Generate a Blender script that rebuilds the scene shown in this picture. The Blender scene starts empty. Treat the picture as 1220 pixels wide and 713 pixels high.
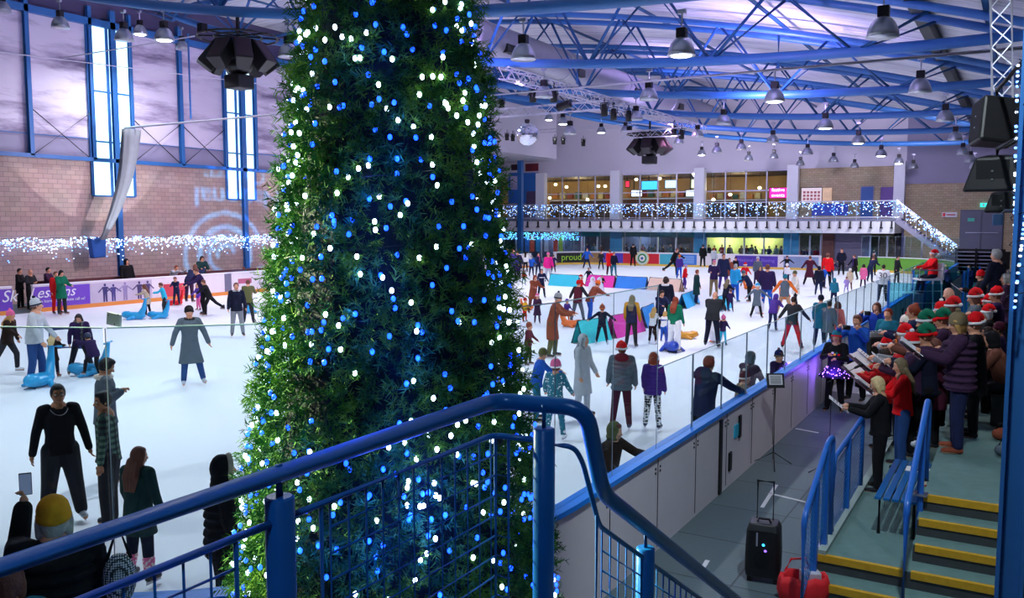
import bpy, bmesh, math, random
import numpy as np
from mathutils import Vector, Matrix
random.seed(7); rng = np.random.default_rng(7)
R = math.radians
S = bpy.context.scene
COL = S.collection
PI = math.pi
# ------------------------------------------------------------------ camera, world, lights, exposure
FPX = 1020.0; CAMZ = 3.7; PITCH = math.atan(91.5/FPX); YAW = math.atan(610/FPX*math.cos(PITCH))
cd = bpy.data.cameras.new('camera'); cam = bpy.data.objects.new('camera', cd); COL.objects.link(cam)
cd.sensor_width = 36; cd.lens = FPX/1220*36; cd.clip_start = .05; cd.clip_end = 400
cam.location = (0, 0, CAMZ); cam.rotation_euler = (PI/2-PITCH, 0, YAW)
S.camera = cam
S.view_settings.view_transform = 'Standard'; S.view_settings.look = 'None'
S.view_settings.exposure = 0.2; S.view_settings.gamma = 1; S.view_settings.use_curve_mapping = False
w = bpy.data.worlds.new('world'); S.world = w; w.use_nodes = True
w.node_tree.nodes['Background'].inputs[0].default_value = (.30, .28, .75, 1)
w.node_tree.nodes['Background'].inputs[1].default_value = .16

CM = cam.rotation_euler.to_matrix()
def ray(px, py): return CM @ Vector(((px-610)/FPX, -(py-356.5)/FPX, -1))
def at_z(px, py, z):
    r = ray(px, py); t = (z-CAMZ)/r.z; return Vector((r.x*t, r.y*t, z))
def at_x(px, py, X):
    r = ray(px, py); t = X/r.x; return Vector((X, r.y*t, CAMZ+r.z*t))
def at_y(px, py, Y):
    r = ray(px, py); t = Y/r.y; return Vector((r.x*t, Y, CAMZ+r.z*t))
def at_d(px, py, d):
    r = ray(px, py); f = CM @ Vector((0, 0, -1)); t = d/r.dot(f); return Vector((0, 0, CAMZ)) + r*t
def proj(p):
    q = CM.transposed() @ (Vector(p)-Vector((0, 0, CAMZ))); return 610+FPX*q.x/-q.z, 356.5-FPX*q.y/-q.z, -q.z

def light(name, kind, loc, power, color=(1, 1, 1), target=None, size=.15, cone=120, blend=.5):
    l = bpy.data.lights.new(name, kind); l.energy = power; l.color = color
    if kind in ('POINT', 'SPOT'): l.shadow_soft_size = size
    if kind == 'SPOT': l.spot_size = R(cone); l.spot_blend = blend
    o = bpy.data.objects.new(name, l); COL.objects.link(o); o.location = loc
    if target is not None:
        o.rotation_euler = (Vector(target)-Vector(loc)).to_track_quat('-Z', 'Y').to_euler()
    return o
KEY = 1250
# high bay lamps that burn over the ice (they sit in the lamp domes listed under LAMPS)
# stage wash lights on the lighting truss
WASH = [((-17.2, 22, 9.2), (-22, 18, 0), 900, (.62, .85, 1), 110), ((-17.2, 30, 9.2), (-26, 24, 0), 2300, (1, .42, .80), 75),
        ((-17.2, 46, 9.2), (-15, 52, 0), 2000, (1, .50, .95), 95), ((-16, 9, 9.3), (-11, 11, 0), 700, (.60, .86, 1), 120)]
for i, (a, b, p, c, cn) in enumerate(WASH): light('wash_light', 'SPOT', a, p, c, b, .2, cn, .8)
# purple uplights colour the roof deck; last pair added to brighten left wall
for i, (a, b, p, c) in enumerate([((-17, 24, 8.6), (-24, 30, 15), 3000, (.55, .35, 1)), ((-10, 36, 8.6), (-9, 40, 14), 2600, (.55, .38, 1)),
        ((-20, 50, 8.6), (-18, 54, 14), 3200, (.6, .45, 1)), ((-8, 22, 8.2), (-7, 27, 12), 1500, (.55, .40, 1)), ((-29, 27, 7), (-39, 28, 3.5), 1800, (.95, .76, .88)), ((-29, 42, 7), (-39, 46, 3.5), 1800, (.95, .76, .88))]):
    light('uplight', 'SPOT', a, p, c, b, .3, 150, 1)
# hall lamps behind and beside the camera, then an added tree spot
for q in ((-14, 1.5, 8.4), (-22, 0, 9)): light('hall_lamp', 'SPOT', q, 800, (.93, .95, 1), (q[0]-1.5, q[1]+3, 0), .16, 130, .6)
for q, tg in (((-13.5, 2.6, 6.6), (-3.0, 3.7, 2.9)),): light('tree_lamp', 'SPOT', q, 42000, (.98, 1, .66), tg, .12, 18, .7)  # no such lamp; added to brighten the left edge of the tree
# added spots that brighten the far wall and balcony
for x in (-30, -18, -6): light('wall_wash', 'SPOT', (x, 60, 8.8), 1300, (.80, .74, 1), (x-1, 74, 8.2), .3, 120, .8)
# wall washers that throw the two bright pools on the printed upper wall
light('wall_washer', 'SPOT', (-33.5, 26.2, 2.2), 800, (.90, .92, 1), (-39, 25.6, 8.0), .05, 62, .08)
light('wall_washer', 'SPOT', (-33.5, 40.5, 2.2), 800, (.90, .92, 1), (-39, 40.0, 8.0), .05, 62, .08)
# stand lights: unseen spots brightening the walkway and steps on the right
light('stand_light', 'SPOT', (-.4, 6.0, 7.5), 1000, (.80, .93, 1), (-1.6, 12.0, 0), .12, 80, .35)
light('stand_light', 'SPOT', (-.2, 15.5, 7.0), 260, (1, .88, .85), (-1.2, 16, 1), .2, 80, .6)
# unseen blue spot added to brighten the foreground railing
light('landing_light', 'SPOT', (-.4, -.6, 6.0), 120, (.36, .60, 1), (-1.6, 2.2, 2.9), .15, 70, .8)

# ------------------------------------------------------------------ materials
def lin(c): return tuple(((x/12.92) if x <= .04045 else ((x+.055)/1.055)**2.4) for x in c)
def hx(h): return lin(tuple(int(h[i:i+2], 16)/255 for i in (0, 2, 4)))
MATS = {}
def mat(name, color, rough=.6, metal=0, emit=0, ecol=None, noise=0, scale=8, bump=0, bscale=60, spec=.5, alpha=1, coat=0):
    if name in MATS: return MATS[name]
    m = bpy.data.materials.new(name); m.use_nodes = True; nt = m.node_tree; b = nt.nodes['Principled BSDF']
    if isinstance(color, str): color = hx(color)
    b.inputs['Base Color'].default_value = (*color, 1); b.inputs['Roughness'].default_value = rough
    b.inputs['Metallic'].default_value = metal; b.inputs['Specular IOR Level'].default_value = spec
    b.inputs['Coat Weight'].default_value = coat
    if emit: b.inputs['Emission Strength'].default_value = emit; b.inputs['Emission Color'].default_value = (*(ecol or color), 1)
    if noise or bump: tc = nt.nodes.new('ShaderNodeTexCoord')
    if noise:
        n = nt.nodes.new('ShaderNodeTexNoise'); n.inputs['Scale'].default_value = scale; n.inputs['Detail'].default_value = 5
        nt.links.new(tc.outputs['Object'], n.inputs['Vector'])
        mx = nt.nodes.new('ShaderNodeMix'); mx.data_type = 'RGBA'
        mx.inputs['A'].default_value = (*[c*(1-noise) for c in color], 1); mx.inputs['B'].default_value = (*[min(1, c*(1+noise)) for c in color], 1)
        nt.links.new(n.outputs['Fac'], mx.inputs['Factor']); nt.links.new(mx.outputs['Result'], b.inputs['Base Color'])
    if bump:
        n2 = nt.nodes.new('ShaderNodeTexNoise'); n2.inputs['Scale'].default_value = bscale; nt.links.new(tc.outputs['Object'], n2.inputs['Vector'])
        bp = nt.nodes.new('ShaderNodeBump'); bp.inputs['Strength'].default_value = bump; bp.inputs['Distance'].default_value = .01
        nt.links.new(n2.outputs['Fac'], bp.inputs['Height']); nt.links.new(bp.outputs['Normal'], b.inputs['Normal'])
    MATS[name] = m; return m
def nodes_of(m): return m.node_tree, m.node_tree.nodes['Principled BSDF']
def ramp(nt, fac, stops, interp='LINEAR'):
    r = nt.nodes.new('ShaderNodeValToRGB'); r.color_ramp.interpolation = interp
    els = r.color_ramp.elements
    while len(els) < len(stops): els.new(.5)
    for e, (p, c) in zip(els, stops): e.position = p; e.color = (*c, 1)
    nt.links.new(fac, r.inputs['Fac']); return r.outputs['Color']
def glass_mat(name, tint, gloss=.10, rough=.02):
    m = bpy.data.materials.new(name); m.use_nodes = True; nt = m.node_tree; nt.nodes.clear()
    out = nt.nodes.new('ShaderNodeOutputMaterial'); t = nt.nodes.new('ShaderNodeBsdfTransparent'); g = nt.nodes.new('ShaderNodeBsdfGlossy')
    lw = nt.nodes.new('ShaderNodeLayerWeight'); lw.inputs[0].default_value = .5; pw = nt.nodes.new('ShaderNodeMath'); pw.operation = 'POWER'; pw.inputs[1].default_value = 4
    nt.links.new(lw.outputs['Facing'], pw.inputs[0]); fr = nt.nodes.new('ShaderNodeMath'); fr.operation = 'MULTIPLY_ADD'; fr.inputs[1].default_value = .30; fr.inputs[2].default_value = .035; nt.links.new(pw.outputs[0], fr.inputs[0]); mx = nt.nodes.new('ShaderNodeMixShader')
    t.inputs[0].default_value = (*tint, 1); g.inputs['Roughness'].default_value = rough; g.inputs[0].default_value = (gloss*6, gloss*6, gloss*6, 1)
    nt.links.new(fr.outputs[0], mx.inputs[0]); nt.links.new(t.outputs[0], mx.inputs[1]); nt.links.new(g.outputs[0], mx.inputs[2]); nt.links.new(mx.outputs[0], out.inputs[0])
    MATS[name] = m; return m
glass_rink = glass_mat('rink_glass', (.90, .965, .97))
glass_far = glass_mat('window_glass', (.86, .95, .97))
C = dict(black='15151a', charcoal='2a2b31', navy='1d2447', darknavy='161a30', blue='1f57b8', royal='1b3fa8', sky='2aa0d8', cyan='2fb9dc', teal='1f6f86', green='0f6b50', darkgreen='1c3b3a',
         red='c8181e', brightred='e3121c', maroon='4b1a30', wine='5c2130', brown='6b3f33', rust='8a4632', tan='b58a68', beige='c8b49c', cream='e6ddd0', white='e8e8ee', grey='8a8f96', lightgrey='b9bec6',
         olive='5c5e3a', khaki='7a6a50', purple='4a2f86', violet='5b3fa6', lilac='a58fd0', pink='e2689a', hotpink='f0288c', salmon='e0726a', orange='e8702a', mustard='d08f22', yellow='e8b52a', denim='2f4f86', jeans='27477f',
         darkbrown='2b1a14', blonde='c79a5a', lightblonde='dcbf8c', ginger='8a3a22', greyhair='a9a6a4', skin='d79a7c', palskin='e2b096', brownskin='8f5a3e', tanskin='b57c58', darkskin='5f3a2a', darkpurple='2c1d4a', plum='3c2440', steel='5a6672')
def cloth(c, bump=.4):
    return mat('cloth_'+c, hx(C[c]), .85, 0, noise=.22, scale=9, bump=bump, bscale=35, spec=.2)
def skinm(c): return mat('skin_'+c, hx(C[c]), .5, 0, noise=.06, scale=20, spec=.35)
def hairm(c): return mat('hair_'+c, hx(C[c]), .55, 0, noise=.35, scale=30, bump=.7, bscale=90, spec=.3)
def plast(c, rough=.35): return mat('plastic_'+c, hx(C[c]), rough, 0, noise=.05, scale=5)
M_blue = mat('blue_paint', '1064a8', .28, 0, noise=.10, scale=6, bump=.08, bscale=70)
M_bluesteel = mat('blue_steel', '2a66a6', .45, .0, noise=.12, scale=2)
M_black = mat('black_metal', '0e0e11', .4, .2, noise=.2, scale=12)
M_blackpl = mat('black_plastic', '131316', .45, 0, noise=.15, scale=20, bump=.15, bscale=200)
M_post = mat('satin_post', '8e99a6', .45, .2, noise=.05); M_alu = mat('aluminium', 'b8bcc4', .3, .9, noise=.08, scale=10)
M_alu_w = mat('silver_truss', 'c9c8d8', .4, .3, noise=.05, scale=10)
M_white = mat('white_paint', 'e4e4ea', .55, 0, noise=.04, scale=3)
M_lamp = mat('spun_aluminium', 'a9adb6', .28, .75, noise=.08, scale=14)
M_bulbw = mat('bulb_white', (1, 1, 1), .4, 0, emit=8, ecol=(.62, .82, 1))
M_bulbb = mat('bulb_blue', (.1, .3, 1), .4, 0, emit=8, ecol=(.004, .04, 1))
M_paper = mat('paper', 'eceaf0', .7, 0, noise=.05, scale=30)

# ------------------------------------------------------------------ mesh builder
def frame(t, up=Vector((0, 0, 1))):
    t = Vector(t).normalized()
    if abs(t.dot(up)) > .98: up = Vector((1, 0, 0))
    s = t.cross(up).normalized(); u = s.cross(t).normalized(); return t, s, u
class MB:
    def __init__(s): s.v = []; s.f = []
    def add(s, vs, fs, M=None):
        o = len(s.v)
        if M is not None: vs = [M @ Vector(v) for v in vs]
        s.v += [tuple(v) for v in vs]; s.f += [tuple(i+o for i in f) for f in fs]; return s
    def box(s, c, h, M=None, rz=0):
        x, y, z = h; vs = [Vector((i*x, j*y, k*z)) for i in (-1, 1) for j in (-1, 1) for k in (-1, 1)]
        if rz: rm = Matrix.Rotation(rz, 3, 'Z'); vs = [rm @ v for v in vs]
        vs = [v+Vector(c) for v in vs]
        return s.add(vs, [(0, 1, 3, 2), (4, 6, 7, 5), (0, 4, 5, 1), (2, 3, 7, 6), (0, 2, 6, 4), (1, 5, 7, 3)], M)
    def span(s, a, b): # box between two corners
        a = Vector(a); b = Vector(b); c = (a+b)/2; h = [abs(q)/2 for q in (b-a)]; return s.box(c, h)
    def loft(s, rings, cap=True, closed=False, M=None):
        n = len(rings[0]); vs = [p for r in rings for p in r]; fs = []
        m = len(rings)
        for i in range(m if closed else m-1):
            for j in range(n):
                a = i*n+j; b = i*n+(j+1) % n; c = ((i+1) % m)*n+(j+1) % n; d = ((i+1) % m)*n+j; fs.append((a, b, c, d))
        if cap and not closed: fs.append(tuple(range(n))[::-1]); fs.append(tuple(range((m-1)*n, m*n)))
        return s.add(vs, fs, M)
    def cap(s, p0, p1, r0, r1, n=10, M=None): # tapered capsule
        p0 = Vector(p0); p1 = Vector(p1); d = p1-p0
        if d.length < 1e-5: d = Vector((0, 0, 1e-4))
        t, a, b = frame(d); rings = []
        for k in range(1, 4): q = k/4*PI/2; rings.append((p0-t*r0*math.cos(q), r0*math.sin(q)))
        rings.append((p0, r0)); rings.append((p1, r1))
        for k in range(3, 0, -1): q = k/4*PI/2; rings.append((p1+t*r1*math.cos(q), r1*math.sin(q)))
        return s.loft([[c+(a*math.cos(2*PI*j/n)+b*math.sin(2*PI*j/n))*r for j in range(n)] for c, r in rings], M=M)
    def chain(s, pts, rad, n=10, M=None):
        for i in range(len(pts)-1): s.cap(pts[i], pts[i+1], rad[i], rad[i+1], n, M)
        return s
    def ell(s, c, r, rot=None, n=12, m=8, M=None):
        vs = []; rings = []
        for i in range(1, m):
            q = PI*i/m; rings.append([Vector((r[0]*math.sin(q)*math.cos(2*PI*j/n), r[1]*math.sin(q)*math.sin(2*PI*j/n), -r[2]*math.cos(q))) for j in range(n)])
        if rot is not None: rings = [[rot @ p for p in g] for g in rings]
        rings = [[p+Vector(c) for p in g] for g in rings]
        return s.loft(rings, M=M)
    def tube(s, pts, r, n=12, closed=False, M=None):
        pts = [Vector(p) for p in pts]; rings = []; prev = None; N = len(pts)
        for i, p in enumerate(pts):
            a = pts[i-1] if (i > 0 or closed) else p; b = pts[(i+1) % N] if (i < N-1 or closed) else p
            t = (b-a).normalized()
            if prev is None: t, u, v = frame(t)
            else:
                u = prev-t*prev.dot(t)
                u = u.normalized() if u.length > 1e-6 else frame(t)[1]
                v = t.cross(u)
            prev = u; rr = r[i] if isinstance(r, (list, tuple)) else r
            k = 1.0
            if 0 < i < N-1:
                t1 = (p-a).normalized(); ca = max(.5, t1.dot(t)); k = 1/ca
            rings.append([p+(u*math.cos(2*PI*j/n)+v*math.sin(2*PI*j/n))*rr for j in range(n)])
        return s.loft(rings, closed=closed, M=M)
    def lathe(s, prof, M=None, n=20, cap=True):
        return s.loft([[Vector((r*math.cos(2*PI*j/n), r*math.sin(2*PI*j/n), z)) for j in range(n)] for r, z in prof], cap=cap, M=M)
    def bar(s, a, b, w, h=None, up=Vector((0, 0, 1))):
        h = h or w; a = Vector(a); b = Vector(b); t, u, v = frame(b-a, up)
        return s.loft([[p+u*w/2*i+v*h/2*j for i, j in ((-1, -1), (1, -1), (1, 1), (-1, 1))] for p in (a, b)])
    def prism(s, poly, ax, M=None): # poly list of 3D pts, extruded by vector ax
        a = [Vector(p) for p in poly]; return s.loft([a, [p+Vector(ax) for p in a]], M=M)
    def build(s, name, m, parent=None, smooth=False, voxel=None, sm=4, bevel=0):
        me = bpy.data.meshes.new(name); me.from_pydata(s.v, [], s.f); me.update()
        if not voxel and len(s.f) < 60000:
            bm = bmesh.new(); bm.from_mesh(me); bmesh.ops.recalc_face_normals(bm, faces=bm.faces); bm.to_mesh(me); bm.free()
        me.materials.append(m)
        if smooth: me.polygons.foreach_set('use_smooth', [True]*len(me.polygons))
        o = bpy.data.objects.new(name, me); COL.objects.link(o)
        if parent: o.parent = parent
        if voxel:
            bm = bmesh.new(); bm.from_mesh(me); bmesh.ops.recalc_face_normals(bm, faces=bm.faces); bm.to_mesh(me); bm.free()
            q = o.modifiers.new('remesh', 'REMESH'); q.mode = 'VOXEL'; q.voxel_size = voxel; q.use_smooth_shade = True
            q = o.modifiers.new('smooth', 'SMOOTH'); q.factor = .5; q.iterations = sm
        if bevel:
            q = o.modifiers.new('bevel', 'BEVEL'); q.width = bevel; q.segments = 2; q.limit_method = 'ANGLE'
        return o
def fillet(pts, r=.08, n=6):
    pts = [Vector(p) for p in pts]; out = [pts[0]]
    for i in range(1, len(pts)-1):
        a, b, c = pts[i-1], pts[i], pts[i+1]; d1 = (a-b); d2 = (c-b); q = min(r, d1.length*.45, d2.length*.45)
        p0 = b+d1.normalized()*q; p2 = b+d2.normalized()*q
        for k in range(n+1): t = k/n; out.append(p0*(1-t)**2+b*2*t*(1-t)+p2*t*t)
    out.append(pts[-1]); return out
def thing(name, label, cat, loc=(0, 0, 0), rz=0, group=None):
    o = bpy.data.objects.new(name, None); COL.objects.link(o); o.location = loc; o.rotation_euler = (0, 0, rz); o.empty_display_size = .1
    o['label'] = label; o['category'] = cat
    if group: o['group'] = group
    return o
def tag(o, label, cat, group=None):
    o['label'] = label; o['category'] = cat
    if group: o['group'] = group
    return o
def struct(o): o['kind'] = 'structure'; return o
def copy_tree(o, parent=None):
    c = o.copy(); COL.objects.link(c)
    if parent: c.parent = parent
    for ch in list(o.children): copy_tree(ch, c)
    return c
def text(name, s, size, M, m, parent=None, ext=.004, shear=0, ax='CENTER'):
    cu = bpy.data.curves.new(name, 'FONT'); cu.body = s; cu.size = size; cu.extrude = ext; cu.align_x = ax; cu.align_y = 'CENTER'; cu.shear = shear; cu.resolution_u = 3
    t = bpy.data.objects.new(name+'_c', cu); COL.objects.link(t); bpy.context.view_layer.update()
    me = bpy.data.meshes.new_from_object(t.evaluated_get(bpy.context.evaluated_depsgraph_get())); bpy.data.objects.remove(t)
    me.materials.clear(); me.materials.append(m); me.name = name
    o = bpy.data.objects.new(name, me); COL.objects.link(o); o.matrix_world = M
    if parent: o.parent = parent
    return o
def wallM(loc, nx, ny): # local x = right as seen by someone facing the surface, y = up, z = normal (nx,ny)
    n = Vector((nx, ny, 0)).normalized(); u = Vector((0, 0, 1)); r = u.cross(n)
    m = Matrix.Identity(4)
    for i in range(3): m[i][0] = r[i]; m[i][1] = u[i]; m[i][2] = n[i]; m[i][3] = loc[i]
    return m
# ------------------------------------------------------------------ surface materials of the hall
def ice_material():
    m = mat('ice', (.86, .90, .97), .22, noise=.05, scale=.5); nt, b = nodes_of(m)
    tc = nt.nodes.new('ShaderNodeTexCoord'); n = nt.nodes.new('ShaderNodeTexNoise'); n.inputs['Scale'].default_value = .7; n.inputs['Detail'].default_value = 8
    nt.links.new(tc.outputs['Object'], n.inputs['Vector'])
    mr = nt.nodes.new('ShaderNodeMapRange'); mr.inputs['To Min'].default_value = .28; mr.inputs['To Max'].default_value = .62
    nt.links.new(n.outputs['Fac'], mr.inputs['Value']); nt.links.new(mr.outputs['Result'], b.inputs['Roughness'])
    return m
def brick_material(name, c1, c2, mortar, scale, ax='yz', noise=.25):
    m = mat(name, c1, .85); nt, b = nodes_of(m)
    tc = nt.nodes.new('ShaderNodeTexCoord'); sp = nt.nodes.new('ShaderNodeSeparateXYZ'); cb = nt.nodes.new('ShaderNodeCombineXYZ')
    nt.links.new(tc.outputs['Object'], sp.inputs[0]); nt.links.new(sp.outputs['Y' if ax == 'yz' else 'X'], cb.inputs[0]); nt.links.new(sp.outputs['Z'], cb.inputs[1])
    br = nt.nodes.new('ShaderNodeTexBrick'); br.inputs['Scale'].default_value = scale; br.inputs['Color1'].default_value = (*hx(c1), 1); br.inputs['Color2'].default_value = (*hx(c2), 1)
    br.inputs['Mortar'].default_value = (*hx(mortar), 1); br.inputs['Mortar Size'].default_value = .012; br.inputs['Brick Width'].default_value = .45; br.inputs['Row Height'].default_value = .22
    nt.links.new(cb.outputs[0], br.inputs['Vector'])
    n = nt.nodes.new('ShaderNodeTexNoise'); n.inputs['Scale'].default_value = .8; n.inputs['Detail'].default_value = 6; nt.links.new(tc.outputs['Object'], n.inputs['Vector'])
    mx = nt.nodes.new('ShaderNodeMix'); mx.data_type = 'RGBA'; mx.blend_type = 'MULTIPLY'; mx.inputs['Factor'].default_value = noise
    nt.links.new(br.outputs['Color'], mx.inputs['A']); nt.links.new(n.outputs['Color'], mx.inputs['B']); nt.links.new(mx.outputs['Result'], b.inputs['Base Color'])
    return m
def deck_material(): # pleated insulation sheeting of the roof
    m = mat('roof_sheet', (.70, .69, .78), .5); nt, b = nodes_of(m)
    tc = nt.nodes.new('ShaderNodeTexCoord'); mp = nt.nodes.new('ShaderNodeMapping'); mp.inputs['Scale'].default_value = (.12, 2.2, .4)
    nt.links.new(tc.outputs['Object'], mp.inputs[0]); n = nt.nodes.new('ShaderNodeTexNoise'); n.inputs['Scale'].default_value = 1.6; n.inputs['Detail'].default_value = 6; n.inputs['Roughness'].default_value = .65
    nt.links.new(mp.outputs[0], n.inputs['Vector'])
    c = ramp(nt, n.outputs['Fac'], [(.28, (.30, .30, .38)), (.45, (.62, .61, .70)), (.7, (.86, .86, .92))]); nt.links.new(c, b.inputs['Base Color'])
    bp = nt.nodes.new('ShaderNodeBump'); bp.inputs['Strength'].default_value = .5; bp.inputs['Distance'].default_value = .15
    nt.links.new(n.outputs['Fac'], bp.inputs['Height']); nt.links.new(bp.outputs['Normal'], b.inputs['Normal'])
    return m
def mural_material(): # winter landscape print on the upper wall panels
    m = mat('mural_print', (.7, .68, .74), .6); nt, b = nodes_of(m)
    tc = nt.nodes.new('ShaderNodeTexCoord'); mp = nt.nodes.new('ShaderNodeMapping'); mp.inputs['Scale'].default_value = (1, .10, .55); mp.inputs['Rotation'].default_value = (-.16, 0, 0)
    nt.links.new(tc.outputs['Object'], mp.inputs[0]); n = nt.nodes.new('ShaderNodeTexNoise'); n.inputs['Scale'].default_value = 1.5; n.inputs['Detail'].default_value = 9; n.inputs['Roughness'].default_value = .66
    nt.links.new(mp.outputs[0], n.inputs['Vector'])
    c = ramp(nt, n.outputs['Fac'], [(.32, (.10, .08, .15)), (.42, (.36, .31, .44)), (.52, (.62, .57, .70)), (1, (.74, .70, .80))]); nt.links.new(c, b.inputs['Base Color'])
    return m
def rubber_material():
    m = mat('walkway_floor', '5d6e74', .55, bump=.25, bscale=120); nt, b = nodes_of(m)
    tc = nt.nodes.new('ShaderNodeTexCoord'); br = nt.nodes.new('ShaderNodeTexBrick'); br.offset = 0; br.inputs['Scale'].default_value = 1
    br.inputs['Brick Width'].default_value = 1.2; br.inputs['Row Height'].default_value = 1.2; br.inputs['Mortar Size'].default_value = .012
    br.inputs['Color1'].default_value = (*hx('5b6c72'), 1); br.inputs['Color2'].default_value = (*hx('65757a'), 1); br.inputs['Mortar'].default_value = (*hx('3b464b'), 1)
    nt.links.new(tc.outputs['Object'], br.inputs['Vector'])
    wv = nt.nodes.new('ShaderNodeTexWave'); wv.inputs['Scale'].default_value = 5; wv.bands_direction = 'Y'; nt.links.new(tc.outputs['Object'], wv.inputs['Vector'])
    mx = nt.nodes.new('ShaderNodeMix'); mx.data_type = 'RGBA'; mx.blend_type = 'MULTIPLY'; mx.inputs['Factor'].default_value = .14
    nt.links.new(br.outputs['Color'], mx.inputs['A']); nt.links.new(wv.outputs['Color'], mx.inputs['B']); nt.links.new(mx.outputs['Result'], b.inputs['Base Color'])
    return m
M_ice = ice_material(); M_floor = rubber_material()
M_block = brick_material('block_wall', 'c4aaa0', 'b39a92', '8f7f82', 1.0)
M_brickb = brick_material('brick_wall_back', 'c8b494', 'b8a484', '948470', 1.2, 'xz')
M_deck = deck_material(); M_mural = mural_material()
M_upwall = mat('lilac_wall', 'cfcad6', .7, noise=.04, scale=.6)
M_dado = mat('grey_cladding', '8a86a0', .6, noise=.08, scale=.5)
M_strip = mat('daylight_glazing', (.6, .9, 1), .3, emit=1.35, ecol=(.55, .90, 1.0))
M_dash = mat('dasher_white', 'd9d2d8', .45, noise=.07, scale=2.2, bump=.05)
M_cap = mat('cap_blue', '0c84f0', .35, noise=.05, scale=3)
M_kick = mat('kickplate_orange', 'd98a3c', .5, noise=.1, scale=3)
M_kicky = mat('kickplate_yellow', 'd9b24a', .5, noise=.1, scale=3)

# ------------------------------------------------------------------ shell of the hall
XL, XR, Y0, Y1 = -34.5, -3.5, 2.78, 68.0
def rpath(n=14):
    p = []
    def arc(cx, cy, r, a0, a1): return [Vector((cx+r*math.cos(R(a)), cy+r*math.sin(R(a)), 0)) for a in np.linspace(a0, a1, n)]
    near_right = arc(XR-4, Y0+4, 4, -90, 0); far_right = arc(XR-7, Y1-7, 7, 0, 90); far_left = arc(XL+3, Y1-3, 3, 90, 180); near_left = arc(XL+7, Y0+7, 7, 180, 270)
    return near_right, far_right, far_left, near_left
NR, FR, FL, NL = rpath()
fl = MB().span((-55, -14, -.3), (12, 90, 0)); struct(fl.build('floor', M_floor))
ice = MB().prism([p for p in NR+FR+FL+NL], (0, 0, .03)); struct(ice.build('floor', M_ice)).name = 'floor_ice'
def zroof(x): return 15.0-.0045*(x+35)**2
xs = list(np.linspace(-40, 8, 25))
m = MB(); top = [Vector((x, -14, zroof(x)+.25)) for x in xs]; rings = [[p, p+Vector((0, 94, 0)), p+Vector((0, 94, .3)), p+Vector((0, 0, .3))] for p in top]
m.loft(rings); struct(m.build('ceiling', M_deck))
XW = -39.0
# left wall: block base, grey band, mural panels and daylight strips
def yw(px, py=200): return at_x(px, py, XW).y
zb = at_x(45, 186, XW).z; zt = at_x(30, 10, XW).z; zm = at_x(45, 160, XW).z
m = MB().span((XW-.5, -14, 0), (XW, 61, zb)); struct(m.build('wall_left', M_block))
m = MB().span((XW-.5, -14, zb), (XW-.05, 61, zm)); struct(m.build('wall_left_band', M_dado))
m = MB().span((XW-.5, -14, zm), (XW-.05, 61, zt)); struct(m.build('wall_left_mural', M_mural))
m = MB().span((XW-.6, -14, zt), (XW-.1, 61, 16)); struct(m.build('wall_left_top', mat('dark_cladding', '4a4466', .7, noise=.1, scale=.5)))  # dark sheet standing for the dark gap up to the roof
def ledge(z, h, name): struct(MB().span((XW-.06, -14, z-h), (XW+.22, 61, z+h)).build(name, M_bluesteel))
ledge(zb, .09, 'trim_1'); ledge(zt, .16, 'trim_2')
struct(MB().span((XW-.06, -14, zm-.02), (XW+.02, 61, zm+.02)).build('trim_3', M_bluesteel))
def strip(n, pa, pb, ytop, ybot, mull):
    a, b = yw(pa), yw(pb); z0 = at_x((pa+pb)/2, ybot, XW).z; z1 = at_x((pa+pb)/2, ytop, XW).z
    o = struct(MB().span((XW-.03, a, z0), (XW+.03, b, z1)).build('window_%d' % n, M_strip))
    f = MB()
    for y in [a, b]+[yw(q) for q in mull]: f.span((XW, y-.07, z0), (XW+.09, y+.07, z1))
    for z in (z0, zb, zb+.9, (zb+z1)/2, z1): f.span((XW, a, z-.04), (XW+.08, b, z+.04))
    f.build('window_frame', M_white if n == 9 else M_bluesteel, o)
strip(1, 109, 159, 30, 234, (132, 139)); strip(2, 269, 303, 70, 238, (282, 287))
k = 0
for px, wd, y0 in ((37, .38, 186), (111, .36, 186), (138, .55, 330), (158, .28, 186), (216, .42, 186), (268, .36, 186), (289, .6, 330), (304, .3, 186), (-28, .36, 186), (352, .4, 186)):
    y = yw(px); zz = 0 if y0 > 300 else zb; k += 1
    m = MB(); x = XW+.02
    wd2 = wd*.5; m.span((x, y-wd2/2, zz), (x+.03, y+wd2/2, 14)); m.span((x+.17, y-wd2/2, zz), (x+.2, y+wd2/2, 14)); m.span((x, y-.02, zz), (x+.19, y+.02, 14))
    t = tag(m.build('wall_column', M_bluesteel), 'blue steel %s on the left wall, %s' % ('column' if wd > .45 else 'upright', {37: 'leftmost in the photo', 111: 'left edge of the first bright window strip', 138: 'wide one inside the first window strip running to the ground', 158: 'right edge of the first window strip',
        216: 'between the two window strips', 268: 'left edge of the second window strip', 289: 'wide one inside the second window strip', 304: 'right edge of the second window strip', -28: 'just outside the left of the picture', 352: 'hidden behind the tree'}[px]), 'column', 'blue columns on the left wall')
# cross bracing rods on the grey band
for i, (a, b) in enumerate(((37, 108), (158, 216), (216, 268))):
    m = MB(); m.tube([(XW+.12, yw(a), zb), (XW+.12, yw(b), zm+1.2)], .025, 6); m.tube([(XW+.12, yw(a), zm+1.2), (XW+.12, yw(b), zb)], .025, 6)
    tag(m.build('bracing_rods', M_black), ['crossed steel bracing rods left of the first window strip', 'crossed steel bracing rods just right of the first window strip', 'crossed steel bracing rods left of the second window strip'][i], 'bracing', 'crossed rods on left wall')

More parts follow.
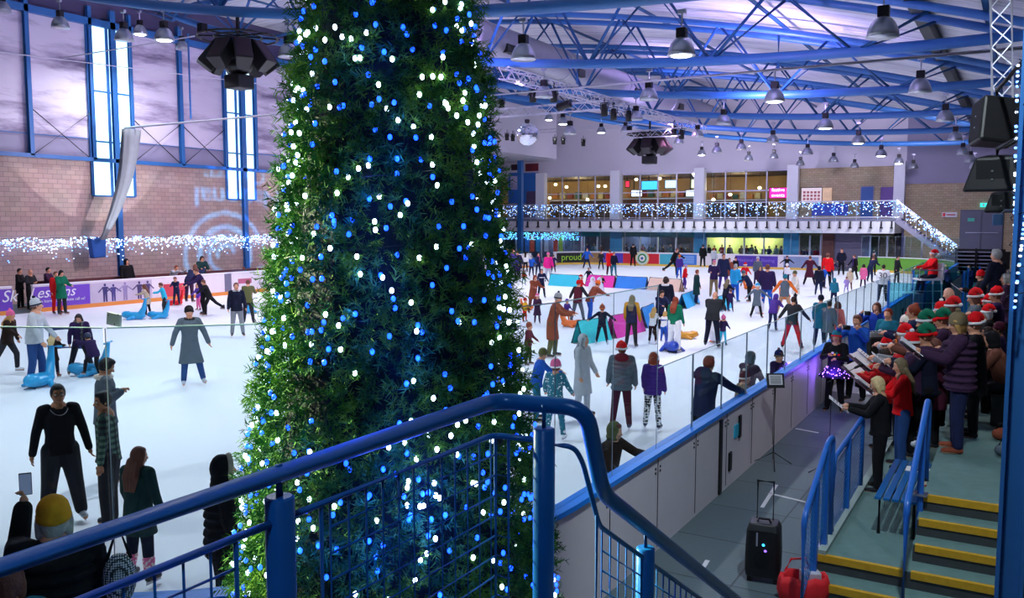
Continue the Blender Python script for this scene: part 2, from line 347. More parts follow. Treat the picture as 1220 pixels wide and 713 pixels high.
# back of the hall: two storeys of glazing around a balcony
YB, YW, YL = 69.8, 74.0, 71.0
def fz(px, py, Y): p = at_y(px, py, Y); return p.x, p.z
def fx(px, Y): return at_y(px, 260, Y).x
def bspan(a, b, ya, yb, Yf, Yt, name, m, parent=None): # box whose face at depth Yf covers a pixel rectangle
    xa = fx(a, Yf); xb = fx(b, Yf); z1 = at_y((a+b)/2, ya, Yf).z; z0 = at_y((a+b)/2, yb, Yf).z
    return MB().span((xa, Yf, z0), (xb, Yf+Yt, z1)).build(name, m, parent)
zwt = at_y(800, 206, YW).z; zslab1 = at_y(831, 261, YB).z; zslab0 = at_y(831, 277, YB).z
struct(MB().span((-52, YW-.3, zwt), (fx(1078, YW), YW+.3, 14.5)).build('wall_back', M_upwall))
struct(MB().span((fx(1078, YW), YW-.3, at_y(1110, 219, YW).z), (12, YW+.3, 14.5)).build('wall_back_panel', M_dado))
struct(MB().span((fx(1078, YW), YW-.2, 0), (12, YW+.3, at_y(1110, 219, YW).z)).build('wall_back_brick', M_brickb))
struct(MB().span((fx(952, YW), YW-.2, 0), (fx(1066, YW), YW+.3, zwt)).build('wall_back_mid', M_brickb))
struct(MB().span((-52, 84, 0), (fx(952, 84), 84.4, zwt+.5)).build('wall_restaurant', mat('warm_plaster', 'b8925c', .7, noise=.5, scale=.45)))
struct(MB().span((-52, YW, zwt), (fx(952, 84), 84.4, zwt+.3)).build('ceiling_restaurant', mat('dark_ceiling', '4b3c34', .8, noise=.1)))
struct(MB().span((-52, YB, zslab0), (fx(1066, YB), 84, zslab1)).build('floor_balcony', M_white))
struct(MB().span((-52, YB-.05, zslab1-.18), (fx(1074, YB), YB, zslab1)).build('trim_4', mat('steel_edge', '7d8496', .4, .4)))
struct(MB().span((-52.3, 60.7, 0), (-52, 85, 15)).build('wall_alcove_side', M_upwall)); struct(MB().span((-52, 60.7, 0), (XW, 61, 15)).build('wall_alcove_end', M_upwall))
struct(MB().span((-52, 61, 9.6), (XW, 74, 9.8)).build('ceiling_alcove', M_upwall))
# bulkhead over the far left corner
xb_ = -36.2; a = at_x(578, 178, xb_); b = at_x(663, 190, xb_)
struct(MB().span((-52, a.y-6, a.z), (xb_, b.y, 14.5)).build('wall_bulkhead', M_upwall))
# pillars between the windows
for i, (a, b) in enumerate(((641, 651), (729, 740), (828, 840), (938, 951), (1064, 1077))):
    xa, xb = fx(a, YW-.4), fx(b, YW-.4)
    tag(MB().span((xa, YW-.9, zslab1 if i < 4 else zslab1), (xb, YW-.3, zwt+.3)).build('pillar', M_white),
        'white square pillar on the balcony, ' + ['at the left end beside the blue posters', 'second from the left between warm windows', 'third from the left between windows', 'fourth, left of the brick wall', 'at the head of the balcony stairs'][i], 'pillar', 'white balcony pillars')
# column in front of the far left posters
p = at_y(620, 300, YL-1.5); tag(MB().span((p.x-.22, p.y-.2, 0), (p.x+.22, p.y+.2, 9.6)).build('column', M_bluesteel), 'blue steel column before the posters in the far left corner', 'column')
def wb(mb_, nm, m_, t_, **k_):
    o_ = mb_.build(nm, m_, t_, **k_); o_.matrix_parent_inverse = Matrix.Translation(-t_.location); return o_
# upper windows
k = 0
for a, b, n in ((588, 606, 1), (651, 729, 4), (741, 828, 4), (840, 938, 4)):
    k += 1; xa, xb = fx(a, YW), fx(b, YW)
    o = struct(MB().span((xa, YW-.02, zslab1), (xb, YW+.02, zwt)).build('window_%d' % (k+2), glass_far)); f = MB()
    for q in range(n+1): x = xa+(xb-xa)*q/n; f.span((x-.05, YW-.06, zslab1), (x+.05, YW+.06, zwt))
    for z in (zwt-.05, (zwt+zslab1)/2+.35): f.span((xa, YW-.06, z-.05), (xb, YW+.06, z+.05))
    f.build('window_frame', M_alu_w, o)
struct(MB().span((-52, YW-.25, zslab1), (fx(588, YW), YW+.25, zwt)).build('wall_back_far_left', M_upwall))
# posters in the far left corner, upper floor
def emitm(name, c, e): return mat(name, hx(c), .5, emit=e, ecol=hx(c))
t = thing('poster', 'tall blue advertising posters beside the column, far left corner upstairs', 'poster', (fx(624, YW), YW-.4, zslab1))
def wpart(nm, a, b, ya, yb, Y, m, t, th=.06):
    o = bspan(a, b, ya, yb, Y, th, nm, m); o.parent = t; o.matrix_parent_inverse = Matrix.Translation(-t.location); return o
mb = mat('poster_blue', '2b66b8', .5); wpart('poster_panel', 606, 619, 206, 242, YW-.45, mb, t); wpart('poster_panel', 622, 641, 206, 242, YW-.45, mat('poster_blue2', '2f74c4', .5), t)
wpart('picture', 608, 617, 210, 226, YW-.5, mat('poster_art', 'b8b0cc', .6, noise=.6, scale=1.5), t); wpart('picture', 627, 640, 228, 243, YW-.5, mat('poster_art2', '5b4a6a', .6, noise=.7, scale=1.2), t)
wpart('picture', 609, 617, 196, 203, YW-.5, mat('poster_dark', '3a2030', .6, noise=.7, scale=1.5), t); wpart('picture', 626, 641, 195, 204, YW-.5, mat('poster_dark2', '6a1c2c', .6, noise=.8, scale=1), t)
struct(MB().span((fx(606, YW), YW-.2, zslab1), (fx(641, YW), YW+.1, zwt+1.5)).build('wall_back_poster', M_dado))
# screens, menu boards and bar inside the restaurant
YS = 78
def screen(a, b, ya, yb, c, e, label, cat='screen', Y=YS, frame=True, name='screen'):
    p = at_y((a+b)/2, yb, Y); t = thing(name, label, cat, (p.x, Y, p.z))
    wpart('display', a, b, ya, yb, Y, emitm('display_'+c+str(e), c, e), t, .04)
    if frame: wpart('casing', a-.8, b+.8, ya-.8, yb+.8, Y+.05, M_blackpl, t, .06)
    if Y == YS:
        hp = at_y((a+b)/2, ya, Y); wb(MB().span((hp.x-.04, Y+.02, hp.z), (hp.x+.04, Y+.1, zwt+.05)), 'mount', M_black, t)
    return t
screen(764, 782, 216, 226, '3aa0e8', 2.2, 'blue television hanging in the second upstairs window bay', 'television', name='television')
screen(792, 806, 215, 224, 'bcd8f8', 1.8, 'pale television hanging at the right of the second window bay', 'television', name='television')
screen(745, 749, 216, 223, 'e8304a', 1.5, 'small red lit sign in the second upstairs window bay', 'sign', name='lit_sign')
screen(823, 828, 214, 224, 'f0e4b0', 2, 'pale lit panel at the right edge of the second window bay', 'sign', name='lit_sign')
screen(752, 758, 227, 234, 'f4f4ff', 2.4, 'white menu screen behind the bar, leftmost', 'screen', name='menu_screen')
screen(759, 764, 227, 234, 'eef0ff', 2.4, 'white menu screen behind the bar, right of its twin', 'screen', name='menu_screen')
screen(817, 828, 227, 234, 'e4f0ff', 2.4, 'wide white menu screen behind the bar at the right', 'screen', name='menu_screen')
t = screen(916, 938, 224, 236, 'e81c8c', 1.3, 'magenta screen with a white greeting in the fourth window bay', 'screen', Y=YW-.15, name='promo_screen')
p = at_y(927, 230, YW-.2)
for s_, dz in (('festive', .25), ('events', -.2)):
    o = text('lettering', s_, .42, wallM((p.x, YW-.2, p.z+dz), 0, -1), mat('white_glow', 'ffffff', .5, emit=1.5)); o.parent = t; o.matrix_parent_inverse = Matrix.Translation(-t.location)
# bar counters and shelving inside
for i, (a, b, ya, yb, c, lab) in enumerate(((655, 728, 238, 262, '5c4028', 'wooden bar counter inside the first upstairs window bay'), (742, 828, 236, 262, '6a3c1c', 'wooden bar counter inside the second upstairs window bay'), (842, 912, 238, 262, '4c3424', 'wooden counter inside the fourth upstairs window bay'))):
    p = at_y((a+b)/2, yb, 79); t = thing('bar_counter', lab, 'counter', (p.x, 79, zslab1))
    wpart('counter_front', a, b, ya+1.5, yb, 79, mat('wood'+c, c, .5, noise=.4, scale=2), t, .8); wpart('counter_top', a-.5, b+.5, ya, ya+1.5, 78.9, M_white, t, 1)
    for q in range(int((b-a)//9)):
        x = a+3+q*9; wpart('shelf_display', x, x+6, ya-9+random.random()*3, ya-1.2, 83.6, mat('display_%d' % (q % 5), ['c8803a', 'e8c890', '8a3020', '3a6a5a', 'd8d0c0'][q % 5], .5, noise=.6, scale=3), t, .3)
# restaurant lights: warm lamps
LW = ['leftmost, high in the first bay', 'second, in the first bay', 'upper twin at the right of the first bay', 'right twin at the right of the first bay', 'above the blue television', 'high at the right edge of the second bay', 'in the middle of the fourth bay', 'at the right of the fourth bay', 'low at the left of the first bay', 'low over the white hatch of the first bay', 'high between the two televisions', 'low at the left of the fourth bay']
for li, (px, py) in enumerate(((662, 220), (675, 223), (713, 222), (721, 222), (758, 214), (830, 222), (870, 232), (905, 224), (655, 236), (700, 238), (786, 213), (850, 238))):
    p = at_y(px, py, 77); t = thing('pendant_lamp', 'warm pendant lamp upstairs, '+LW[li], 'lamp', p, group='restaurant pendant lamps')
    MB().ell((0, 0, 0), (.16, .16, .14)).build('globe', mat('warm_glow', 'ffd9a0', .5, emit=9), t, True); MB().tube([(0, 0, .1), (0, 0, zwt-p.z)], .015, 6).build('cord', M_black, t)
for px in (640, 690, 785, 880): light('restaurant_light', 'POINT', at_y(px, 222, 79), 260, (1, .72, .42), size=.5)
for px in (660, 760, 860, 905): light('cafe_light', 'POINT', at_y(px, 284, 78), 170, (1, .86, .55) if px > 800 else (.6, .7, 1), size=.4)
# brick section details
t = screen(954, 978, 224, 242, 'd8c8c8', .5, 'framed noticeboard with pink squares on the upstairs brick wall', 'noticeboard', Y=YW-.35, name='noticeboard')  # board face given a faint glow, though it is no screen
for r_ in range(3):
    for c_ in range(5): wpart('notice', 956+c_*4.3, 958.8+c_*4.3, 228+r_*4, 230.6+r_*4, YW-.38, mat('notice', 'c06a70', .6, noise=.4, scale=3), t)
wpart('menu_glow', 979, 990, 224, 242, YW-.34, mat('serving_hatch', 'c8a888', .6, emit=.5, noise=.6, scale=2), t)
t = thing('wall_door', 'flat blue door on the upstairs brick wall', 'door', (fx(1032, YW), YW-.25, zslab1)); wpart('door_leaf', 1025, 1039, 223, 262, YW-.26, mat('door_blue', '3a62a8', .5), t); wpart('door_frame', 1024, 1040, 222, 262, YW-.24, M_dado, t)
t = thing('poster', 'purple poster on the brick wall beside the last white pillar', 'poster', (fx(1055, YW), YW-.3, zslab1+1)); wpart('poster_panel', 1048, 1063, 223, 258, YW-.3, mat('poster_purple', '6a4a94', .5, noise=.25, scale=1), t)
t = thing('banner', 'dark blue banner hung on the balcony railing among the lights', 'banner', (fx(987, YB-.1), YB-.1, zslab1)); wpart('banner_cloth', 967, 1010, 243, 257, YB-.12, mat('banner_blue', '1d3a94', .6, noise=.2, scale=1), t, .03)
# right part: exit sign, notice, double door
t = thing('exit_sign', 'small green lit exit sign above the grey double doors', 'sign', (fx(1171, YW-.5), YW-.5, at_y(1171, 247, YW-.5).z)); wpart('sign_box', 1167, 1176, 242, 247, YW-.5, emitm('exit_green', '2fd0b8', 1.2), t, .1); wpart('running_figure', 1170, 1172, 243, 246, YW-.54, M_white, t, .02)
t = thing('notice_sign', 'small white and red notice on the brick wall left of the doors', 'sign', (fx(1131, YW), YW-.3, at_y(1131, 257, YW).z)); wpart('board', 1122, 1140, 253, 259, YW-.3, M_white, t); wpart('symbol', 1123, 1126, 254, 258, YW-.34, plast('brightred'), t); wpart('text_line', 1128, 1138, 255.4, 256.6, YW-.34, plast('red'), t)
o = struct(bspan(1144, 1196, 250, 300, YW-.3, .08, 'door_1', mat('door_grey', '56586c', .5, noise=.08, scale=1)))
for a_, b_ in ((1145, 1169), (1171, 1195)): bspan(a_, b_, 252, 300, YW-.36, .05, 'door_leaf', mat('door_grey2', '62647a', .5, noise=.08, scale=1), o)
bspan(1153, 1161, 260, 264, YW-.4, .03, 'door_plate', mat('green_plate', '48c0a8', .5), o); bspan(1151, 1190, 277, 278, YW-.42, .06, 'push_bar', M_alu, o)
# balcony brackets, railing, icicle lights
BR = []
for q in range(38):
    px = 604+q*12.4
    if px > 1066: break
    x = fx(px, YB-.1); m = MB(); m.span((x-.04, YB-.22, zslab1-.75), (x+.04, YB-.03, zslab1-.2)); m.span((x-.1, YB-.3, zslab1-.75), (x+.1, YB-.03, zslab1-.66)); BR.append(m)
zr = at_y(831, 242, YB).z
t = thing('balcony_railing', 'long glass and steel railing along the balcony over the far boards', 'railing', (fx(831, YB), YB, zslab1)); ti = Matrix.Translation(-t.location)

xr0, xr1 = -47, fx(1072, YB)
for z in (zr, zslab1+.1): wb(MB().tube([(xr0, YB-.08, z), (xr1, YB-.08, z)], .05, 8), 'rail', M_alu_w, t)
for x in np.arange(xr0, xr1, 1.5): wb(MB().span((x-.03, YB-.1, zslab1-.2), (x+.03, YB-.04, zr)), 'post', M_alu, t)
for m in BR: wb(m, 'bracket', M_black, t)
wb(MB().span((xr0, YB-.06, zslab1+.1), (xr1, YB-.05, zr-.05)), 'glass_infill', glass_far, t)
def bulbs(t, pts, r, m1, m2, frac=.5, keep=100):
    ico = MB().ell((0, 0, 0), (r, r, r), n=6, m=4); inst = []
    me = [None, None]
    for i, p in enumerate(pts[:keep]):
        k = 0 if random.random() < frac else 1
        if me[k] is None:
            o = ico.build('bulb', (m1, m2)[k], t); me[k] = o.data
        else: o = bpy.data.objects.new('bulb', me[k]); COL.objects.link(o); o.parent = t
        o.matrix_parent_inverse = Matrix.Translation(-t.location); o.location = p
    for k, mm in ((0, m1), (1, m2)):
        big = MB()
        for p in pts[keep:]:
            if (hash((round(p[0], 3), round(p[2], 3))) % 1000 < frac*1000) == (k == 0): big.add([Vector(v)+Vector(p) for v in ico.v], ico.f)
        if big.v: o = big.build('bulbs', mm, t); o['kind'] = 'stuff'; o.matrix_parent_inverse = Matrix.Translation(-t.location)
M_icw = mat('icicle_white', (1, 1, 1), .4, emit=2.4, ecol=(.66, .80, 1)); M_icb = mat('icicle_blue', (.2, .4, 1), .4, emit=3.5, ecol=(.12, .32, 1))
t = thing('icicle_lights', 'blue and white icicle lights draped along the whole balcony railing', 'lights', (fx(831, YB), YB-.15, zslab1))
pts = [(random.uniform(fx(600, YB), xr1), YB-.15, zr-.05-abs(random.gauss(0, .5))*1.1) for _ in range(1050)]; pts = [p for p in pts if p[2] > zslab1+.02]
bulbs(t, pts, .036, M_icw, M_icb, .5)
# icicle string on the left wall
za_ = at_x(60, 284, XW).z; ya_ = yw(-60); yb_2 = yw(330)
t = thing('icicle_lights', 'blue and white icicle lights strung along the left brick wall', 'lights', (XW+.25, yw(150), za_))
pts = []
while len(pts) < 1150:
    y = random.uniform(ya_, yb_2); z = za_-abs(random.gauss(0, .36))-.05*math.sin(y*2.2)
    if z > za_-1.15: pts.append((XW+.2+random.random()*.06, y, z))
bulbs(t, pts, .030, M_icw, M_icb, .62)
wb(MB().tube([(XW+.2, y, za_+.02*math.sin(y*3)) for y in np.linspace(ya_, yb_2, 60)], .012, 5), 'cable', M_black, t)
# stairs from the balcony down to the right
pa = at_y(1068, 262, YB); pb = at_y(1142, 312, YB-3)
t = thing('staircase', 'grey stairs falling from the balcony to the right', 'stairs', (pa.x, YB, 0)); x0 = xr1; x1 = fx(1143, YB-1.5); n = 16
for i in range(n):
    x = x0+(x1-x0)*i/n; z = zslab1-(zslab1-.9)*i/n; wb(MB().span((x, YB-2.2, z-.12), (x+(x1-x0)/n+.08, YB-.4, z)), 'tread', M_dado, t)
for y in (YB-2.2, YB-.4): wb(MB().bar((x0, y, zslab1-.15), (x1, y, .75), .08, .3), 'stringer', M_alu, t)
wb(MB().tube([(x0, YB-2.2, zr), (x1, YB-2.2, 2.1)], .04, 8), 'handrail', M_alu_w, t)
for i in range(7): q = i/6; x = x0+(x1-x0)*q; wb(MB().tube([(x, YB-2.2, zslab1-(zslab1-.9)*q), (x, YB-2.2, zr+(2.1-zr)*q)], .03, 6), 'baluster', M_alu_w, t)
t = thing('icicle_lights', 'blue and white lights wound down the rail of the far stairs', 'lights', (x0, YB-2.3, 2)); pts = []
for _ in range(330):
    q = random.random(); dz = -abs(random.gauss(0, .35)); pts.append((x0+(x1-x0)*q, YB-2.3, zr+(2.1-zr)*q+dz))
bulbs(t, pts, .034, M_icw, M_icb, .5, 60)
# lower storey
zc = zslab0
def lower(a, b, n, name, base=0, col=None):
    xa, xb = fx(a, YL), fx(b, YL); o = struct(MB().span((xa, YL-.02, base), (xb, YL+.02, zc-.25)).build(name, glass_far)); f = MB()
    for q in range(n+1): x = xa+(xb-xa)*q/n; f.span((x-.06, YL-.06, base), (x+.06, YL+.06, zc-.2))
    f.build('window_frame', M_alu_w, o); return o
lower(600, 693, 6, 'window_7'); lower(696, 728, 2, 'window_8'); lower(742, 828, 4, 'window_9'); lower(842, 935, 4, 'window_10'); lower(953, 979, 2, 'window_11')
struct(MB().span((fx(693, YL), YL-.15, zc-.45), (fx(940, YL), YL+.1, zc)).build('trim_5', mat('fascia_teal', '15707a', .5, noise=.05)))
M_colblue = mat('column_blue_wrap', '2a86b4', .5, noise=.12, scale=1)  # blue light on the pillars is put into their colour
for i, (a, b) in enumerate(((728, 742), (828, 842), (935, 953))): tag(MB().span((fx(a, YL), YL-.2, 0), (fx(b, YL), YL+.3, zc)).build('pillar', M_colblue), ['wide blue wrapped pillar under the balcony behind the circular emblem board', 'wide blue wrapped pillar under the middle of the balcony', 'wide blue pillar under the balcony left of the end window'][i], 'pillar')
struct(MB().span((-52, 79, 0), (fx(840, 79), 79.2, zc)).build('wall_cafe', mat('cafe_wall', '4a4858', .8, noise=.7, scale=.9)))
struct(MB().span((fx(840, 79), 79, 0), (fx(985, 79), 79.2, zc)).build('wall_cafe_bright', mat('cafe_cream', 'd8d890', .8, noise=.12, scale=.5)))
struct(MB().span((fx(980, YL), YL-.2, 0), (fx(995, YL), YL+.3, zc)).build('wall_lower_brick', mat('brown_brick', '5a3a38', .8, noise=.2, scale=2)))
o = struct(MB().span((fx(995, YL), YL, 0), (fx(1038, YL), YL+.2, zc)).build('door_2', mat('shutter_grey', '63617a', .6, noise=.05)))
f = MB(); [f.span((fx(996, YL), YL-.03, z), (fx(1037, YL), YL, z+.05)) for z in np.arange(.2, zc, .25)]; f.build('shutter_slats', mat('shutter_grey', '63617a', .6), o)
o = lower(1038, 1100, 3, 'window_12'); struct(MB().span((fx(1038, 76), 76, 0), (fx(1075, 76), 76.2, zc)).build('wall_foyer', mat('foyer', '4a4e70', .7, noise=.5, scale=.6)))
# posters of the lower left windows
for i, (px, c) in enumerate(((628, '3a7ac8'), (634, 'd86048'), (641, '3a90c0'), (651, 'b8c8d8'), (662, 'c8482c'), (668, 'a8c850'), (676, '60708a'))):
    o = bspan(px-2.4, px+2.4, 282, 300, YL-.12, .04, 'poster_sheet', mat('psheet%d' % i, c, .6, noise=.5, scale=3)); tag(o, ['blue and white', 'orange figure', 'turquoise', 'pale grey', 'red', 'lime and yellow', 'slate grey'][i]+' poster in the lower windows behind the dark lettered board', 'poster')
t = thing('icicle_lights', 'turquoise fairy lights under the balcony at the far left', 'lights', (fx(645, YL-.3), YL-.3, zc-.3))
pts = [(random.uniform(fx(600, YL), fx(692, YL)), YL-.3, zc-.1-random.random()*.7) for _ in range(380)]
bulbs(t, pts, .04, mat('icicle_cyan', (.3, .9, 1), .4, emit=2, ecol=(.15, .75, 1)), M_icb, .7, 60)
# slatted screen and stair block beyond the stand
t = thing('slatted_steps', 'dark steel slatted tier structure below the grey double doors', 'steps', (fx(1162, 60), 60, 0))
for i in range(7):
    z = .42+i*.235; xa, xb = fx(1141, 60), fx(1190, 60); wb(MB().span((xa, 60, z), (xb, 60.35, z+.07)), 'slat', mat('slat_grey', '8c8ca0', .5, .3), t)
wb(MB().span((fx(1141, 60), 60.4, 0), (fx(1200, 60), 60.5, 2.05)), 'backing', mat('backing_dark', '15141c', .8), t)
for px in (1141, 1165, 1189): wb(MB().span((fx(px, 60)-.06, 59.9, 0), (fx(px, 60)+.06, 60.05, 2.1)), 'upright', M_black, t)
wpart('side_screen', 1190, 1206, 300, 322, 58, mat('black_cloth', '09090c', .9), t, .1)
# snooker style strip wall: brick wall to the right of the stairs is closed by a side wall
struct(MB().span((8, -14, 0), (8.4, 80, 8)).build('wall_right', M_block))
struct(MB().span((-42, -14.3, 0), (8, -14, 15)).build('wall_near', M_dado))
# ------------------------------------------------------------------ rink barriers
M_edge = mat('polished_glass_edge', 'a8c8cc', .25)
def barrier(name, label, path, h, glass_h, cap=True, t=.10, kick=M_kick, out=1, gap=(), pane=1.2, posts=True, glass=True, panelm=None, capm=None, pl=2.4):
    path = [Vector(p) for p in path]; th = thing(name, label, 'rink barrier', path[len(path)//2])
    def off(p, i, d):
        a = path[max(0, i-1)]; b = path[min(len(path)-1, i+1)]; tt = (b-a).normalized(); nn = Vector((tt.y, -tt.x, 0)); return p+nn*d*out
    def slab(z0, z1, d0, d1, nm, m, pts=None):
        rings = []
        for i, p in enumerate(path):
            a = off(p, i, d0); b = off(p, i, d1); rings.append([a+Vector((0, 0, z0)), b+Vector((0, 0, z0)), b+Vector((0, 0, z1)), a+Vector((0, 0, z1))])
        return wb(MB().loft(rings), nm, m, th)
    slab(.0, h, 0, t, 'board_panel', panelm or M_dash); slab(0, .2, -.02, 0, 'kickplate', kick)
    if cap: slab(h, h+.05, -.03, t+.04, 'cap_rail', capm or M_cap)
    if glass:
        # resample the path by arc length into panes
        L = [0]
        for i in range(1, len(path)): L.append(L[-1]+(path[i]-path[i-1]).length)
        def pt(s):
            for i in range(1, len(path)):
                if s <= L[i]+1e-6: q = (s-L[i-1])/max(1e-6, L[i]-L[i-1]); return off(path[i-1].lerp(path[i], q), i, t*.5)
            return off(path[-1], len(path)-1, t*.5)
        n = max(1, int(round(L[-1]/pane)))
        for k in range(n):
            s0 = L[-1]*k/n; s1 = L[-1]*(k+1)/n; a = pt(s0+.012); b = pt(s1-.012); gh = glass_h(a) if callable(glass_h) else glass_h
            m = MB().bar(a+Vector((0, 0, h+.05+gh/2)), b+Vector((0, 0, h+.05+gh/2)), .014, gh); 
            wb(m, 'glass_pane', glass_rink, th); wb(MB().bar(a+Vector((0, 0, h+.05+gh+.003)), b+Vector((0, 0, h+.05+gh+.003)), .014, .008), 'polished_edge', M_edge, th)
            if posts: 
                q = pt(s1); pw_ = .003 if gh > 1.7 and h < 1.11 and gh < 1.88 else .009; wb(MB().span((q.x-pw_, q.y-pw_, h+.05), (q.x+pw_, q.y+pw_, h+.05+gh)), 'glass_post', M_post, th)
                pw_ > .01 and wb(MB().span((q.x-.024, q.y-.024, h+gh-.14), (q.x+.024, q.y+.024, h+gh-.02)), 'pane_clip', M_post, th)
    return th
BH = 1.10
tr = barrier('rink_barrier', 'beige white rink boards with bright blue cap and clear panes along the right walkway', [p for p in NR]+[Vector((XR, y, 0)) for y in (9, 12, 16, 20, 26, 34, 44, 54, 61)], BH, lambda p: 1.85 if p.y < 8.3 else .92, pane=1.22)
# seams, bolts, gate in the right boards
for y in np.arange(7.6, 40, 1.3): wb(MB().span((XR+.101, y-.006, .05), (XR+.106, y+.006, BH-.03)), 'seam', M_black, tr)
for y in np.arange(7.6, 20, 1.3):
    for dy in (-.07, .07):
        for z in (BH-.14, BH-.19): wb(MB().box((XR+.104, y+dy, z), (.004, .012, .012)), 'bolt', M_black, tr)
ga = at_x(857, 560, XR+.1).y
wb(MB().span((XR+.1, ga-.05, .02), (XR+.125, ga+.05, BH-.06)), 'gate_hinge', M_black, tr)
ya = at_x(877, 513, XR+.1); wb(MB().box((XR+.11, ya.y, ya.z), (.008, .12, .09)), 'gate_sticker', plast('cyan'), tr)
yb_ = at_x(869, 550, XR+.1); wb(MB().box((XR+.11, yb_.y, yb_.z), (.012, .06, .13)), 'gate_latch', M_black, tr)
yb_ = at_x(880, 508, XR+.1); wb(MB().box((XR+.12, yb_.y, yb_.z), (.012, .05, .16)), 'gate_latch', M_black, tr)
tl = barrier('rink_barrier', 'white rink boards with advertising along the far left side of the ice', [Vector((XL, y, 0)) for y in np.linspace(61, at_x(39, 350, XL).y, 8)], 1.12, 0, glass=False, capm=M_white)
tl2 = barrier('rink_barrier', 'purple fronted rink board left of the open gate at the picture edge', [Vector((XL, y, 0)) for y in np.linspace(at_x(14, 350, XL).y, 12, 4)], 1.12, 0, glass=False, capm=M_white)
tf = barrier('rink_barrier', 'long far end rink boards carrying a row of advertisements', [p for p in FL[::-1]]+[Vector((x, Y1, 0)) for x in (-26, -20, fx(980, Y1))], 1.12, 1.9, kick=M_kicky, out=-1, pane=2.4, capm=M_white)
tg = barrier('rink_barrier', 'green and white rink board right of the far gateway', [Vector((fx(1041, Y1), Y1, 0)), Vector((-10.5, Y1, 0))]+[p for p in FR[::-1]], 1.12, 1.5, kick=M_kicky, out=-1, capm=M_white, panelm=mat('board_green', '5e9a30', .5, noise=.1))
def side_ad(a, b, name, m, z0=.18, z1=1.06, t=tl):
    ya, yb2 = at_x(a, 350, XL).y, at_x(b, 350, XL).y; return wb(MB().span((XL, ya, z0), (XL+.015, yb2, z1)), name, m, t)
M_purp = mat('ad_purple', '6a3fb8', .5, noise=.12, scale=1)
side_ad(39.5, 107, 'advert_panel', M_purp); side_ad(-20, 14, 'advert_panel', M_purp, t=tl2)
M_photo = mat('ad_photo', 'b8b0c4', .5, noise=.25, scale=1.2); side_ad(107.5, 181, 'photo_panel', M_photo)
def at_side(px, z): return Vector((XL+.03, at_x(px, 350, XL).y, z))
o = text('lettering', 'Lessons', .62, wallM(at_side(62, .80), 1, 0), M_white, shear=.35); o.parent = tl; o.matrix_parent_inverse = Matrix.Translation(-tl.location)
o = text('lettering', 'to learn how to skate call us!', .17, wallM(at_side(74, .46), 1, 0), M_white); o.parent = tl; o.matrix_parent_inverse = Matrix.Translation(-tl.location)
o = text('lettering', 'Sk', .66, wallM(at_side(10, .75), 1, 0), M_white, shear=.3); o.parent = tl2; o.matrix_parent_inverse = Matrix.Translation(-tl2.location)
# printed skaters on the photo panel (flat print)
def flatfig(y, s, m, spread):
    b = MB(); x = XL+.018
    def q(pts): b.prism([Vector((x, y+py*s, .22+pz*s)) for py, pz in pts], (.004, 0, 0))
    q([(-.12, .45), (.12, .45), (.15, .78), (-.15, .78)]); q([(-.11, 0), (-.02, 0), (0, .45), (-.12, .45)]); q([(.03, 0), (.12, 0), (.12, .45), (0, .45)])
    q([(-.13, .78), (-.15, .68), (-.15-spread, .48), (-.2-spread, .52)]); q([(.13, .78), (.15, .68), (.15+spread, .48), (.2+spread, .52)])
    q([(.07*math.cos(k*.785), .87+.08*math.sin(k*.785)) for k in range(8)]); return b
for px, c, sp, s in ((125, '34306a', .2, .85), (135, '3c3878', .3, .8), (149, '8a7fa8', .3, .85), (166, '3a3060', .25, .85), (176, '403668', .2, .85)):
    wb(flatfig(at_x(px, 350, XL).y, s, None, sp), 'printed_skater', mat('print'+c, c, .6, noise=.3, scale=4), tl)
side_ad(195, 222, 'advert_panel', mat('ad_red', 'c83a4a', .5, noise=.4, scale=1.2), .2, .8)
side_ad(182, 190, 'kick_mark', plast('blue'), .02, .2)
side_ad(268, 276, 'gate_panel', mat('gate_grey', '6a6a80', .5), .05, 1.1)
side_ad(284, 300, 'advert_panel', mat('ad_red2', 'b05a78', .5, noise=.3, scale=2), .55, .8)
# far advertisements
def far_ad(a, b, name, m, z0=.2, z1=1.05): return wb(MB().span((fx(a, Y1), Y1-.02, z0), (fx(b, Y1), Y1, z1)), name, m, tf)
mat('ad_black', '16181c', .5); mat('ad_sepia', '8a6a40', .5, noise=.6, scale=1.5); far_ad(719, 743, 'advert_panel', mat('ad_violet', '4a38a8', .5, noise=.3, scale=.8))
far_ad(743, 786, 'advert_panel', mat('ad_crimson', 'c4182c', .5)); far_ad(787, 809, 'advert_panel', mat('ad_teal', '3a9cb0', .5, noise=.3, scale=1)); far_ad(809, 831, 'advert_panel', mat('ad_blue', '2f6cc0', .5, noise=.2, scale=2))
far_ad(877, 928, 'advert_panel', mat('ad_indigo', '4a2c9a', .5, noise=.2, scale=.6)); far_ad(935, 977, 'advert_panel', mat('ad_pale', '7c8cb0', .5, noise=.2, scale=1.5))
def arc_ad(k0, k1, m):
    cc = Vector((XL+3, Y1-3, 0)); ks = range(k0, k1+1); vs = []
    for k in ks:
        for z in (.2, 1.05): vs.append(Vector((FL[k].x, FL[k].y, z))+(cc-Vector((FL[k].x, FL[k].y, 0))).normalized()*.03)
    return wb(MB().add(vs, [(2*k, 2*k+1, 2*k+3, 2*k+2) for k in range(k1-k0)]), 'advert_panel', m, tf)
arc_ad(3, 12, MATS['ad_black']); arc_ad(0, 3, MATS['ad_sepia'])
an = R(143); o = text('lettering', 'proud', .80, wallM((XL+3+2.72*math.cos(an), Y1-3+2.72*math.sin(an), .66), -math.cos(an), -math.sin(an)), mat('lime', '9ad02c', .5)); o.parent = tf; o.matrix_parent_inverse = Matrix.Translation(-tf.location)
